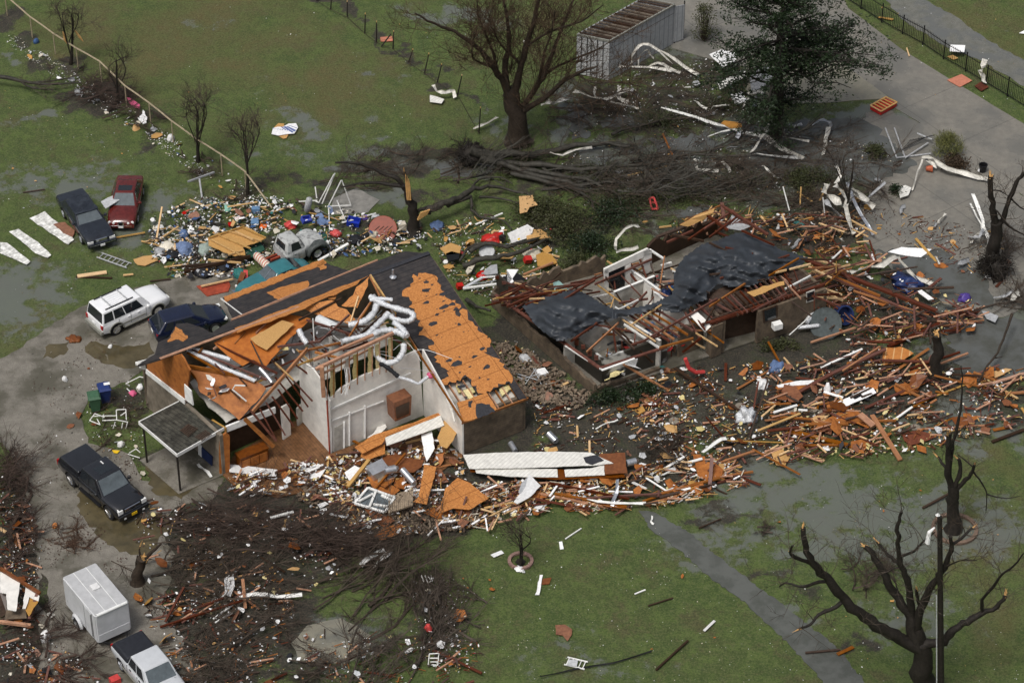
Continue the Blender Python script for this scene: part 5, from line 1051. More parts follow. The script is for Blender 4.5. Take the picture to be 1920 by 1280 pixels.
for i, q in enumerate(b.v): b.v[i] = tuple(Vector(q)*1.0+Vector((rt.uniform(-.18,.18),)*3))
rb_ = b.build('root_ball', m_bark, 80)
b = LB(up)
for k in range(110): twigs(b, P(880+rt.uniform(-14,14),285+rt.uniform(-14,14),.8), Vector((rt.gauss(-.3,.8),rt.gauss(0,.8),rt.gauss(.2,.6))), rt.uniform(.5,1.2), .03, 1, .8, 0, 3, .012)
b.build('roots', m_bark, parent=rb_)
log('fallen_branch', 'thick curved branch sprawling right from the splintered trunk over the litter', [([(800,398,.6),(825,385,.8),(850,375,.8),(880,358,.6),(910,350,.4),(950,355),(1000,368)], .3, .08), ([(840,385,.6),(870,372,.6),(885,372,.4),(885,395),(905,408),(940,412),(960,430)], .16, .06), ([(880,360,.5),(900,335),(940,333),(960,345)], .12, .04), ([(900,370,.2),(940,372),(980,385),(1010,410)], .10, .03)], twig=dict(n=4, L=1.4, r=.022, d=1), cat='branch')
log('fallen_branch', 'dark crooked branch lying over the washing machine lid and tan boards', [([(870,500),(905,485,.3),(930,482,.5),(965,475,.5),(1010,455,.3),(1030,448)], .22, .10), ([(880,470,.3),(910,458,.5),(950,462,.5),(980,455,.3),(1020,445)], .2, .1), ([(860,490),(880,465,.3),(905,455,.4)], .12, .08)], twig=dict(n=4, L=1.2, r=.022, d=1), cat='branch')
log('fallen_branch', 'dead branch reaching in from the left edge of the field', [([(-20,142,.5),(15,145,.5),(50,153,.3),(95,158,.2),(150,155)], .2, .05), ([(30,148,.4),(60,165,.2),(100,168)], .1, .03), ([(60,155),(110,150),(150,140)], .08, .02)], twig=dict(n=6, L=1.6, r=.025, d=2, k=3), cat='branch')
log('fallen_branch', 'short dark branch on the grass between the two houses', [([(874,562),(890,572,.2),(905,578,.3),(920,582,.3)], .15, .08)], cat='branch')
log('fallen_branch', 'grey bent branch leaning over the mud below the forked black tree', [([(1898,590,1.0),(1885,625,.7),(1870,660,.5),(1848,690,.3),(1835,715)], .10, .06), ([(1862,672,.3),(1880,668,.3)], .05, .02)], m_bark2, cat='branch')
# evergreen
ev = empty('evergreen_tree', P(1452,262,0), 'dense dark green evergreen tree towering over the flooded yard', 'tree'); eb = P(1452,262)
b = LB(ev); trunk = [eb+Vector((0,0,-.1)), eb+Vector((.1,0,3)), eb+Vector((-.1,.1,6.5)), eb+Vector((0,.2,10.5))]; b.tube(spline(trunk,3), [.5,.42,.4,.36,.32,.3,.26,.2,.12,.08], 9); b.build('trunk', m_bark, 60)
lf = LB(ev); lb = LB(ev); n_l = 0
for k in range(60):
    z = rt.uniform(2.2, 11.5); az = rt.uniform(0, 2*math.pi); f = (z-2)/10
    L_ = (2.2+3.6*math.sin(math.pi*min(1, .25+f*.75)))*rt.uniform(.55, 1.1)
    if k < 4: az = rt.uniform(-.4, .3); L_ = rt.uniform(5.2, 7.0); z = rt.uniform(4.5, 6.5)
    st = eb+Vector((0,0,z)); d = Vector((math.cos(az), math.sin(az), rt.uniform(-.05,.45))); pts = wob(st, st+d*L_, 4, .05); lb.tube(pts, [.10,.08,.06,.04,.02], 5, False)
    for s in range(int(8+L_*2.5)):
        t = rt.uniform(.18, 1.05); c = st+d*L_*t+Vector((rt.gauss(0,.42), rt.gauss(0,.42), rt.gauss(0,.30)))
        lb.tube([st+d*L_*max(.2,t-.15), c], [.02,.01], 3, False); rr_ = rt.uniform(.22, .55)
        for j in range(26):
            o_ = c+Vector((rt.gauss(0,1), rt.gauss(0,1), rt.gauss(0,.6)))*rr_*.6; e1 = Vector((rt.gauss(0,1), rt.gauss(0,1), rt.gauss(0,.6))).normalized()*rt.uniform(.06,.15); e2 = e1.cross(Vector((rt.gauss(0,1), rt.gauss(0,1), rt.gauss(0,1)))).normalized()*rt.uniform(.03,.06)
            lf.add([o_-e1, o_+e2, o_+e1, o_-e2], [(0,1,2,3)])
lf.build('crown', m_leaf); lb.build('limbs', m_bark)
def shrub(name, label, px, py, r, h, m_, n=60, leaf=.09, per=22, group=None, blades=False, stems=True, squash=(1,1)):
    q = P(px, py); root = empty(name, (q.x, q.y, 0), label, 'bush', group); b = LB(root); s_ = LB(root)
    for k in range(n):
        a = rt.uniform(0, 6.28); u = math.sqrt(rt.random()); z = h*rt.random()**.7; rr_ = r*u*math.sqrt(max(.08, 1-(z/h)**2)); c = q+Vector((rr_*math.cos(a)*squash[0], rr_*math.sin(a)*squash[1], z))
        if stems: s_.tube([q+Vector((rr_*.3*math.cos(a),rr_*.3*math.sin(a),0)), c], [.02,.008], 3, False)
        for j in range(per):
            o_ = c+Vector((rt.gauss(0,1), rt.gauss(0,1), rt.gauss(0,.8)))*.16*r**.5
            if blades: e1 = Vector((rt.gauss(0,.5), rt.gauss(0,.5), 1)).normalized()*rt.uniform(.2,.4); e2 = Vector((rt.gauss(0,1), rt.gauss(0,1), 0)).normalized()*.018; b.add([o_-e2, o_+e2, o_+e1+Vector((rt.gauss(0,.12),rt.gauss(0,.12),-.05))], [(0,1,2)]); continue
            e1 = Vector((rt.gauss(0,1), rt.gauss(0,1), rt.gauss(0,.6))).normalized()*leaf*rt.uniform(.5,1.3); e2 = e1.cross(Vector((rt.gauss(0,1), rt.gauss(0,1), rt.gauss(0,1)))).normalized()*leaf*.45
            b.add([o_-e1, o_+e2, o_+e1, o_-e2], [(0,1,2,3)])
    b.build('foliage', m_)
    if stems: s_.build('stems', m_twig)
    return root
m_straw = mat('straw green blade', (.16,.16,.055), .6, .4, 2, col2=(.07,.08,.02)); m_brownleaf = mat('dead brown leaf', (.07,.045,.025), .7, .5, 2, col2=(.03,.02,.012))
shrub('ornamental_grass', 'tall clump of straw green grass by the wet concrete yard', 1775, 290, 1.1, 1.3, m_straw, 90, blades=True, per=26, stems=False)
shrub('shrub', 'low brown bush beside the straw green grass clump', 1790, 312, 1.1, .5, m_brownleaf, 60)
shrub('shrub', 'small dark bush standing in the flooded yard', 1640, 295, .8, .8, m_leaf2, 40)
shrub('shrub', 'crushed dark green bushes at the corner of the felt covered house', 1150, 752, 1.2, .5, m_leaf, 60, squash=(1.6,.6))
shrub('shrub', 'dark bush under the leaning orange board by the felt covered house', 1205, 735, .9, .5, m_leaf, 40, squash=(1.4,.6))
shrub('shrub', 'low green bush against the brick wing wall', 1460, 652, .9, .45, m_leaf2, 36, squash=(1.8,.6))
shrub('shrub', 'young green tree in front of the grey shed end', 1320, 75, 1.2, 2.6, m_leaf2, 70, leaf=.07)
shrub('shrub', 'dark dripping bush at the back of the flooded yard', 1505, 350, 1.6, 1.0, m_leaf2, 70)
shrub('shrub', 'green bush beside the crumpled cream gutter pieces', 1680, 362, .5, .5, m_leaf, 24)
for i, (x, y, r, h, n) in enumerate(((1060,430,2.6,1.0,150),(1110,470,1.8,.9,90),(1010,400,1.8,.7,70),(1150,410,2.2,.8,80),(1080,500,1.2,.7,50))):
    shrub('fallen_conifer_bough', ('olive green bough heap behind the felt covered house', 'green bough heap nearest the back wall of the felt covered house', 'sparse green boughs beside the tan strand board square', 'green boughs under the uprooted limbs', 'dark bough pile beside the heap of tan card')[i], x, y, r, h, m_leaf2 if i % 2 == 0 else m_leaf, n, .08, 26)
m_leaf3 = mat('wet olive leaf', (.050,.058,.020), .6, .5, 1.3, col2=(.018,.024,.009))
for i, (x, y, r, h, n, lab) in enumerate(((1180,380,2.4,.5,80,'low olive boughs behind the crimson cart'),(1290,375,2.0,.5,60,'olive boughs left of the back gable heap'),(1130,330,2.2,.4,60,'olive boughs caught in the middle of the uprooted limbs'),(960,320,1.8,.4,50,'olive boughs under the root ball'),(1400,350,2.0,.4,50,'dark olive boughs behind the back gable'),(1250,230,2.0,.5,60,'olive boughs beneath the long white strip'),(1540,340,1.6,.6,50,'olive boughs at the left of the twisted cladding'),(1360,200,1.8,.6,50,'olive boughs before the evergreen'))):
    shrub('fallen_bough', lab, x, y, r, h, m_leaf3, n, .07, 24, squash=(1.5,.8))
# brush
def brush(label, spots, n, L_, ang, sd=.5, h=.8, r=.017, m_=None, name='brush_pile', kids=3):
    """spots: (px, py, rx, ry); ang = mean bearing of the twigs in the world"""
    q = P(spots[0][0], spots[0][1]); root = empty(name, (q.x, q.y, 0), label, 'brush'); b = LB(root); b2 = LB(root)
    r *= 1.3; h *= 1.35
    for k in range(max(3, int(n/15))):       # each bough: a forked limb with its own fan of twigs
        s = spots[rt.randrange(len(spots))]; a = rt.uniform(0, 6.28); u = math.sqrt(rt.random()); p = P(s[0]+s[2]*u*math.cos(a), s[1]+s[3]*u*math.sin(a), rt.uniform(.03, h*(1-u*.7)))
        g = rt.gauss(ang, sd); d = Vector((math.cos(g), math.sin(g), rt.gauss(.04,.10))); l = L_*rt.uniform(.6, 1.5); pts = [p-d*l*.6]
        for i in range(5): d = (d+Vector((rt.gauss(0,.2), rt.gauss(0,.2), rt.gauss(0,.08)))).normalized(); pts.append(pts[-1]+d*l/4.2)
        pts = [Vector((t.x, t.y, max(.03, t.z))) for t in pts]; R0 = r*rt.choice((1.6,2.,2.6,4.)); b.tube(pts, [R0, R0*.9, R0*.75, R0*.6, R0*.4, R0*.2], 4, False)
        for i in range(14):
            t = rt.uniform(.8, 4.8); j = int(t); q_ = pts[j].lerp(pts[j+1], t-j); e = (d*.9+Vector((rt.gauss(0,.5), rt.gauss(0,.5), rt.gauss(.08,.22)))).normalized(); ll = l*rt.uniform(.25,.75); tp = [q_]
            for m in range(3): e = (e+Vector((rt.gauss(0,.16), rt.gauss(0,.16), rt.gauss(0,.1)))).normalized(); tp.append(tp[-1]+e*ll/3)
            tp = [Vector((t_.x, t_.y, max(.02, t_.z))) for t_ in tp]; rr_ = r*rt.choice((.6,.8,1.1)); b.tube(tp, [rr_, rr_*.8, rr_*.6, rr_*.35], 3, False)
            for m in range(kids): f_ = (e+Vector((rt.gauss(0,.7), rt.gauss(0,.7), rt.gauss(.1,.3)))).normalized(); o_ = tp[rt.randint(1,2)]; b2.tube([o_, o_+f_*ll*.3, o_+f_*ll*.5+Vector((0,0,rt.uniform(-.04,.04)))], [rr_*.5, rr_*.4, rr_*.25], 3, False)
    b.build('branches', m_ or m_twig); b2.build('fine_twigs', m_ or m_twig); return root
m_rtwig = mat('wet maroon twig', (.050,.033,.025), .8, .5, 1.5)
brush('great mound of dark red twigs in front of the porch wreckage', [(470,965,140,35),(560,1000,110,28),(400,980,80,30),(620,1010,60,18)], 1250, 2.4, -.25, .4, 1.1, .013, m_rtwig)
brush('tangle of fallen branches between the split trunk and the twig mound', [(360,1060,100,45),(480,1070,100,45),(420,1120,120,40)], 760, 2.2, .2, .9, .8, .014)
brush('dark brush heap along the bottom edge near the silver pickup', [(430,1220,70,50),(500,1180,60,50),(400,1270,60,30),(560,1245,60,30)], 600, 2.0, -.6, .8, .8, .014)
brush('long thin boughs lying from the twig mound toward the lawn', [(720,1010,110,30),(790,1040,90,25),(700,1060,60,30)], 300, 3.0, .45, .35, .5, .016)
brush('sheaf of long whips spreading up from a broken stump on the lawn', [(720,1120,50,45),(760,1070,50,35)], 160, 3.4, .85, .22, .5, .02)
brush('ring of bent branches around the litter on the lawn', [(830,1120,50,40),(850,1170,36,50),(800,1110,30,30)], 360, 2.2, 1.7, .5, .6, .015)
brush('fan of branches at the bottom edge under the bent chair', [(720,1225,90,35),(830,1200,60,30),(680,1260,70,20)], 380, 2.4, .9, .5, .6, .016)
brush('dark brush tangled along the driveway at the left edge', [(30,930,40,50),(40,1010,45,50),(20,870,25,40)], 600, 1.8, .9, .9, .7, .014, m_rtwig)
brush('dark brush at the lower left corner beside the broken roof', [(90,1180,50,40),(60,1250,60,30),(150,1260,50,30)], 420, 1.6, .4, .9, .5, .014, m_rtwig)
brush('leafy brown litter heap on the driveway behind the trailer', [(110,1000,60,22),(150,1015,40,14)], 300, .8, .2, 1.2, .15, .01, mat('brown leaf litter twig', (.07,.04,.025), .8, .4))
brush('black brush caught under the pale fence rail', [(195,175,38,36),(170,165,30,22),(220,190,20,22)], 420, 1.6, .3, .9, 1.1, .014, m_rtwig)
brush('tangle of twigs among the uprooted limbs', [(1050,300,120,30),(1200,320,120,36),(950,300,80,30),(1130,370,120,30)], 420, 2.6, -.15, .6, .8, .012)
brush('heavy grey limbs heaped between the pool and the felt covered house', [(1000,330,110,26),(1180,345,120,30),(1350,300,120,36),(1300,360,100,24)], 240, 3.8, -.12, .45, .7, .034, m_log)
brush('twigs heaped along the ridge of mud behind the splintered trunk', [(740,300,90,14),(820,285,70,12),(690,330,70,20),(880,330,60,20)], 420, 1.8, .2, .5, .5, .014)
brush('matted branches in front of the grey shed', [(1180,190,90,40),(1260,170,80,40),(1110,210,60,40),(1330,190,60,40)], 600, 2.2, .0, .8, .9, .012)
brush('fine branches lying across the flooded yard', [(1480,250,120,40),(1600,330,120,40),(1450,320,100,30)], 600, 2.6, -.5, .6, .6, .013)
brush('branches strewn behind the felt covered house', [(1300,330,120,40),(1400,370,120,30),(1250,400,100,30),(1500,400,80,40)], 800, 2.2, -.1, .6, .6, .013)
brush('wiry upright weeds beside the board drift', [(1250,840,34,34)], 220, 1.2, 1.57, .8, 1.0, .012, m_bark2)
brush('twigs raked against the forked black tree', [(1880,470,60,40),(1900,560,50,30)], 320, 2.0, .4, .8, .6, .013)
brush('brush snagged in the ditch side puddle', [(1625,1090,34,12),(1640,1060,24,20)], 160, 1.5, .8, .4, .5, .013)
brush('low brush around the porch posts', [(210,800,36,36),(240,760,20,20)], 160, 1.3, .5, 1., .3, .012)
brush('small dark tuft of roots in the shallow flood water', [(1436,990,10,6)], 60, .7, 1.5, 1., .3, .012)
brush('dead twigs under the short bare trees of the fence line', [(120,130,50,18),(280,230,40,24),(370,310,50,24),(460,360,50,20)], 420, 1.2, -.7, .6, .4, .011)
def small_tree(label, bx, by, tx, ty, n=3):
    tree('bare_sapling', label, (bx, by), [([(bx,by),((bx+tx)/2+rt.uniform(-4,4),(by+ty)/2),(tx,ty)], .11, .03)]+[([(bx+(tx-bx)*f, by+(ty-by)*f),(bx+rt.uniform(-22,22), ty+20*rt.random()),(bx+rt.uniform(-40,40), ty-rt.uniform(0,25))], .05, .015) for f in [rt.uniform(.15,.5) for _ in range(n)]],
      twig=dict(n=7, L=1.3, r=.02, d=2, k=4, min=.009, trunk=1, **{'from': .35}), wander=.8, group='bare saplings along the pale fence')
small_tree('bare sapling with torn yellow wood near the top of the fence', 132, 120, 134, 25, 4)
small_tree('thin black sapling at the brush caught in the fence', 221, 193, 218, 110, 2)
small_tree('bushy bare sapling halfway down the fence', 371, 303, 368, 200, 5)
small_tree('bushy bare sapling at the lower end of the fence', 464, 366, 456, 250, 5)
small_tree('thin bare sapling by the flooded yard drain', 1585, 410, 1600, 300, 3)
small_tree('slender bare sapling in the brick ring on the lawn', 975, 1060, 975, 1000, 2)
for pts in ([(118,60),(122,75),(128,85)], [(141,58),(150,70),(156,78)]):
    q = [V(x, y, P(132,120).y) for x, y in pts]; b = MB(); b.tube(q, [.05,.09,.03], 5); b.build('torn_wood', m_split, label='yellow torn wood hanging in the top sapling' if pts[0][0] < 130 else 'curled yellow bark strip on the top sapling', cat='wood')
# ---------------------------------------------------------------- pole and fences
q = P(1765,1335); up_ = empty('utility_pole', (q.x, q.y, 0), 'dark wooden utility pole with a grey conduit down its side', 'pole'); top = V(1762, 968, q.y).z
b = LB(up_); b.tube([q, V(1762, 968, q.y)], [.17,.12], 10); b.build('shaft', m_bark, 60)
b = LB(up_); tq = V(1762, 968, q.y); dv = tq-q; b.tube([q+Vector((-.24,-.12,0)), q+dv*.62+Vector((-.2,-.12,0))], .03, 6); b.build('conduit', m_grayp)
b = LB(up_); b.tube([tq+Vector((-.2,-.1,-.6)),tq+Vector((-.42,-.1,-.9)),tq+Vector((-.45,-.1,-1.6))], [.04,.10,.13], 8); b.build('insulator_bag', m_paper)
b = LB(up_); b.lathe([(.05,-.06),(.12,0),(.05,.08)], tq+Vector((-.1,0,.1)), 8); b.build('insulator', m_lens)
fr_ = empty('rail_fence', P(238,201,0), 'long pale rail fence whose mesh is choked with litter', 'fence')
posts = [(14,30),(61,71),(104,102),(147,130),(191,155),(238,201),(283,233),(325,267),(371,301),(417,330),(462,362)]
for (x, y) in posts: q = P(x, y); b = LB(fr_); b.tube([q, q+Vector((0,0,1.62))], .04, 6); b.build('post', mat('pale peeled rail', (.34,.28,.19), .6, .35))
tops = [P(x, y)+Vector((0,0,1.66)) for x, y in [(-10,10)]+posts]+[P(510,390,1.0)]
for i in range(len(tops)-1): b = LB(fr_); b.tube([tops[i], (tops[i]+tops[i+1])/2+Vector((0,0,.02)), tops[i+1]], .055, 6); b.build('rail', mat('pale peeled rail', (.50,.40,.28), .6, .3))
wf = empty('wire_fence', P(737,92,0), 'row of thin dark fence stakes with fallen wire across the top field', 'fence')
sp0 = [((594,2),(597,-30)),((620,18),(622,-10)),((651,32),(651,4)),((684,63),(685,27)),((706,80),(706,42)),((737,92),(738,60)),((766,117),(774,94)),((796,138),(804,102)),((820,155),(828,122)),((858,178),(866,142)),((898,250),(901,203))]
for a, c in sp0: q = P(*a); t = V(*c, q.y); b = LB(wf); b.tube([q, t], [.05,.035], 5); b.build('stake', m_bark); b = LB(wf); b.tube([t, t+Vector((0,0,.10))], .035, 5); b.build('stake_cap', m_tan)
b = LB(wf); b.tube([P(a[0], a[1], .12) for a, c in sp0], .02, 4); b.build('wire', m_bark2)
b = LB(wf); b.tube([P(715,88,.1), P(733,64,.9)], .05, 5); b.build('brace', m_bark)
iff = empty('iron_fence', P(1769,111,0), 'black iron picket fence along the gravel path', 'fence')
ip = [(1575,-8),(1614,17),(1653,42),(1692,64),(1730,84),(1769,111),(1810,134),(1849,158),(1888,181),(1928,206),(1970,232)]
m_iron = mat('black iron', (.008,.008,.009), .5, .2)
for i, (x, y) in enumerate(ip):
    q = P(x, y); b = LB(iff); b.beam(q, q+Vector((0,0,1.5)), .08, .08, (0,1,0)); b.build('post', m_iron)
    if i+1 < len(ip):
        q2 = P(*ip[i+1]); b = LB(iff); b.beam(q+Vector((0,0,1.25)), q2+Vector((0,0,1.25)), .03, .04); b.beam(q+Vector((0,0,.15)), q2+Vector((0,0,.15)), .03, .04)
        n = int((q2-q).length/.15)
        for k in range(1, n): t = q.lerp(q2, k/n); b.beam(t+Vector((0,0,.05)), t+Vector((0,0,1.38)), .022, .022, (0,1,0))
        b.build('picket_panel', m_iron)
# ---------------------------------------------------------------- shed
A_, B_, C_ = P(1082,138), P(1141,151), P(1262,82); D_ = A_+(C_-B_)
sh = empty('metal_shed', (B_.x, B_.y, 0), 'long grey metal shed stripped to its roof slats', 'shed')
m_corr = striped('ribbed grey cladding', (.36,.375,.39), (.22,.23,.24), 'X', 3.2, .5, gap=.15, coord='Object')
Z3 = Vector((0,0,3.05))
def shp(name, m_, pts, th=.08, par=None): b = LB(sh); b.prism(pts, th); return b.build(name, m_, parent=par)
shp('side_wall', m_corr, [B_, C_, C_+Z3, B_+Z3]); shp('front_wall', mat('dented white shed door', (.50,.51,.51), .5, .4, 1.2), [A_, B_, B_+Z3, A_+Z3]); shp('back_wall', m_corr, [A_, D_, D_+Z3, A_+Z3]); shp('far_wall', m_corr, [D_, C_, C_+Z3, D_+Z3])
b = LB(sh); b.prism([A_+Z3*.8, B_+Z3*.8, C_+Z3*.8, D_+Z3*.8], .05, (0,0,1)); b.build('dark_ceiling', m_brown)
for i in range(17): t = (i+.5)/17; b = LB(sh); b.beam(A_.lerp(D_, t)+Z3+Vector((0,0,.04)), B_.lerp(C_, t)+Z3+Vector((0,0,.04)), .07, .1); b.build('roof_slat', mat('rusted slat', (.16,.13,.10), .6, .6, 3) if i % 3 else m_brown)
for a, c in ((A_,B_),(B_,C_),(D_,C_)): b = LB(sh); b.beam(a+Z3, c+Z3, .1, .14); b.build('roof_rim', m_trimg)
for t in (.12,.3,.42,.62,.8): q = A_.lerp(B_, t)-Vector((0,.05,0)); b = LB(sh); b.beam(q+Vector((0,0,.1)), q+Vector((0,0,3.0)), .04, .04, (0,1,0)); b.build('door_rail', m_black)
for i in range(2): e = C_+(C_-B_).normalized()*(.1+i*.9); b = LB(sh); b.beam(e, e+Vector((0,0,2.9)), .08, .08, (0,1,0)); b.build('frame_post', m_black)
shp('open_door', m_corr, [C_+Vector((.05,0,.1)), C_+(C_-B_).normalized()*1.0+Vector((0,-.3,.1)), C_+(C_-B_).normalized()*1.0+Vector((0,-.3,2.8)), C_+Vector((.05,0,2.9))], .04)
# ================================================================ things one can name among the wreckage
rp_ = random.Random(401)
def sheet(name, label, cat, pts, m_, z=.08, th=.04, jg=0., st=.3, anchors=None, group=None):
    if anchors: p0, n = plane3(*anchors); n = -n if n.z < 0 else n; poly = [onplane(x, y, p0, n) for x, y in pts]
    else: n = Vector((0,0,1)); poly = [P(x, y, z) for x, y in pts]
    if jg: poly = jag(poly, jg, st, rp_)
    b = MB(); b.prism(poly, th, n); return b.build(name, m_, label=label, cat=cat, group=group)
def ribbon(name, label, cat, pts, w_, m_, group=None, lip=True):
    """a bent strip of sheet metal with a folded lip; pts are (px, py, height)"""
    w_ *= .8; sp = spline([P(*p) for p in pts], 2); b = MB(); tw = rp_.uniform(0, 3)
    L_, R_ = [], []
    for i, p in enumerate(sp):
        t = (sp[min(i+1,len(sp)-1)]-sp[max(0,i-1)]).normalized(); s = t.cross(Vector((0,0,1))); s = s.normalized() if s.length > 1e-3 else Vector((1,0,0)); u = s.cross(t)
        a = rp_.gauss(0,.35)+.5*math.sin(tw+i*.5); p = p+Vector((rp_.gauss(0,.03), rp_.gauss(0,.03), abs(rp_.gauss(0,.05)))); e = (s*math.cos(a)+u*math.sin(a))*w_/2; L_.append(p-e); R_.append(p+e)
        L_[-1] = L_[-1]; 
    k = len(sp); up = Vector((0,0,.012)); vs = L_+R_+[q-up for q in L_]+[q-up for q in R_]; fs = []
    for i in range(k-1):
        fs += [(i,k+i,k+i+1,i+1),(2*k+i,2*k+i+1,3*k+i+1,3*k+i),(i,i+1,2*k+i+1,2*k+i),(k+i,3*k+i,3*k+i+1,k+i+1)]
    fs += [(0,2*k,3*k,k),(k-1,2*k-1,4*k-1,3*k-1)]
    if lip:
        o = len(vs); vs += [q+Vector((0,0,w_*.35)) for q in L_]
        fs += [(i,i+1,o+i+1,o+i) for i in range(k-1)]
    b.add(vs, fs); return b.build(name, m_, label=label, cat=cat, group=group)
def rods(name, label, cat, segs, r, m_, n=6, group=None):
    """connected tubes; every segment is ((px,py,z),(px,py,z))"""
    b = MB()
    for s in segs: b.tube([P(*p) for p in s], r, n)
    return b.build(name, m_, label=label, cat=cat, group=group)
def crate(name, label, cat, px, py, s, rot, m_, lid=None, z=0., open_=False, group=None):
    q = P(px, py, z); r = empty(name, q, label, cat, group, rot[2] if isinstance(rot, tuple) else rot); b = MB(); a, c, h = s
    if open_:
        for g in (((0,-c/2,h/2),(a,.03,h)),((0,c/2,h/2),(a,.03,h)),((-a/2,0,h/2),(.03,c+.02,h)),((a/2,0,h/2),(.03,c+.02,h)),((0,0,.02),(a-.03,c-.03,.03))): b.box(*g)
        b.box((0,-c/2-.012,h-.03),(a+.06,.03,.05)); b.box((0,c/2+.012,h-.03),(a+.06,.03,.05))
    else: b.box((0,0,h/2), (a,c,h))
    b.build('shell', m_, r)
    if lid: b = MB(); b.box((0,0,h+.02), (a+.05,c+.05,.05)); b.build('lid', lid, r)
    if isinstance(rot, tuple): r.rotation_euler = rot
    return r
def lump(name, label, cat, px, py, r, h, m_, z=0., n=3, amp=.35, group=None):
    bm = bmesh.new(); bmesh.ops.create_icosphere(bm, subdivisions=n, radius=1); sd = rp_.uniform(0, 99)
    for v in bm.verts:
        k = 1+amp*mnoise.noise(v.co*1.6+Vector((sd,0,0)))+amp*.6*mnoise.noise(v.co*4+Vector((sd,3,0))); v.co = Vector((v.co.x*r*k, v.co.y*r*.8*k, max(-.02, v.co.z*h*k+h*.3)))
    me_ = bpy.data.meshes.new(name); bm.to_mesh(me_); bm.free(); me_.materials.append(m_); me_.polygons.foreach_set('use_smooth', [True]*len(me_.polygons))
    o = bpy.data.objects.new(name, me_); COL.objects.link(o); o.location = P(px, py, z); o.rotation_euler = (0,0,rp_.uniform(0,6)); return tag(o, label, cat, group)
m_corw = striped('white ribbed aluminium', (.72,.71,.66), (.45,.44,.40), 'X', 5, .4, rot=(0,0,.65), gap=.18, amt=.6)
m_corc = striped('chalky corrugated sheet', (.74,.73,.67), (.35,.34,.30), 'X', 4, .5, rot=(0,0,.75), gap=.18, var=.7, amt=.4)
# sheets beside the dark sedan
for pts, lab in (([(55,409),(70,403),(84,396),(97,409),(110,418),(139,449),(133,453),(128,458),(112,448),(88,432)], 'broad corrugated white sheet pinned under the dark sedan'), ([(17,434),(35,429),(52,441),(72,454),(96,478),(89,483),(66,474),(44,455)], 'narrow corrugated white sheet, middle of three on the grass'), ([(0,454),(13,455),(32,470),(57,490),(50,496),(24,484),(0,474)], 'corrugated white sheet nearest the left edge of the field')):
    sheet('corrugated_sheet', lab, 'metal sheet', pts, m_corc, .09, .03, .04, .4)
sheet('metal_sheet', 'thin silver sheet lying across the bonnets of the sedan and the maroon car', 'metal sheet', [(189,378),(203,370),(217,365),(224,375),(211,383),(198,391)], m_grayp, 1.15, .03)
sheet('crumpled_board', 'brown torn board under the corrugated sheet by the dark sedan', 'board', [(100,420),(122,416),(140,432),(136,444),(118,436)], m_ply, .12, .03, .05)
def ladder(label, a, b_, w_, m_, nr=7, z=.1):
    a = P(*a, z); b_ = P(*b_, z); d = (b_-a).normalized(); s = Vector((-d.y, d.x, 0))*w_/2; r = empty('ladder', (a+b_)/2-Vector((0,0,z)), label, 'ladder')
    for e in (1,-1): g = LB(r); g.beam(a+s*e, b_+s*e, .05, .06); g.build('side_rail', m_)
    for k in range(nr): g = LB(r); q = a.lerp(b_, (k+.5)/nr); g.beam(q-s, q+s, .04, .04); g.build('rung', m_)
ladder('aluminium ladder half under dark cloth on the flooded grass', (186,478), (242,498), .5, m_grayp)
ladder('short white ladder piece with a screen on the lawn', (1061,1238), (1099,1247), .55, m_white, 5); sheet('screen', 'grey screen lying inside the short white ladder piece', 'screen', [(1066,1235),(1084,1237),(1081,1249),(1063,1246)], m_grayp, .16, .02)
r_ = empty('clothes_pole', P(379,371), 'T shaped grey washing line pole leaning in the grass', 'pole'); g = LB(r_); g.beam(P(379,371), P(374,335,.9), .1, .1, (0,1,0)); g.build('post', m_grayp); g = LB(r_); g.beam(P(352,341,.9), P(402,323,.95), .1, .1); g.build('cross_arm', m_grayp)
# stud wall section in the litter
r_ = empty('wall_section', P(440,450), 'broken pale pine wall section with studs lying in the litter', 'wall section'); g = LB(r_); g.prism(jag([P(x,y,.75) for x, y in ((389,446),(410,438),(437,430),(458,424),(478,433),(499,446),(478,456),(455,464),(460,478),(440,480),(428,475),(405,466),(391,460))], .06, .3, rp_), .04, (0,0,1)); g.build('plywood', m_osbtan)
for a, c in (((395,449,.85),(450,478,.85)),((410,441,.85),(470,466,.85)),((430,434,.85),(490,452,.85)),((455,427,.85),(499,446,.85)),((392,446,.85),(458,424,.85)),((428,478,.85),(455,470,.85)),((441,434,.9),(475,450,.95))): g = LB(r_); g.beam(P(*a), P(*c), .06, .1); g.build('stud', m_tan)
# swing frame and tank
rods('swing_frame', 'bent tubular white swing frame standing over the household litter', 'frame', [((598,380,.3),(626,327,2.2)),((604,382,.3),(628,325,2.2)),((640,338,2.0),(616,386,.4)),((641,338,2.0),(658,385,.2)),((613,387,.4),(658,385,.2)),((616,386,.4),(618,431,.1)),((598,380,.3),(588,376,.2)),((632,376,.3),(648,414,.1)),((591,350,1.),(594,372,.4)),((560,378,.3),(595,376,.3))], .04, m_white)
b = MB(); b.tube([P(575,396,.2), P(576,393,.4), P(580,374,1.5), P(581,371,1.6)], [.12,.2,.2,.12], 12); b.build('gas_cylinder', m_grayp, label='upright grey cylinder beside the bent swing frame', cat='cylinder', smooth=50)
crate('storage_tub', 'large open blue plastic tub by the swing frame', 'tub', 663, 420, (.75,.5,.38), (.15,.1,-.2), m_blue, open_=True)
crate('storage_tub', 'tilted blue tub left of the swing frame feet', 'tub', 573, 415, (.55,.4,.3), (.3,.2,.5), m_blue, open_=True)
crate('small_box', 'little purple box above the large blue tub', 'box', 684, 410, (.3,.25,.2), .3, mat('purple plastic', (.2,.12,.5), .4, .1))
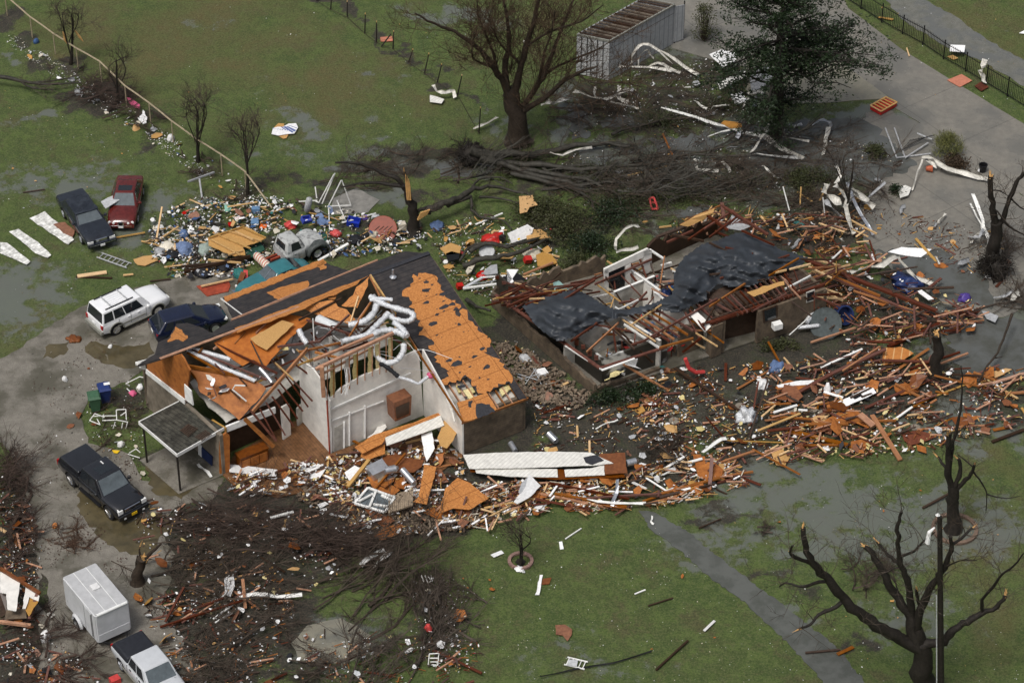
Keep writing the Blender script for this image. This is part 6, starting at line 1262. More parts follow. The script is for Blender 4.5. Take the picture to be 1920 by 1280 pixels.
b = MB(); b.lathe([(.85,-.03),(.88,0),(.85,.03)], P(718,430,.35), 28, rot=Euler((R(38),0,0)).to_matrix()); b.build('round_table_top', mat('rust red table top', (.23,.045,.02), .4, .2), label='rust red round table top tipped up in the litter', cat='table top')
for k in range(4): b = MB(); b.beam(P(703+k*8,432,.75), P(712+k*8,424,.85), .04, .03); b.build('table_slot', m_brown, label='dark slot strip on the rust red table top', cat='strip')
crate('cabinet', 'cream bedside cabinet at the foot of the splintered trunk', 'cabinet', 754, 428, (.45,.4,.4), .3, m_ivory)
b = MB(); b.tube([P(478,478,.35), P(482,480,.35), P(503,500,.35), P(507,503,.35)], [.18,.27,.27,.18], 12); b.build('rolled_quilt', striped('red and ivory quilt', (.66,.60,.50), (.45,.06,.04), 'X', 4.5, .8, rot=(0,0,.7), gap=.3), label='rolled quilt patterned in red and ivory beside the vintage pickup', cat='quilt', smooth=60)
sheet('green_carpet', 'dark green carpet square right of the vintage pickup', 'carpet', [(590,436),(612,438),(612,463),(590,464),(580,450)], mat('bottle green carpet', (.02,.075,.05), .9, .3), .25, .05, .05)
sheet('green_carpet', 'dark green tarpaulin between the pine wall section and the vintage pickup', 'tarpaulin', [(455,470),(488,452),(496,468),(480,480),(462,484)], MATS['bottle green carpet'], .35, .05, .06)
crate('suitcase', 'brown case standing by the red cushion in the litter', 'case', 452, 530, (.3,.7,.6), (.2,.2,-.2), m_ply); crate('cushion', 'bright red cushion leaning on the brown case', 'cushion', 460, 522, (.25,.6,.45), (.3,.1,.1), m_redp)
sheet('plywood_sheet', 'rust brown plywood with a pale plank across it on the driveway edge', 'plywood', [(368,536),(398,530),(428,524),(432,535),(428,546),(388,555)], m_rust, .06, .04); b = MB(); b.beam(P(377,537,.2), P(437,523,.25), .1, .08); b.build('plank', m_tan, label='pale plank lying across the rust brown plywood', cat='plank')
sheet('plywood_sheet', 'tan board beside the cloth heap at the driveway edge', 'plywood', [(250,486),(268,480),(290,477),(296,488),(272,498),(258,496)], m_osbtan, .1, .04, .05)
r_ = empty('sideboard', P(474,868), 'red brown wooden sideboard standing in the open front room', 'sideboard', None, .57); g = MB(); g.box((0,0,.45),(1.7,.6,.9)); g.build('carcass', m_ply, r_)
for k in (-1,0,1): g = MB(); g.box((k*.54,-.31,.42),(.48,.03,.6)); g.build('door_panel', m_orshing, r_)
g = MB(); g.box((0,0,.92),(1.8,.66,.05)); g.build('top', m_ply, r_)
# cloth heaps
for px, py, r, h, m_, lab in ((385,470,.55,.35,m_fgrey,'sage green blanket over the clothes heap'),(345,470,.6,.4,m_fblue,'blue patterned cloth heap on the left of the household litter'),(322,482,.5,.3,m_fblack,'black cloth bundle beside the blue patterned heap'),(345,442,.35,.3,m_fblue,'small blue cloth heap behind the pine wall section'),(314,465,.5,.3,m_ivory,'ivory cloth heap at the end of the long upright plank'),(300,475,.4,.25,m_grayp,'grey cloth heap by the tan board'),
   (420,500,.6,.3,m_fblack,'black soaked cloth in front of the blankets'),(380,512,.7,.3,m_fblack,'long black cloth heap along the driveway edge'),(450,515,.45,.3,m_teal,'teal cloth beside the brown case'),(425,478,.35,.3,m_ivory,'beige cloth bundle right of the sage blanket'),(605,420,.4,.3,m_fblue,'blue cloth heap under the swing frame'),(545,425,.4,.3,m_redp,'red cloth scrap heap above the vintage pickup'),(630,440,.35,.25,m_redp,'crimson cushion below the large blue tub'),
   (668,452,.5,.3,m_fblack,'dark clothes heap below the rust red table top'),(820,425,.5,.2,m_fblue,'navy cloth flat on the grass right of the splintered trunk'),(735,520,.4,.3,m_fblack,'dark bag behind the shingled roof edge'),(905,520,.4,.3,m_redp,'small red heap beside the tan card'),(1000,480,.6,.3,m_ivory,'cardboard heap under the fallen boughs'),(478,555,.01,.01,m_teal,'tiny teal scrap by the roof edge'),(700,440,.4,.25,m_ivory,'ivory cloth heap below the rust red table top')):
    if r > .05: lump('cloth_heap', lab, 'cloth', px, py, r, h, m_)
# small signs
def text_mesh(s, size, m_, loc, rotz, name='lettering', parent=None):
    cu = bpy.data.curves.new(name, 'FONT'); cu.body = s; cu.size = size; cu.extrude = .004; cu.align_x = 'CENTER'; cu.align_y = 'CENTER'; t = bpy.data.objects.new(name, cu); COL.objects.link(t)
    dg = bpy.context.evaluated_depsgraph_get(); dg.update(); m2 = bpy.data.meshes.new_from_object(t.evaluated_get(dg)); bpy.data.objects.remove(t); o = bpy.data.objects.new(name, m2); m2.materials.clear(); m2.materials.append(m_); COL.objects.link(o)
    o.location = loc; o.rotation_euler = (0,0,rotz); o.parent = parent; return o
def sign_board(name, label, pts, m_, z, text, size, tm, ang, off=(0,0)):
    c = P(sum(p[0] for p in pts)/len(pts), sum(p[1] for p in pts)/len(pts), z); r = empty(name, c, label, 'sign'); g = LB(r); g.prism([P(x,y,z) for x, y in pts], .03, (0,0,1)); g.build('board', m_); text_mesh(text, size, tm, (off[0],off[1],.012), ang, parent=r); return r
sign_board('small_sign', 'cream sign board with red brown capital letters in the litter', [(439,409),(452,402),(460,408),(442,413)], m_paper, .3, 'HOUSE', .19, m_rust, .55, (0,.03))
bs_ = sign_board('banner_board', 'white signboard with slanting blue stripes and small blue lettering on the upper field', [(509,251),(512,240),(520,238),(530,238),(541,232),(555,231),(559,239),(552,250),(540,251),(522,254)], m_paper, .14, 'W 1 3 N E  7 6 1 5', .17, mat('blue grey print', (.10,.14,.32), .5, .1), -.22, (-.18,-.06))
for pts in ([(526,238),(529,238),(537,244),(535,244)],[(530,238),(535,237),(551,248),(548,249)],[(536,237),(540,237),(555,244),(552,247)],[(540,235),(541,234.5),(557,240),(556,240.5)]): g = LB(bs_); g.prism([P(x,y,.15) for x, y in pts], .008, (0,0,1)); g.build('printed_stripe', MATS['blue grey print'])
sheet('torn_board', 'tan torn board sticking out above the striped signboard', 'board', [(513,240),(522,231),(533,232),(532,238)], m_osbtan, .09, .03); sheet('torn_board', 'tan torn board sticking out below the striped signboard', 'board', [(521,254),(541,252),(537,259),(531,260)], m_osbtan, .06, .03)
sheet('blue_box_lid', 'flat light blue lid near the cream sign', 'lid', [(471,408),(485,408),(485,419),(470,419)], mat('light blue plastic', (.12,.22,.36), .5, .1), .25, .06); crate('blue_chest', 'light blue chest in the wooden cot frame', 'chest', 480, 398, (.5,.35,.35), .0, MATS['light blue plastic'])
sheet('orange_tray', 'bright orange square tray right of the cream sign', 'tray', [(488,420),(501,420),(499,427),(486,427)], mat('orange plastic', (.75,.14,.02), .4, .1), .15, .06)
sheet('mint_cushion', 'mint green cushion among white scraps', 'cushion', [(420,381),(428,382),(434,389),(432,394),(422,396)], mat('mint cloth', (.25,.5,.4), .7, .1), .15, .1)
sheet('red_book', 'small red box beside the cream sign', 'box', [(427,417),(436,416),(438,421),(429,423)], m_redp, .15, .1)
sheet('foam_mattress', 'pink mattress thrown against the pale rail fence', 'mattress', [(238,183),(245,184),(262,196),(262,201),(254,200),(240,190)], m_pink, .35, .12)
sheet('foil_sheet', 'crumpled white foil panel at the foot of the rail fence', 'metal sheet', [(262,222),(268,206),(276,220),(275,230),(268,233),(258,220)], m_paper, .3, .03, .08, .2)
lump('fence_rubbish_bag', 'white bag snagged at a fence post', 'bag', 320, 262, .3, .3, m_paper); lump('beach_ball', 'blue and white ball by the rail fence', 'ball', 68, 80, .22, .25, m_fblue, amp=.05); lump('grey_bundle', 'grey plastic bundle snagged in the dead branch', 'bag', 147, 175, .3, .25, m_grayp)
ribbon('bent_siding', 'white bent siding with a raised arm by the field stakes', 'siding', [(812,160,.8),(818,173,.5),(835,174,.5),(849,173,.3),(852,183,.2)], .3, m_wmetal); sheet('siding_sheet', 'white siding panel beneath the raised siding arm', 'siding', [(806,178),(818,181),(833,186),(828,194),(806,191)], m_corw, .2, .03)
sheet('salmon_board', 'salmon pink board by the leaning field stake', 'board', [(713,70),(735,68),(737,77),(714,78)], mat('salmon board', (.50,.19,.12), .6, .2), .08, .03); sheet('salmon_board', 'large salmon pink board at the right kerb of the concrete yard', 'board', [(1776,150),(1803,139),(1823,151),(1800,163)], MATS['salmon board'], .08, .04); sheet('brown_board', 'dull maroon board next to the cream strip on the iron fence', 'board', [(1827,161),(1840,153),(1854,163),(1840,171)], m_red, .12, .03)
for pts, lab, m_, z in (([(1782,84),(1810,85),(1808,98),(1780,96)],'white panel leaning on the iron fence',m_paper,.5),([(1776,106),(1786,103),(1797,109),(1788,112)],'tan scrap under the white panel on the iron fence',m_tan,.08),([(1911,62),(1925,55),(1925,64)],'white scrap at the right edge of the upper lawn',m_paper,.08),([(1648,31),(1676,35),(1674,38),(1646,33)],'tan plank lying through the iron fence',m_tan,.1),([(1699,90),(1701,89),(1706,105),(1704,106)],'tan lath on the grass strip by the iron fence',m_tan,.1)):
    sheet('loose_panel', lab, 'panel', pts, m_, z, .03)
ribbon('cream_strip', 'cream metal strip twisted up against the iron fence', 'metal strip', [(1847,113,1.6),(1843,125,1.3),(1838,135,1.0),(1842,148,.5),(1850,158,.15)], .5, m_wmetal)
# slatted pallet
r_ = empty('slatted_crate', P(1657,198), 'cream slatted crate with red slats tipped on the concrete yard', 'crate'); a, bq, c_, d_ = P(1632,198,.35), P(1661,182,.35), P(1682,192,.35), P(1652,209,.35)
g = LB(r_); g.prism([a+Vector((0,0,-.1)), bq+Vector((0,0,-.1)), c_+Vector((0,0,-.1)), d_+Vector((0,0,-.1))], .2, (0,0,1)); g.build('crate_body', m_redp)
for k in range(6): g = LB(r_); g.beam(a.lerp(bq, k/5), d_.lerp(c_, k/5), .1, .05); g.build('slat', m_osbtan)
for e, f in ((a,bq),(d_,c_)): g = LB(r_); g.beam(e, f, .1, .06); g.build('edge_slat', m_osbtan)
# gate frame
rods('wire_gate', 'dark wire gate frame lying flat in the flooded yard', 'gate', [((1660,240,.1),(1681,295,.1)),((1677,240,.1),(1697,295,.1)),((1681,296,.1),(1745,288,.1)),((1697,296,.2),(1740,268,.2)),((1720,250,.4),(1748,262,.4))], .05, m_grayp)
rods('wire_mesh_panel', 'black mesh panel collapsed beside the wire gate', 'mesh', [((1690+k*4,283-k*2.6,.15),(1708+k*5,262-k*1.0,.55)) for k in range(10)]+[((1690,283,.15),(1735,258,.2)),((1705,264,.5),(1752,254,.5))], .02, m_black, 4)
b = MB(); b.lathe([(.18,0),(.27,.5),(.29,.5),(.29,.55),(.24,.55),(.2,.1)], P(1842,322), 14); b.build('plant_pot', m_black, label='black plant pot on the yard near the cream strips', cat='pot'); sheet('paper_strip', 'white paper hanging on the black plant pot', 'paper', [(1833,320),(1838,311),(1836,323)], m_paper, .2, .01)
b = MB(); b.lathe([(.14,-.2),(.24,.2),(.26,.2),(.2,.12)], P(1742,316,.25), 14, 'X'); b.build('plant_pot', m_terra, label='terracotta pot lying under the cream strips', cat='pot')
# long cream strips, gutters and twisted cladding
RB = [('cream gutter strip running from the pot to the pale yard',[(1729,296,.9),(1750,300,.8),(1775,318,.5),(1810,328,.3),(1852,338,.2)],.35,m_wmetal),('grey brace strip below the cream gutter',[(1729,297,.9),(1722,325,.5),(1710,357,.1)],.16,m_wmetal),('folded cream strip under the gutter end',[(1735,298,.7),(1745,305,.6),(1756,315,.3)],.3,m_wmetal),
 ('tall curled cream strip in front of the evergreen trunk',[(1468,208,2.2),(1462,222,1.4),(1440,235,.8),(1436,255,.5),(1455,272,.3),(1475,284,.2),(1504,298,.1)],.36,m_wmetal),('short brown and cream rail right of the evergreen',[(1466,255,.3),(1490,262,.2),(1518,266,.15)],.16,m_wmetal),('upright ribbed gutter length in the flooded yard',[(1554,240,.3),(1549,262,.2),(1543,290,.1)],.4,m_wmetal),('arched silver gutter end in the flooded yard',[(1517,242,.2),(1530,230,.5),(1545,226,.6),(1556,232,.4),(1558,240,.3)],.25,m_metal),
 ('long straight white strip crossing the uprooted limbs',[(1238,203,.8),(1280,214,.6),(1328,230,.4)],.26,m_white),('second white strip continuing beyond the tan door',[(1328,230,.5),(1360,240,.4),(1420,255,.3),(1444,264,.2)],.24,m_white),('thin white strip parallel to the tan door',[(1324,258,.3),(1350,248,.3),(1380,242,.3)],.14,m_white),('white angled strip left of the evergreen trunk',[(1408,288,.2),(1425,265,.5),(1440,245,.9)],.2,m_wmetal),('white strip from the evergreen foot to the left',[(1408,289,.2),(1440,292,.2),(1500,297,.1)],.2,m_white),
 ('tall arched cladding rib beside the shed',[(1182,128,.3),(1186,104,1.2),(1198,88,1.8),(1216,84,1.9),(1236,98,1.4),(1262,122,.5)],.22,m_wmetal),('inner arched cladding rib beside the shed',[(1196,124,.3),(1200,104,1.1),(1214,94,1.4),(1224,112,.6)],.2,m_wmetal),('right leg of the arched cladding beside the shed',[(1228,90,1.6),(1250,104,1.1),(1285,128,.4),(1310,142,.2)],.24,m_wmetal),('crumpled rib low in the arched cladding heap',[(1212,130,.4),(1232,118,.8),(1256,130,.4),(1275,138,.2)],.3,m_wmetal),('white cladding strip over the fallen limbs by the shed',[(1160,160,.5),(1162,185,.4),(1178,196,.3)],.3,m_wmetal),('white siding length bent around the shed corner',[(1160,125,.9),(1175,128,.8),(1215,128,.6),(1260,132,.4)],.26,m_wmetal),('cream siding tangle left of the mud in front of the shed',[(1075,172,.5),(1110,184,.5),(1140,186,.5),(1162,176,.6),(1182,168,.5)],.3,m_wmetal),('white siding lying right of the tangle by the shed',[(1145,192,.4),(1165,198,.3),(1196,206,.2)],.3,m_wmetal),('thin white strip hung on the leafless tree',[(983,76,4.6),(986,95,4.1),(985,120,3.6)],.22,m_wmetal),
 ('crumpled white sheet at the root of the leafless tree',[(1015,200,.3),(1030,193,.5),(1045,195,.4),(1062,187,.3)],.5,m_wmetal),('white bark like strip by the wire fence end',[(890,243,.2),(915,232,.3),(932,220,.3)],.28,m_wmetal),('white strip along the lower fallen trunk',[(1030,286,.5),(1055,292,.4),(1080,283,.4),(1108,277,.4)],.18,m_wmetal),('bent white strip in the pool behind the felt house',[(1303,298,.2),(1308,318,.2),(1330,320,.2),(1348,322,.2)],.22,m_wmetal),('short white strip near the bent one in the pool',[(1354,303,.3),(1362,312,.2),(1368,322,.2)],.22,m_wmetal),
 ('white curled gutter arching behind the open rooms',[(1153,470,.5),(1157,450,1.2),(1170,432,1.5),(1185,424,1.4),(1200,425,1.)],.26,m_wmetal),('flat white strip below the curled gutter',[(1155,472,.4),(1175,470,.4),(1196,465,.4)],.24,m_wmetal),('pale twisted strip above the red heap at the yard edge',[(1567,312,1.5),(1575,330,1.2),(1566,345,1.0)],.3,m_wmetal),('wide crumpled cladding sheet, top of the twisted heap',[(1552,345,1.8),(1545,362,1.5),(1560,372,1.3),(1575,385,1.2)],.55,m_wmetal),('folded cladding sheet in the middle of the twisted heap',[(1565,350,1.6),(1580,362,1.4),(1592,375,1.2),(1585,388,1.)],.6,m_wmetal),('long cladding blade pointing down right of the twisted heap',[(1596,358,1.2),(1615,372,.9),(1639,390,.4)],.45,m_wmetal),
 ('silver rail running down through the twisted heap',[(1590,345,1.5),(1600,375,1.2),(1615,405,.8),(1638,440,.3)],.22,m_metal),('hanging cladding tongue under the twisted heap',[(1585,385,1.2),(1590,410,.8),(1602,440,.3)],.35,m_wmetal),('grey cladding piece at the left of the twisted heap',[(1545,375,1.0),(1560,392,.8),(1580,410,.5)],.4,m_grayp),('grey pole piece right of the twisted heap',[(1627,375,.5),(1645,355,.9),(1660,342,1.1)],.18,m_grayp),('cream sheet blade at the right of the twisted heap',[(1588,352,1.6),(1606,362,1.2),(1628,378,.9)],.4,m_wmetal),
 ('long bent cream gutter over the collapsed rafters',[(1595,514,.6),(1625,502,.8),(1655,498,.9),(1682,482,1.0)],.4,m_wmetal),('cream gutter arm hanging right from its bend',[(1682,482,1.0),(1698,500,.8),(1713,520,.6),(1733,528,.4),(1755,537,.3)],.3,m_wmetal),('white strip curling at the end of the felt',[(1562,500,.8),(1580,503,.7),(1590,510,.6)],.22,m_wmetal),('long white board leaning by the forked black tree',[(1824,365,.9),(1835,395,.7),(1846,430,.4),(1856,464,.1)],.26,m_white),('brown capped strip beside the leaning white board',[(1820,382,.6),(1832,410,.4),(1842,432,.2)],.14,m_white),
 ('grey strip lying through the dark litter at the right edge',[(1864,560,.3),(1885,554,.3),(1900,548,.3)],.3,m_grayp),('white curl of metal at the right edge',[(1896,565,.3),(1905,555,.4),(1912,548,.3)],.4,m_wmetal),('white flashing strip lying on the red mound in the lower left brush',[(447,1120,.5),(480,1115,.5),(520,1118,.4),(565,1117,.3)],.22,m_white),('silver strip standing in the board drift',[(1148,952,.2),(1154,925,.6),(1158,900,.9)],.26,m_metal),('white cornice length in the board drift',[(1100,937,.4),(1150,943,.4),(1210,945,.3)],.2,m_white),
 ('white strip at the end of the board drift',[(1250,920,.3),(1270,918,.3),(1295,914,.3)],.2,m_white),('white lath beside the litter bush',[(1319,848,.4),(1340,832,.4),(1362,822,.3)],.22,m_white),('thin white lath in front of the orange wall end',[(1118,805,.2),(1140,793,.2),(1158,788,.2)],.16,m_white),('curved white rail at the patch of brick rubble',[(668,865,.3),(690,858,.6),(708,868,.4),(722,880,.3)],.06,m_white),('white trim piece lying across the porch yard',[(370,872,.15),(382,880,.15),(397,895,.1)],.2,m_white),('bent silver tube under the swing frame',[(600,395,.3),(612,402,.5),(640,420,.3)],.08,m_metal),
 ('two white siding lengths under the maroon twig mound',[(675,1060,.3),(695,1045,.3),(720,1032,.3)],.3,m_white),('lower white siding length at the twig mound',[(700,1062,.3),(715,1050,.3),(732,1036,.3)],.36,m_white),('dark steel rod across the lower lawn',[(1010,1270,.1),(1080,1253,.1),(1150,1243,.1),(1222,1221,.1)],.08,m_black),('white rod at the start of the ditch',[(1225,968,.1),(1220,978,.15),(1228,983,.1)],.12,m_white)]
for lab, pts, w_, m_ in RB: ribbon('metal_strip', lab, 'strip', pts, w_, m_)
sheet('fluted_sheet', 'fan shaped cream fluted sheet at the foot of the grey brace', 'metal sheet', [(1683,352),(1698,347),(1709,352),(1703,366),(1688,371)], m_corw, .3, .03)
sheet('tan_door', 'tan door panel lying among the long white strips', 'door', [(1352,231),(1358,226),(1390,230),(1391,239),(1370,240)], mat('ochre board', (.45,.21,.04), .5, .2), .5, .04)
for pts, lab, z, m_ in (([(1330,102),(1352,93),(1384,101),(1378,114),(1355,126),(1340,112)],'bright white sheet on the lawn behind the evergreen',.9,m_paper),([(1345,155),(1395,130),(1402,142),(1350,168)],'grey white ribbed sheet left of the evergreen trunk',.7,m_corw),([(1368,178),(1392,172),(1400,190),(1380,196)],'white sheet low behind the evergreen trunk',.5,m_paper),([(1404,140),(1440,120),(1450,150),(1410,175)],'pale sheet glimpsed through the evergreen',.6,m_grayp),
   ([(1665,472),(1690,463),(1747,467),(1727,482),(1700,479)],'white door panel lying on the flooded slab',.1,m_paper),([(1719,546),(1728,543),(1751,560),(1741,562)],'white board square on the collapsed rafters',.7,m_paper),([(1634,472),(1637,472),(1643,488),(1633,488)],'small white upright piece by the collapsed deck',.6,m_paper),([(1846,515),(1884,520),(1883,525),(1845,520)],'white plank by the upturned root ball',.1,m_paper),([(1840,582),(1852,584),(1872,592),(1866,604),(1850,597)],'grey torn sheet at the end of the long beams',.3,m_grayp),
   ([(973,368),(999,366),(1001,375),(1008,384),(993,388),(988,397),(975,400)],'tan strand board square caught upright in the boughs',.8,m_osbtan),([(1041,1171),(1059,1170),(1073,1179),(1072,1189),(1064,1201),(1055,1190),(1042,1188)],'brown board with a torn corner on the lawn',.08,m_ply),([(1006,1109),(1003,1114),(1011,1114),(1018,1077),(1012,1077)],'white and tan plank on the lawn',.09,m_paper),([(1018,1084),(1034,1082),(1030,1094),(1015,1095)],'brown paper piece next to the white and tan plank',.05,m_ply),([(920,1039),(940,1031),(945,1036),(926,1044)],'white board above the brick ring on the lawn',.08,m_paper),
   ([(1048,1015),(1054,1014),(1057,1028),(1050,1029)],'small white card on the lawn under the board drift',.06,m_paper),([(868,852),(930,848),(1042,846),(1108,848),(1150,868),(1112,872),(1000,876),(880,878)],'longest white ribbed soffit panel in front of the brick end wall',.75,m_corw),([(890,877),(1045,879),(1046,894),(960,893),(893,886)],'narrow ribbed soffit panel below the longest one',.6,m_corw),([(1058,880),(1110,877),(1133,870),(1134,890),(1060,893)],'short ribbed soffit panel at the brown end',.62,m_corw),([(1125,850),(1172,848),(1176,886),(1134,888),(1133,868),(1120,864)],'brown ply end of the soffit panels',.68,m_ply),([(1094,857),(1118,852),(1132,862),(1110,870),(1098,866)],'charcoal shingle piece on the longest soffit panel',.82,m_shinglebit),
   ([(880,876),(1060,880),(1170,888),(1172,894),(1040,898),(882,884)],'brown backing board beneath the soffit panels',.5,m_ply),([(963,940),(975,925),(984,905),(992,888),(1014,910),(995,930),(970,944)],'white panel with a curved cut out',.7,m_paper),([(972,922),(978,905),(990,893),(985,912),(975,925)],'dark curved strip in the white cut panel',.72,m_grayp),([(823,962),(835,915),(858,895),(882,905),(916,934),(880,955),(850,952)],'square orange strand board leaning on brick rubble',.8,m_osb),([(785,930),(795,870),(818,875),(815,893),(810,910),(800,945),(775,940)],'tall orange strand board next to the silver pipe',.8,m_osb),([(688,893),(708,893),(750,918),(738,928),(720,930),(700,915)],'russet sheathing under the metal plenum',.6,m_orshing),
   ([(712,862),(725,852),(795,862),(790,875),(775,885),(740,880)],'dark russet ply behind the metal plenum',.7,m_ply),([(700,1005),(720,988),(755,980),(752,998),(735,1005),(715,1012)],'curled orange sheathing at the twig mound',.4,m_orshing),([(683,953),(700,957),(740,975),(722,990),(700,975)],'dark russet sheathing left of the curled orange piece',.4,m_ply),([(790,958),(835,942),(850,965),(820,972)],'russet board under the square orange strand board',.35,m_orshing),([(725,835),(722,820),(826,778),(833,797)],'white ribbed soffit panel leaning on the inner room litter',1.3,m_corw),([(665,838),(700,815),(780,790),(835,768),(828,778),(724,818),(716,832),(680,850)],'orange board behind the leaning soffit panel',1.3,m_osb),([(678,845),(722,832),(722,850),(690,862),(676,856)],'orange framed board left of the leaning soffit panel',1.0,m_osb),([(820,820),(838,776),(860,788),(862,800),(850,825),(838,840),(825,835)],'tan strand board standing against the end wall',1.2,m_osbtan),([(688,820),(700,812),(718,783),(725,800),(706,818)],'white torn wallboard by the closet',.5,m_drywall),
   ([(1648,652),(1690,650),(1704,656),(1713,662),(1700,670),(1690,680),(1656,684)],'orange board with pale stripes, beside the splintered stump',.25,striped('orange board with pale ribs', (.48,.19,.05), (.60,.36,.16), 'X', 2.2, .5, rot=(0,0,.2), gap=.14)),([(1568,755),(1604,738),(1635,722),(1643,736),(1612,750),(1582,763)],'long white appliance panel with a dark grille',.3,m_paper),([(1598,744),(1614,737),(1617,741),(1603,748)],'dark grille strip on the white appliance panel',.33,m_black),([(1637,722),(1651,720),(1643,727)],'blue grey flap on the white appliance panel',.3,m_grayp),([(1564,731),(1583,727),(1585,733),(1568,737)],'small white card printed with grey lines',.15,m_grayp),
   ([(1452,725),(1480,712),(1512,722),(1500,735),(1470,738)],'rust brown board in front of a white strip',.2,m_orshing),([(1456,722),(1500,713),(1526,712),(1527,720),(1490,722),(1460,726)],'white board behind the rust brown board',.25,m_paper),([(1520,805),(1575,770),(1600,766),(1622,780),(1636,795),(1628,802),(1600,790)],'brown sheathing under the crossed orange beams',.25,m_orshing),([(1690,812),(1720,806),(1758,816),(1740,825),(1708,834),(1695,825)],'dark red slatted board near the stepping stones',.15,mat('dark red slats',(.16,.05,.025),.4,.4)),([(1704,697),(1726,690),(1735,718),(1722,724),(1712,712)],'tan brown board left of the splintered stump',.2,m_orshing),([(1676,722),(1700,718),(1714,735),(1690,740),(1678,732)],'russet board above the stepping stone',.2,m_orshing),([(1855,698),(1886,690),(1898,692),(1880,702),(1866,708)],'pale yellow board on the right of the drift',.2,m_osbtan),
   ([(0,1072),(12,1070),(38,1090),(30,1145),(14,1142),(12,1112),(0,1110)],'white wall piece at the lower left edge',1.2,m_drywall),([(48,1100),(74,1116),(72,1126),(55,1118),(48,1140),(42,1140)],'white torn wall tip near the lower left edge',1.0,m_drywall),([(54,1120),(70,1113),(73,1124),(54,1155),(48,1143)],'brown panel folded under the white torn wall tip',.9,m_osbtan),([(12,1143),(48,1140),(50,1158),(8,1160)],'brown brick patch below the white wall piece',.6,m_brick),([(86,1150),(95,1146),(104,1152),(94,1158)],'grey slab among brush near the trailer',.1,m_drywall_d),
   ([(420,1085),(437,1070),(440,1098),(432,1118),(421,1112)],'upright white torn panel in the lower brush',.5,m_paper),([(595,945),(610,940),(616,944),(600,952)],'white slip at the edge of the brick rubble',.3,m_paper),([(430,870),(470,874),(520,880),(516,898),(480,890),(430,884)],'white torn ceiling pieces at the room threshold',.25,m_paper),([(570,880),(595,868),(612,876),(600,895),(580,897)],'white plaster sheet before the vaulted room',.3,m_paper),([(646,885),(665,872),(680,880),(676,892),(655,900)],'white plaster sheet by the metal plenum',.5,m_paper),([(790,815),(810,808),(815,840),(800,865),(795,850)],'tall white plaster shard by the end wall',1.,m_paper)):
    sheet('loose_panel', lab, 'panel', pts, m_, z, .035, .025 if len(pts) > 4 else 0)
# ply box, metal plenum, pipes
crate('metal_plenum', 'dented grey metal plenum box on the wreckage pile', 'box', 710, 888, (1.0,.8,.6), (.1,-.15,.5), m_metal, z=.6)
for a, c, r, lab in (((722,882,1.1),(742,878,1.1),.22,'short silver duct beside the metal plenum'),((754,880,1.3),(776,905,1.0),.19,'long silver duct pipe with a black mouth'),((1028,812,.6),(1042,826,.4),.2,'silver pipe length at the brick corner'),((957,830,.4),(966,845,.3),.16,'small silver pipe near the end wall'),((1175,868,.5),(1192,864,.5),.2,'silver pipe end poking from the soffit panels'),((1512,604,.6),(1541,564,1.0),.17,'white wrapped pipe leaning by the black disc'),((1496,614,.4),(1535,610,.5),.12,'white pipe lying toward the black disc'),((1520,740,.5),(1553,716,.5),.001,'x')):
    if r > .01: b = MB(); b.tube([P(*a), P(*c)], [r,r], 12); b.tube([P(*c), P(c[0]+.5,c[1]+.6,c[2])], r*.85, 12); b.build('duct_pipe', m_metal if 'silver' in lab else m_foil, label=lab, cat='pipe', smooth=50)
b = MB(); b.lathe([(.95,-.03),(.98,0),(.95,.03)], P(1548,607,.6), 26, rot=Euler((R(55),0,R(-20))).to_matrix()); b.build('trampoline_disc', mat('slate round lid', (.06,.075,.075), .4, .4), label='slate coloured round lid propped up in the wreckage', cat='lid')
b = MB(); b.lathe([(.55,-.3),(.6,.3),(.5,.3),(.5,-.2)], P(1580,590,.5), 18, rot=Euler((R(60),0,R(30))).to_matrix()); b.build('metal_drum', m_navy, label='dark open drum behind the slate round lid', cat='drum')
b = MB(); b.lathe([(.48,-.06),(.5,0),(.46,.1)], P(913,472,.4), 22, rot=Euler((R(25),0,0)).to_matrix()); wm = b.build('round_fan_cover', m_grayp, label='grey round cover with cream centre, under the crooked branch', cat='cover'); b = MB(); b.lathe([(.3,.1),(.3,.13)], (0,0,0), 18, rot=Euler((R(25),0,0)).to_matrix()); o_ = b.build('disc', m_ivory, wm); o_.location = (0,0,.06)
sheet('fridge_door', 'white fridge door with a yellow label leaning on tan cardboard', 'door', None or [(952,438),(990,421),(1000,428),(996,444),(960,456)], m_paper, anchors=((952,438,.9),(990,421,1.1),(960,456,.3)), th=.08); sheet('yellow_label', 'yellow label on the white fridge door', 'label', [(970,447),(975,446),(975,449),(971,450)], m_yellow, .75, .02)
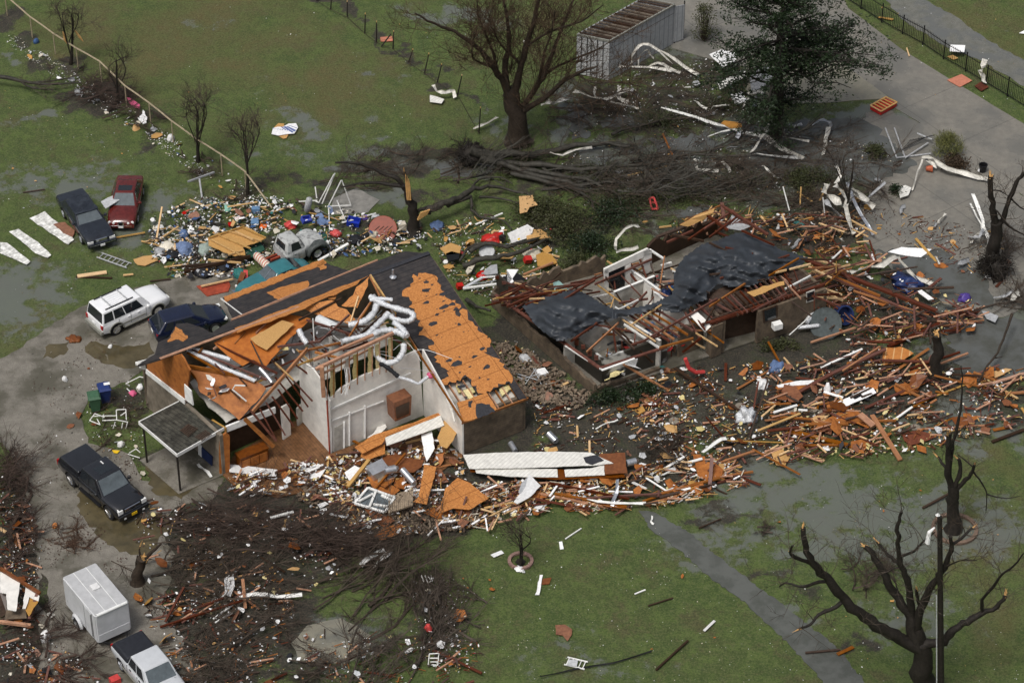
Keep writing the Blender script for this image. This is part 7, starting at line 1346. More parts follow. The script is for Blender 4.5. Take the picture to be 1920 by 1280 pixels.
for pts, lab, m_, z in (([(985,430),(1015,430),(1034,445),(1010,447),(990,456),(988,448)],'tan cardboard behind the fridge door',m_osbtan,.5),([(1005,478),(1018,472),(1035,478),(1045,492),(1020,500),(1008,498)],'open tan carton under the boughs',m_osbtan,.4),([(825,465),(845,455),(865,462),(862,475),(838,478)],'tan box flap above the shingled roof end',m_osbtan,.5),([(928,480),(945,472),(965,478),(960,484),(935,483)],'tan drawer under the crooked branch',m_tan,.4),([(902,512),(920,497),(932,495),(933,512),(915,515)],'grey triangular plastic piece below the crooked branch',m_grayp,.4),([(950,505),(962,525),(968,538),(960,545),(952,535),(972,505)],'white upright fridge shelf',m_paper,.6),([(940,520),(965,508),(985,522),(975,540),(945,540)],'black appliance back in the litter',m_black,.5),([(873,508),(885,488),(893,492),(884,508),(876,514)],'white stereo box by the crooked branch',m_ivory,.4),([(836,475),(856,468),(862,474),(860,485),(840,490)],'black case at the end of the shingled roof',m_black,.5),
   ([(1037,530),(1048,526),(1070,545),(1060,556),(1040,545)],'pale teal plastic sheet at the corner of the felt house',mat('pale teal plastic',(.25,.4,.37),.4,.2),1.9)): sheet('household_piece', lab, 'panel', pts, m_, z, .08)
lump('garden_tractor', 'upturned red garden mower with a dark wheel, beside the fridge door', 'mower', 925, 450, .6, .35, m_redp, amp=.6); b = MB(); b.lathe([(.1,-.08),(.22,-.08),(.22,.08),(.1,.08)], P(942,446,.4), 14, 'Y'); b.build('mower_wheel', m_rubber, label='dark wheel of the red mower', cat='wheel')
crate('red_bin', 'cherry red box right of the crooked branch', 'box', 988, 490, (.45,.35,.35), (.3,.2,.4), m_redp, z=.2)
r_ = empty('shelf_frame', P(900,532), 'silver shelf frame with foil wrapped legs and a red end', 'frame')
for a, c, w_, m_ in (((870,540,.2),(905,520,.5),.16,m_foil),((905,520,.5),(948,517,.5),.1,m_white),((868,541,.2),(935,532,.3),.14,m_white),((935,532,.3),(942,518,.5),.1,m_white),((878,534,.3),(930,526,.4),.06,m_metal)): g = LB(r_); g.beam(P(*a), P(*c), w_, w_*.7); g.build('frame_bar', m_)
g = LB(r_); g.box(P(862,536,.25), (.38,.3,.3), (.2,.1,.4)); g.build('red_end', m_redp)
crate('computer_case', 'white computer case lying on the mud by the stained wall', 'computer', 1015, 703, (.6,.5,.3), (.1,.1,.5), m_paper)
rods('drying_rack', 'grey folding rack collapsed beside the white computer case', 'rack', [((968,700,.1),(1008,712,.3)),((975,712,.1),(1012,700,.4)),((985,720,.1),(1005,690,.5)),((970,706,.2),(1000,718,.1)),((1000,690,.5),(1015,720,.1))], .025, m_grayp)
lump('white_sheet_bundle', 'pale cloth caught on the mud between the two houses', 'cloth', 984, 675, .35, .3, m_grayp)
# bins
def wheelie(label, px, py, rz, m_):
    r = empty('wheelie_bin', P(px, py), label, 'bin', None, rz); bm = bmesh.new(); lo = [(-.24,-.26,.08),(.24,-.26,.08),(.24,.26,.08),(-.24,.26,.08)]; hi = [(-.32,-.37,1.05),(.32,-.37,1.05),(.32,.37,1.05),(-.32,.37,1.05)]
    b = MB(); b.add(lo+hi, [(0,3,2,1),(4,5,6,7),(0,1,5,4),(1,2,6,5),(2,3,7,6),(3,0,4,7)]); b.build('bin_body', m_, r); b = MB(); b.add([(-.36,-.42,1.05),(.36,-.42,1.05),(.36,.42,1.05),(-.36,.42,1.05),(-.26,-.3,1.16),(.26,-.3,1.16),(.26,.3,1.18),(-.26,.3,1.18)], [(0,3,2,1),(4,5,6,7),(0,1,5,4),(1,2,6,5),(2,3,7,6),(3,0,4,7)]); b.build('lid', m_, r)
    for s in (1,-1): b = MB(); b.lathe([(.12,-.04),(.12,.04)], (s*.28,.3,.12), 12, 'X'); b.build('wheel', m_black, r)
    b = MB(); b.tube([(-.28,.45,1.02),(.28,.45,1.02)], .025, 6); b.build('handle', m_, r); return r
m_gbin = mat('faded green bin', (.05,.115,.065), .5, .2); m_bbin = mat('navy blue bin', (.022,.04,.15), .4, .2)
wheelie('navy blue wheeled bin with a white sticker on its lid', 198, 752, .3, m_bbin); g = wheelie('faded green wheeled bin in front of the blue one', 179, 768, .25, m_gbin)
b = MB(); b.box(P(200,719,1.2), (.34,.22,.01), (0,0,.3)); b.build('lid_sticker', m_paper, label='white sticker on the lid of the blue bin', cat='sticker')
for segs, lab in (([((168,788,.3),(178,775,.6)),((178,775,.6),(196,782,.5)),((168,788,.3),(188,796,.3)),((188,796,.3),(182,785,.5)),((175,780,.5),(218,779,.4))],'white bent lounger head frame below the green bin'),([((218,768,.9),(236,767,.9)),((236,767,.9),(237,787,.5)),((218,768,.9),(219,787,.5)),((219,787,.5),(240,791,.4)),((192,788,.3),(219,787,.5)),((216,791,.4),(212,803,.0)),((230,792,.4),(228,804,.0)),((239,792,.4),(236,803,.0)),((226,779,.6),(236,772,.8))],'white chair frame standing by the dark porch shrub'),([((236,719,.4),(262,706,.5)),((262,706,.5),(272,708,.5)),((236,719,.4),(243,723,.2)),((238,728,.1),(245,735,.1))],'pale wire basket against the left end wall'),
   ([((240,851,.1),(262,858,.1)),((242,849,.2),(255,841,.3)),((255,841,.3),(263,848,.2))],'white triangular frame at the porch post'),([((803,1245,.1),(805,1225,.6)),((805,1225,.6),(823,1224,.6)),((823,1224,.6),(821,1246,.1)),((803,1245,.1),(821,1246,.1)),((806,1233,.4),(822,1233,.4)),((807,1240,.3),(822,1240,.3))],'white slatted patio chair frame in the bent branches'),([((795,1090,.2),(790,1078,.5)),((797,1078,.6),(802,1092,.3)),((802,1092,.3),(812,1086,.4)),((812,1086,.4),(808,1078,.6)),((803,1080,.6),(811,1090,.3))],'small curled white chair frame on the upper lawn brush')):
    rods('garden_chair_frame', lab, 'chair frame', segs, .03, m_white)
lump('white_ribbon_bow', 'lone white plastic puff on the driveway', 'bag', 122, 713, .18, .22, m_paper); lump('white_parcel', 'little white parcel on the driveway behind the white car', 'bag', 207, 650, .16, .1, m_paper); lump('red_scrap_heap', 'brown and white scrap pile behind the white car', 'scrap', 138, 637, .4, .15, m_ply, amp=.7); lump('white_helmet', 'round white bag by the wire basket', 'bag', 263, 728, .22, .22, m_paper); lump('pink_cushion', 'pink cushion below the round white bag', 'cushion', 249, 738, .25, .12, m_pink); lump('white_bag', 'white bag in the grass beside the porch', 'bag', 227, 835, .22, .25, m_paper); sheet('yellow_tray', 'yellow tray near the black pickup tail', 'tray', [(210,843),(225,844),(220,849),(213,848)], m_yellow, .1, .04)
lump('red_plush', 'red and white cloth bundle hung in the bent branches', 'cloth', 803, 1180, .2, .3, m_redp, z=.4, amp=.4); sheet('tree_slice', 'orange cut log slice on the driveway', 'log slice', [(98,983),(102,979),(107,980),(108,985),(103,988),(98,987)], mat('cut wood', (.55,.2,.05), .6, .2), .14, .12); lump('white_bag', 'white bundle at the lower left brush near the trailer wheel', 'bag', 85, 1200, .28, .5, m_paper, amp=.3)
lump('white_foam_bag', 'puffy white bag on its end by the printed card', 'bag', 1551, 735, .22, .5, m_paper, z=.1, amp=.2); lump('torn_foil_heap', 'silver torn foil tangle in the board drift', 'foil', 1400, 785, .55, .5, m_foil, amp=.9); lump('blue_bag', 'blue and white sack on the mud under the broken wall', 'sack', 1455, 692, .45, .4, m_fblue, amp=.5); lump('white_cloth_heap', 'white crumpled sheet left of the blue sack', 'cloth', 1428, 722, .4, .3, m_paper, amp=.7); lump('dark_blanket', 'black blanket heap beneath the collapsed rafters', 'blanket', 1700, 535, .9, .5, m_navy, amp=.6); lump('purple_bag', 'violet bag beside the black blanket heap', 'bag', 1808, 562, .4, .35, mat('violet plastic',(.08,.05,.25),.4,.2)); lump('navy_cloth', 'blue jacket inside the open rooms', 'cloth', 1248, 560, .4, .6, m_navy, z=.8); lump('tarp_heap', 'dark teal sheet heap by the cladding', 'tarpaulin', 1500, 425, .5, .2, m_teal, amp=.5)
rods('red_hose', 'red hose hanging from the felt house wreckage', 'hose', [((1285,672,1.6),(1292,690,.9)),((1292,690,.9),(1305,698,.5)),((1305,698,.5),(1320,697,.3))], .12, m_redp)
rods('red_cart', 'crimson cart frame behind the boughs', 'cart', [((1218,372,.6),(1226,370,.7)),((1220,380,.3),(1232,380,.3)),((1222,392,.2),(1234,392,.2)),((1226,370,.7),(1234,392,.2)),((1218,372,.6),(1222,392,.2))], .07, m_redp)
b = MB()
for k in range(22): a = k*2*math.pi/22; q = P(976,1052); b.box((q.x+.6*math.cos(a), q.y+.6*math.sin(a), .06), (.18,.16,.12), (0,0,a))
b.build('brick_ring', mat('pinkish brick',(.27,.17,.14),.7,.3), label='ring of pinkish bricks around the slender sapling', cat='garden edging'); sheet('mulch', 'dark mulch inside the pinkish brick ring', 'mulch', [(966,1053),(970,1047),(980,1046),(986,1052),(982,1058),(972,1059)], m_bark, .03, .02); lump('white_rag', 'white rag draped over the brick ring', 'rag', 975, 1068, .25, .12, m_paper, amp=.7)
for i, (x, y) in enumerate(((1264,789),(1388,762),(1483,773),(1524,767),(1544,775),(1568,775),(1673,757),(1718,775),(1716,802),(1443,760),(1450,785))):
    b = MB(); b.lathe([(.30,0),(.30,.05),(.26,.06)], P(x, y), 14); b.build('stepping_stone', m_pave, label='round pale stepping stone in the mud of the board drift', cat='stone', group='stepping stones')
for k, (a, c) in enumerate((((0,1165,.4),(58,1172,.4)),((0,1065,1.4),(75,1112,1.1)),((70,1112,1.),(55,1160,.5)))): b = MB(); b.beam(P(*a), P(*c), .16, .16); b.build('broken_beam', (m_orange,m_ply,m_red)[k], label=('orange beam along the bottom of the broken corner roof','brown rake board above the white wall piece','dark red beam beside the folded brown panel')[k], cat='beam')
b = MB(); b.prism([P(0,1112,.9),P(11,1112,.9),P(13,1150,.3),P(0,1158,.3)], .1); b.build('dark_door', m_brown, label='dark door in the white wall piece at the left edge', cat='door')
crate('red_cooler', 'bright red box at the bottom edge beside the silver pickup', 'box', 216, 1278, (.5,.4,.3), .6, m_redp)
# brick chunks
for px, py, r, lab in ((755,948,.9,'slab of mortared brick lying on orange sheathing'),(720,900,.35,'small mortared brick block')):
    b = MB(); q = P(px, py, .55)
    for i in range(int(14*r)):
        for j in range(int(18*r)):
            if rp_.random() < .12 and (i in (0, int(14*r)-1) or j > 10): continue
            b.box(q+Vector((i*.11-.07*14*r*.8, j*.085-.04*18*r+i*.04, .1+i*.012)), (.10,.075,.09), (0,0,.35))
    b.build('brick_slab', mat('pale mortar brick',(.30,.235,.165),.7,.4,6), label=lab, cat='brickwork')
# white window frame set in the wreck pile
r_ = empty('window_unit', P(690,935), 'white double window unit lying on the wreckage pile', 'window')
for a, c in (((665,943,.6),(690,914,.9)),((690,914,.9),(740,932,.8)),((740,932,.8),(722,960,.5)),((722,960,.5),(665,943,.6)),((705,920,.85),(692,952,.6)),((672,940,.65),(700,925,.85)),((700,945,.6),(735,950,.6)),((715,928,.8),(736,938,.75))): g = LB(r_); g.beam(P(*a), P(*c), .13, .08); g.build('frame_bar', m_white)
g = LB(r_); g.prism([P(668,942,.55),P(690,916,.8),P(738,932,.75),P(722,958,.48)], .03, (0,0,1)); g.build('glass', m_glassg)

# stickers, slots and small fittings move with the thing they sit on
def attach(child, par):
    M_ = Matrix.LocRotScale(par.location, par.rotation_euler, par.scale); child.parent = par; child.matrix_parent_inverse = M_.inverted()
    for k in ('label', 'category', 'group'):
        if k in child: del child[k]
def by(txt): return [o for o in SC.objects if txt in str(o.get('label', ''))]
for c_, p_ in (('dark slot strip on','rust red round table top'),('white sticker on the lid','navy blue wheeled bin'),('yellow label on the white','white fridge door with'),('dark grille strip on','long white appliance panel'),('blue grey flap on','long white appliance panel'),('dark curved strip in','white panel with a curved'),('dark wheel of the red','upturned red garden mower'),('white paper hanging on the black','black plant pot'),('grey screen lying inside','short white ladder piece with')):
    for o in by(c_): attach(o, by(p_)[0])
# ================================================================ boards, sheets, rags and litter thrown over the ground
rk = random.Random(808)
LM = [(1150,640,'beside the open rooms of the felt covered house'),(1180,780,'on the mud below the felt covered house'),(1000,700,'on the strip between the two houses'),(1300,720,'in front of the porch recess of the felt covered house'),(1330,800,'on the mud in mid drift'),(1300,870,'around the weedy tuft of the board drift'),(1200,920,'at the lower lip of the board drift'),(1080,930,'below the white soffit panels'),(960,950,'near the curved white panel'),(850,980,'below the square orange strand board'),(700,950,'around the white window unit'),(620,900,'at the threshold of the vaulted room'),(500,900,'before the porch side room'),(1400,850,'along the flooded lawn edge of the drift'),(1500,840,'under the crossed orange beams'),(1600,850,'at the grass end of the crossed beams'),(1480,700,'downhill of the brick wing wall'),(1560,650,'near the slate round lid'),(1600,720,'around the white appliance panel'),(1700,720,'around the splintered stump'),(1680,640,'by the board with pale stripes'),(1800,680,'right of the splintered stump'),(1880,720,'in the drift at the right margin'),(1850,820,'behind the tree in its round edging'),(1720,820,'by the dark red slats'),(1620,560,'in the collapsed right end of the felt covered house'),(1700,500,'on the flooded slab side of the rafters'),(1800,560,'on the dark litter line past the beams'),(1880,560,'below the forked black tree'),(1560,430,'around the twisted cladding heap'),(1420,400,'behind the back gable of the felt covered house'),(1700,410,'on the wet slab by the cladding heap'),(330,470,'around the clothes heaps'),(420,400,'behind the pine wall section'),(560,410,'by the swing frame'),(650,450,'below the blue tub'),(720,470,'along the far roof edge'),(880,440,'by the red mower'),(940,540,'by the silver shelf frame'),(980,470,'near the fridge door'),(830,400,'under the thrown boughs of the splintered trunk'),(300,400,'right of the maroon car'),(120,600,'left of the white car'),(200,480,'in front of the dark sedan'),(80,80,'at the top of the rail fence'),(260,220,'at the middle of the rail fence'),(420,330,'at the low end of the rail fence'),(640,100,'on the open upper field'),(1100,330,'among the uprooted limbs'),(1220,150,'in front of the shed'),(1450,300,'in the flooded yard'),(1750,100,'by the iron fence'),(480,980,'in the maroon twig mound'),(400,1100,'on the red mound in the lower brush'),(480,1220,'in the bottom brush heap'),(650,1080,'under the lawn boughs'),(720,1230,'in the bottom branch fan'),(830,1140,'inside the bent branches'),(1100,1100,'on the open lawn'),(1500,1150,'beside the ditch'),(1700,1100,'under the big broken tree'),(60,1000,'along the left brush'),(80,1230,'in the lower left corner'),(230,820,'near the porch yard'),(250,660,'beside the white car')]
used = {}
def near(x, y): return min(LM, key=lambda l: (l[0]-x)**2+((l[1]-y)*1.5)**2)[2]
ubx = MB().box((0,0,0), (1,1,1)).mesh('board', m_red); BMS = {}
def ubox(m_):
    if m_.name not in BMS: me_ = ubx.copy(); me_.materials.clear(); me_.materials.append(m_); BMS[m_.name] = me_
    return BMS[m_.name]
BC = {'maroon':m_red,'dark brown':m_brown,'orange':m_orange,'pale pine':m_tan,'white':m_white}
def board(x, y, z, L_, w_, t_, az, tilt, col, roll=0.):
    o = bpy.data.objects.new('lumber_board', ubox(BC[col])); COL.objects.link(o); o.scale = (L_, w_, t_); o.rotation_euler = Euler((roll, tilt, az)); o.location = P(x, y, z)
    size = 'short' if L_ < .9 else 'long' if L_ > 2.2 else 'mid length'
    return tag(o, f'{size} {col} board {near(x, y)}', 'board', 'boards strewn by the storm')
HB = [((1510,487,1.6),(1757,583,.5),.24,.16,'maroon'),((1520,500,1.5),(1650,555,1.0),.12,.12,'orange'),((1545,512,1.4),(1738,598,.4),.16,.12,'maroon'),((1600,545,1.),(1735,590,.5),.10,.1,'orange'),((1755,590,.5),(1830,585,.3),.2,.12,'maroon'),((1760,612,.2),(1845,600,.25),.10,.08,'orange'),((1665,650,.2),(1762,606,.5),.24,.12,'maroon'),((1680,640,.25),(1740,618,.4),.2,.1,'dark brown'),((1520,642,.2),(1605,614,.5),.10,.1,'orange'),((1640,610,.4),(1770,600,.3),.18,.1,'dark brown'),((1480,745,.2),(1560,700,.6),.22,.12,'maroon'),((1560,700,.4),(1660,655,.6),.2,.12,'maroon'),((1580,695,.5),(1650,650,.6),.1,.1,'orange'),
 ((1443,780,.2),(1520,786,.3),.14,.1,'orange'),((1520,786,.3),(1560,795,.2),.12,.1,'orange'),((1475,810,.15),(1550,822,.25),.14,.1,'orange'),((1478,806,.25),(1612,840,.1),.24,.12,'orange'),((1505,835,.1),(1640,834,.1),.14,.1,'orange'),((1510,793,.2),(1680,788,.25),.14,.1,'orange'),((1500,796,.2),(1590,795,.3),.12,.12,'orange'),((1635,778,.5),(1688,862,.1),.26,.1,'orange'),((1612,776,.6),(1638,798,.4),.4,.08,'orange'),((1560,770,.2),(1505,792,.1),.1,.1,'orange'),((1622,765,.2),(1742,712,.2),.16,.1,'maroon'),((1685,778,.1),(1755,740,.3),.1,.1,'orange'),((1703,756,.3),(1745,735,.2),.12,.1,'orange'),
 ((1705,692,.2),(1800,660,.5),.12,.1,'maroon'),((1715,700,.15),(1815,662,.4),.1,.1,'orange'),((1825,698,.4),(1870,714,.2),.16,.1,'orange'),((1850,722,.2),(1920,700,.3),.16,.1,'orange'),((1885,738,.2),(1925,735,.2),.16,.1,'orange'),((1720,805,.1),(1850,797,.15),.1,.08,'orange'),((1860,828,.1),(1920,805,.15),.18,.08,'dark brown'),((1862,806,.1),(1892,800,.1),.2,.05,'orange'),((1330,920,.1),(1335,858,1.1),.2,.1,'maroon'),((1205,940,.1),(1306,905,.3),.12,.1,'orange'),((1210,946,.1),(1270,930,.2),.16,.1,'orange'),((1335,896,.2),(1412,884,.25),.12,.1,'orange'),((1345,905,.1),(1395,892,.2),.1,.1,'maroon'),((1400,900,.1),(1410,830,.1),.01,.01,'maroon'),
 ((1415,740,.4),(1345,660,.9),.01,.01,'maroon'),((1265,690,.5),(1390,772,.15),.14,.1,'dark brown'),((1405,820,.1),(1440,712,1.2),.08,.08,'dark brown'),((1385,848,.1),(1398,868,.1),.12,.1,'maroon'),((1408,795,.2),(1422,715,.8),.1,.1,'maroon'),((1324,782,.3),(1358,820,.1),.06,.08,'maroon'),((1350,825,.1),(1480,830,.1),.06,.06,'pale pine'),((1040,925,.3),(1175,950,.3),.14,.1,'orange'),((1010,925,.3),(1160,955,.1),.12,.12,'orange'),((1030,905,.4),(1180,935,.3),.1,.1,'maroon'),((1080,935,.3),(1240,925,.3),.1,.1,'maroon'),((1170,925,.3),(1275,935,.15),.08,.08,'dark brown'),((860,975,.2),(875,930,1.1),.1,.1,'maroon'),((1168,682,1.4),(1254,733,.1),.12,.1,'orange'),
 ((293,452,.1),(304,388,1.4),.1,.12,'pale pine'),((290,455,.1),(335,425,.5),.08,.1,'pale pine'),((265,452,.1),(305,462,.1),.1,.06,'pale pine'),((215,446,.1),(272,436,.15),.08,.08,'pale pine'),((390,487,.5),(452,493,.5),.1,.1,'pale pine'),((455,490,.3),(340,500,.5),.08,.2,'dark brown'),((345,510,.3),(470,480,.6),.1,.2,'dark brown'),((145,518,.1),(200,510,.1),.3,.06,'pale pine'),((142,519,.05),(210,521,.05),.12,.06,'dark brown'),((43,361,.05),(84,355,.05),.08,.06,'dark brown'),((231,516,.1),(250,514,.1),.14,.05,'pale pine'),((281,527,.1),(320,523,.1),.1,.06,'dark brown'),((1425,700,.1),(1460,650,1.),.01,.01,'orange'),((1440,640,1.1),(1462,680,.2),.1,.08,'orange'),((1480,628,.3),(1520,592,.9),.05,.05,'white'),((1467,680,.2),(1482,694,.1),.06,.05,'white'),
 ((1215,1135,.1),(1262,1120,.1),.07,.06,'dark brown'),((1230,1255,.1),(1290,1200,.15),.1,.08,'dark brown'),((1310,990,.1),(1352,972,.1),.06,.06,'dark brown'),((1060,1010,.05),(1090,990,.05),.06,.06,'white'),((1190,1113,.05),(1210,1105,.05),.07,.05,'white'),((1240,1185,.05),(1252,1175,.05),.01,.01,'white'),((1510,1223,.1),(1575,1217,.1),.12,.06,'dark brown'),((1570,1226,.1),(1600,1212,.1),.2,.05,'orange'),((1320,1182,.1),(1340,1163,.1),.14,.04,'white'),((1730,952,.05),(1780,925,.2),.12,.1,'dark brown'),((300,1175,.2),(455,1125,.6),.1,.1,'maroon'),((310,1165,.2),(345,1100,.9),.12,.1,'maroon'),((345,1150,.3),(420,1120,.5),.1,.1,'maroon'),((455,1085,1.1),(460,1140,.2),.16,.1,'orange'),((400,1160,.2),(440,1130,.4),.1,.06,'white'),((402,1168,.2),(435,1148,.3),.1,.06,'white'),((405,1130,.3),(428,1108,.4),.1,.06,'white'),
 ((1240,925,.3),(1350,895,.4),.16,.1,'orange'),((1340,870,.2),(1415,845,.4),.12,.1,'orange'),((1425,880,.1),(1500,856,.1),.01,.01,'orange'),((1450,720,.3),(1530,790,.01),.01,.01,'orange'),((1600,520,1.2),(1720,500,.8),.08,.08,'dark brown'),((1480,395,.3),(1468,350,1.4),.06,.06,'white'),((1500,385,.3),(1502,350,1.2),.08,.08,'pale pine'),((1495,360,.3),(1523,378,.3),.1,.06,'pale pine'),((1543,370,1.6),(1547,410,.2),.05,.05,'white'),((1490,400,.8),(1580,408,.8),.06,.06,'maroon'),((640,815,.2),(700,845,.3),.12,.1,'orange'),((652,912,.6),(692,862,1.1),.2,.14,'pale pine'),((700,920,.7),(760,850,1.1),.1,.12,'orange')]
nb = 0
for a, c, w_, t_, col in HB:
    if w_ < .02: continue
    A, C_ = P(*a), P(*c); d = C_-A; mx_, my_ = (a[0]+c[0])/2, (a[1]+c[1])/2; o = board(mx_, my_, 0, d.length, w_, t_, math.atan2(d.y, d.x), -math.asin(d.z/d.length), col); o.location = (A+C_)/2; nb += 1
def rz(poly):
    xs = [p[0] for p in poly]; ys = [p[1] for p in poly]
    for _ in range(60):
        x, y = rk.uniform(min(xs), max(xs)), rk.uniform(min(ys), max(ys))
        if inside(x, y, poly): return x, y
    return poly[0]
Q = lambda x0, y0, x1, y1: [(x0,y0),(x1,y0),(x1,y1),(x0,y1)]
ZN = {'da': [(1440,690),(1640,645),(1770,690),(1925,690),(1925,790),(1700,850),(1600,855),(1440,870)], 'db': [(870,905),(1000,900),(1170,890),(1240,850),(1400,865),(1410,905),(1330,930),(1200,955),(1000,962),(860,1000)], 'dc': [(1170,730),(1250,690),(1440,680),(1450,850),(1230,860)], 'drift': [(1240,680),(1560,610),(1920,590),(1925,850),(1700,850),(1600,860),(1420,900),(1330,930),(1200,955),(1000,960),(870,1000),(850,900),(1000,900),(1170,880),(1230,800),(1210,730)],
 'front': [(430,890),(620,855),(800,800),(870,860),(870,990),(760,1000),(640,1000),(560,930),(430,920)], 'collapse': [(1520,480),(1620,460),(1700,500),(1840,570),(1830,620),(1600,650),(1540,600),(1500,530)], 'gable': [(1250,440),(1330,390),(1450,400),(1620,400),(1620,480),(1500,480),(1400,430)], 'house': [(280,410),(360,370),(520,370),(700,400),(800,430),(800,470),(650,480),(500,480),(430,520),(320,520),(280,480)],
 'mid': [(800,430),(900,400),(1040,430),(1050,500),(1020,545),(930,570),(840,520)], 'gap': [(930,640),(980,640),(1100,745),(1060,780),(990,760),(930,690)], 'mudm': [(1000,760),(1250,740),(1300,800),(1250,880),(1000,850)], 'fence': [(20,60),(120,120),(330,260),(520,370),(460,390),(300,280),(110,150),(10,80)],
 'lowb': [(250,930),(600,960),(720,1010),(600,1100),(300,1160),(260,1060)], 'bot': [(250,1120),(540,1080),(560,1180),(900,1200),(880,1290),(350,1290)], 'ring': Q(770,1080,890,1260), 'lawn': [(900,1000),(1230,980),(1560,1290),(900,1290)], 'leftb': [(0,840),(50,900),(80,1040),(60,1140),(130,1220),(200,1290),(0,1290)], 'yard': [(1100,200),(1450,200),(1700,300),(1600,420),(1250,430),(1000,380)], 'slab': [(1600,380),(1900,440),(1900,540),(1700,480)], 'shed': [(1100,150),(1330,110),(1440,160),(1400,230),(1150,230)],
 'porch': Q(170,720,270,900), 'drive': [(60,660),(300,560),(300,650),(160,820),(200,1000),(60,900)], 'field': Q(300,10,900,260), 'lfield': [(0,150),(300,280),(260,370),(300,520),(0,600)], 'rlawn': [(1320,950),(1900,860),(1910,1280),(1620,1280)], 'up': Q(1650,0,1920,200), 'room': [(1060,650),(1150,610),(1230,660),(1130,710)], 'mf': [(380,690),(600,640),(730,590),(600,690),(520,760),(420,790)]}
SPLIT = [('da',62,.5),('db',34,.4),('dc',9,.15),('front',18,.5),('collapse',26,.8),('gable',16,.8),('house',14,.4),('mid',8,.4),('gap',4,.2),('lowb',8,.3),('bot',8,.3),('leftb',4,.3),('slab',6,.05),('yard',5,.2),('mudm',5,.1)]
for zn, n, h in SPLIT:
    for i in range(n):
        x, y = rz(ZN[zn]); az = rk.choice((rk.gauss(.5,.25), rk.gauss(.35,.2), rk.gauss(-.6,.35), rk.uniform(-1.6,1.6))); L_ = rk.choice((.6,.8,1.1,1.5,2.,2.8))*rk.uniform(.8,1.2)
        col = rk.choices(('maroon','dark brown','orange','pale pine','white'), {'da':(4,2.5,3.6,1,.6),'db':(3,2,4,1.5,1.2),'house':(.3,1,.3,4,1),'mid':(1,1,1,3,1),'collapse':(5,2,2,.5,.3)}.get(zn, (3,1.5,3,1.5,1)))[0]
        z = rk.uniform(.05, h); board(x, y, z, L_, rk.uniform(.08,.17), rk.choice((.04,.05,.09)), az, rk.gauss(0,.06)+(.12 if h > .3 else 0)*rk.choice((-1,1,0)), col, rk.uniform(-.3,.3)); nb += 1
# shared shapes for torn flat pieces
def piece_mesh(name, n, sq, crumple, seed):
    r = random.Random(seed); b = MB(); pts = [(math.cos(a)*r.uniform(.55,1.05), math.sin(a)*sq*r.uniform(.55,1.05)) for a in [k*2*math.pi/n+r.uniform(-.25,.25) for k in range(n)]]
    c = Vector((0,0,crumple*.6)); vs = [Vector((x,y,r.uniform(0,crumple))) for x, y in pts]; k = len(vs); lo = [v-Vector((0,0,.05)) for v in vs]
    b.add(vs+[c]+lo+[c-Vector((0,0,.05))], [(i,(i+1)%k,k) for i in range(k)]+[(k+1+(i+1)%k,k+1+i,2*k+1) for i in range(k)]+[(i,k+1+i,k+1+(i+1)%k,(i+1)%k) for i in range(k)]); return b
FL = [piece_mesh('p', rk.choice((4,5,6,7)), rk.uniform(.4,.9), rk.choice((.02,.1,.3,.5)), s) for s in range(14)]
FM = {}
def piece(name, cat, x, y, z, r, m_, lab, grp, tilt=.2):
    i = rk.randrange(14); k = (i, m_.name)
    if k not in FM: FM[k] = FL[i].mesh(name, m_)
    o = bpy.data.objects.new(name, FM[k]); COL.objects.link(o); o.location = P(x, y, z); o.scale = (r, r*rk.uniform(.7,1.2), r*.8); o.rotation_euler = (rk.gauss(0,tilt), rk.gauss(0,tilt), rk.uniform(0,6.28)); return tag(o, f'{lab} {near(x, y)}', cat, grp)
KD = {'w': ('white_scrap','scrap',m_paper,'white torn scrap','white scraps blown over the site',(.09,.28)), 'o': ('sheathing_piece','board piece',m_orshing,'orange sheathing piece','broken sheathing pieces',(.2,.6)), 'p': ('plywood_piece','plywood piece',m_ply,'brown plywood piece','broken plywood pieces',(.2,.5)), 't': ('strand_board_piece','board piece',m_osbtan,'tan strand board piece','broken strand board pieces',(.15,.45)),
 'i': ('insulation_tuft','insulation',m_insul,'yellow insulation tuft','insulation tufts',(.1,.3)), 's': ('shingle_piece','shingle',m_shinglebit,'charcoal shingle piece','torn shingle pieces',(.12,.35)), 'g': ('grey_scrap','scrap',m_grayp,'grey plastic or metal scrap','grey scraps',(.1,.3)), 'b': ('blue_rag','rag',m_fblue,'blue rag','blue rags',(.12,.35)), 'k': ('black_rag','rag',m_fblack,'black rag','black rags',(.15,.4)), 'r': ('red_rag','rag',m_redp,'red rag','red rags',(.08,.22)), 'v': ('ivory_rag','rag',m_ivory,'ivory rag','ivory rags',(.12,.35)), 'e': ('teal_rag','rag',m_teal,'teal rag','teal rags',(.12,.3)), 'f': ('foil_scrap','foil scrap',m_foil,'crumpled foil scrap','foil scraps',(.1,.28))}
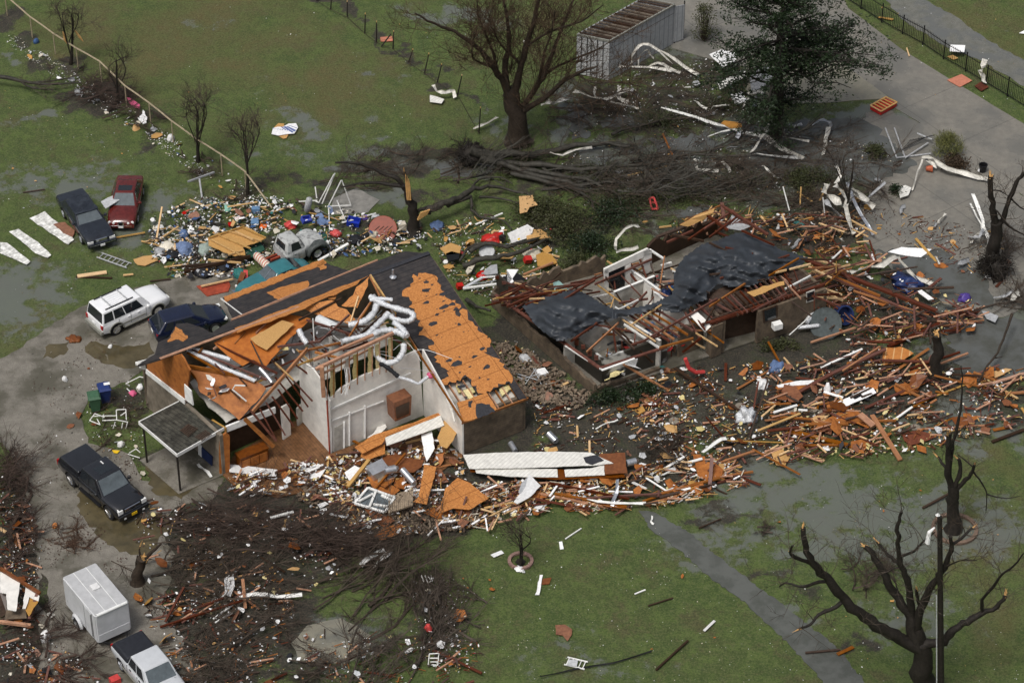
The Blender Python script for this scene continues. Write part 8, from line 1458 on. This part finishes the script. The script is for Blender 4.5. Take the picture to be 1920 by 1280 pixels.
PL = [('da','wwwwooooppppppttiiissgkf',110,.35),('db','wwwwwwooooppttiiissgf',110,.35),('dc','wwwwwopptiiisgkf',80,.15),('front','wwwwwwoopptiiigggsvff',120,.5),('collapse','wwoopptiisgk',60,.6),('gable','wtooipgs',30,.6),('house','wwwwwwggbbbkkkrvvvvetp',210,.45),('mid','wwwggkbvtttr',70,.35),('gap','wgppisv',22,.2),('mudm','wwoitpg',30,.12),('fence','wwwgvbtf',50,.15),('lowb','wwwwptigf',60,.8),('bot','wwwwwottpigkf',70,.4),('ring','wwwwovr',18,.4),('lawn','wwwo',16,.05),('leftb','wwwpogvk',40,.4),('yard','wwwggt',40,.3),('slab','wwopt',12,.05),('shed','wwwgf',26,.5),('porch','wwvgp',14,.1),('field','wg',8,.04),('lfield','wgt',10,.04),('rlawn','wwot',14,.04),('drive','wp',6,.04),('room','wwvrbkt',20,.6)]
cnt = {}
for zn, ks, n, h in PL:
    for i in range(n):
        k = rk.choice(ks); nm, cat, m_, lab, grp, (r0, r1) = KD[k]
        if cnt.get(k, 0) >= 290: continue
        cnt[k] = cnt.get(k, 0)+1; x, y = rz(ZN[zn]); r = rk.uniform(r0, r1)*rk.choice((.6,.8,1,1.3))*(1.6 if zn == 'front' and k in 'wop' else 1.7 if zn in ('da','db','collapse') and k in 'wopt' and rk.random() < .3 else 1)*(.45 if zn in ('lawn','rlawn','field','lfield') else 1); piece(nm, cat, x, y, rk.uniform(.06, h), r, m_, lab, grp, .12 if h < .1 else .35)
# ---- uncountable small stuff
lm_ = [m_paper, m_grayp, m_ivory, m_tan, m_orange, m_insul, m_brown, m_red, m_fblue, m_black]
def litter(name, label, spec, box=False, wide=0):
    b = MB()
    for zn, n, ms, h, (s0, s1) in spec:
        for i in range(n):
            for _ in range(7):
                x, y = rz(ZN[zn])
                if fbm(x, y, .022, 31)*1.3+.45*fbm(x, y, .07, 12)+rk.uniform(-.15,.6) > .12: break
            c = P(x, y, rk.uniform(.01, h)); b.mi = rk.choice(ms); s = rk.uniform(s0, s1)*rk.choice((.5,.7,1,1)); g = rk.uniform(0, 6.28)
            if box: g = rk.choice((rk.gauss(.45,.3), rk.uniform(-1.6,1.6))); d = Vector((math.cos(g), math.sin(g), rk.gauss(0,.12))); b.beam(c-d*s, c+d*s, rk.uniform(.02,.06)+wide*.06, .025+wide*.02)
            else:
                e1 = Vector((math.cos(g), math.sin(g), rk.gauss(0,.35)))*s; e2 = Vector((-math.sin(g), math.cos(g), rk.gauss(0,.35)))*s*rk.uniform(.35,.9); u = Vector((0,0,.012)); o_ = Vector((0,0,s*.3))
                b.add([c-e1, c-e2*rk.uniform(.6,1)+o_*rk.random(), c+e1*rk.uniform(.6,1), c+e2+o_*rk.random(), c-u], [(0,1,2,3),(0,4,1),(1,4,2),(2,4,3),(3,4,0)])
    return tag(b.build(name, lm_, kind='stuff'), label)
litter('litter', 'small torn scraps and shreds spread over the ground', [('da',1300,(0,0,0,2,2,3,4,5,5,6,7),.3,(.03,.17)),('db',1100,(0,0,0,2,3,3,4,5,6,7,1),.3,(.03,.17)),('dc',900,(0,0,0,2,3,5,6,6,1),.12,(.03,.12)),('front',2200,(0,0,0,1,4,5,3,6,7),.5,(.04,.20)),('house',2700,(0,0,0,0,1,2,8,9,9,6,6,2,1),.35,(.04,.17)),('mid',1100,(0,0,1,3,2,9),.2,(.03,.1)),('gap',260,(0,1,2,5,6),.1,(.03,.1)),('fence',900,(0,0,1,2,6),.08,(.03,.09)),('lowb',620,(0,0,1,3,6,6),.8,(.03,.09)),('bot',900,(0,0,1,3,4,6,6),.6,(.03,.1)),('ring',220,(0,0,4,1),.3,(.03,.09)),('lawn',260,(0,0,2),.03,(.02,.05)),('leftb',800,(0,0,1,3,6),.3,(.03,.1)),('yard',1300,(0,0,1,3,6,2),.15,(.03,.09)),('slab',240,(0,3,4,6),.04,(.03,.07)),('shed',500,(0,0,1,2),.3,(.03,.1)),('porch',160,(0,0,6,3),.06,(.03,.08)),('drive',200,(6,6,0,9),.02,(.02,.08)),('field',110,(0,1,3),.02,(.02,.06)),('lfield',160,(0,1,3),.02,(.02,.06)),('rlawn',220,(0,0,3),.02,(.02,.05)),('up',60,(0,3),.02,(.02,.07)),('collapse',600,(0,0,2,3,5,4,6,7),.6,(.03,.12)),('gable',400,(0,3,4,7,6),.5,(.03,.1)),('mudm',420,(0,0,5,3,6),.06,(.03,.08)),('room',200,(0,0,2,8,7),.5,(.04,.12))])
litter('splinter_debris', 'splinters and laths matted through the wreckage', [('da',700,(4,3,7,7,6,6,7,6),.35,(.1,.5)),('db',750,(4,3,7,4,6,2),.35,(.1,.5)),('dc',420,(6,6,7,3,4),.1,(.08,.35)),('front',420,(4,7,6,3,1),.4,(.1,.4)),('collapse',330,(7,7,6,4),.8,(.15,.6)),('gable',200,(7,6,3,4),.7,(.15,.6)),('house',260,(3,6,9),.3,(.1,.4)),('mid',140,(3,6,6),.3,(.1,.35)),('lowb',80,(7,6,3),.4,(.1,.4)),('bot',260,(7,6,4),.3,(.1,.4)),('leftb',200,(6,7),.3,(.1,.4)),('slab',160,(6,6,7,3),.04,(.1,.4)),('yard',400,(6,6,6),.2,(.1,.5)),('mudm',260,(6,7,3),.06,(.08,.3)),('gap',100,(6,7),.1,(.08,.3))], True)
litter('loose_boards', 'further boards matted into the wreckage below the named ones', [('da',170,(6,7,7,4,4,3),.5,(.3,.95)),('db',170,(6,7,4,4,3,0),.4,(.3,.8)),('dc',26,(6,7,4),.12,(.3,.7)),('front',170,(4,7,6,3,0),.6,(.25,.8)),('collapse',100,(7,7,6,4),1.,(.3,1.3)),('gable',60,(7,6,3,4),.8,(.3,.9)),('house',60,(3,6,3),.3,(.25,.7)),('mid',30,(3,6),.3,(.25,.6)),('lowb',60,(7,6,4),.5,(.25,.7)),('bot',60,(7,6,4),.4,(.25,.7)),('leftb',50,(6,7,4),.4,(.25,.7)),('mudm',40,(6,7,4),.1,(.2,.6))], True, 1.)
b = MB()
for poly, n, h in (([(925,640),(965,640),(1060,700),(1110,740),(1085,765),(990,750),(940,700)],620,.22),([(640,940),(700,950),(800,930),(900,940),(900,985),(800,1000),(650,985)],900,.3),([(1500,395),(1620,400),(1600,440),(1500,430)],160,.3),([(560,900),(660,920),(650,960),(560,940)],220,.15)):
    for i in range(n):
        x, y = rz(poly); b.box(P(x, y, rk.uniform(.03, h)), (.21,.1,.07), (rk.uniform(-.5,.5), rk.uniform(-.5,.5), rk.uniform(0,6.28)))
tag(b.build('brick_rubble', mat('loose brown brick', (.26,.20,.14), .7, .5, 2.5, col2=(.08,.06,.045)), kind='stuff'), 'loose bricks heaped between the houses and on the wreck pile')
b = MB(); b.mi = 0
for i in range(5200):
    zn = rk.choice(('drive','drive','porch','leftb','lowb','slab','dc','yard')); x, y = rz(ZN[zn] if zn != 'drive' or rk.random() < .5 else [(60,980),(200,980),(300,1040),(200,1075),(90,1060)]); c = P(x, y, .02+.03*rk.random()); g = rk.uniform(0,6.28); s = rk.uniform(.02,.06)
    if zn == 'drive' and fbm(c.x, c.y, .5, 5) < .05: continue
    e1 = Vector((math.cos(g), math.sin(g), .3))*s; e2 = Vector((-math.sin(g), math.cos(g), .2))*s*.6; b.add([c-e1, c-e2, c+e1, c+e2], [(0,1,2,3)])
tag(b.build('fallen_leaves', mat('wet maroon leaf litter', (.075,.032,.02), .6, .5, 1.5, col2=(.03,.018,.012)), kind='stuff'), 'wet maroon leaves strewn over drive and mud')
for i in range(34):      # torn cladding lengths about the shed and the flooded yard
    x, y = rz(rk.choice((ZN['shed'], ZN['yard'], ZN['shed'], ZN['slab'], ZN['gable']))); g = rk.uniform(0,6.28); l = rk.uniform(14,42); z = rk.uniform(.1,.7)
    ribbon('metal_strip', f'torn pale cladding length {near(x, y)}', 'strip', [(x,y,z),(x+l*.5*math.cos(g)+rk.uniform(-5,5),y+l*.35*math.sin(g)+rk.uniform(-5,5),z+rk.uniform(-.1,.5)),(x+l*math.cos(g),y+l*.6*math.sin(g),.15)], rk.uniform(.12,.34), rk.choice((m_wmetal,m_wmetal,m_grayp,m_metal)), 'torn cladding lengths')
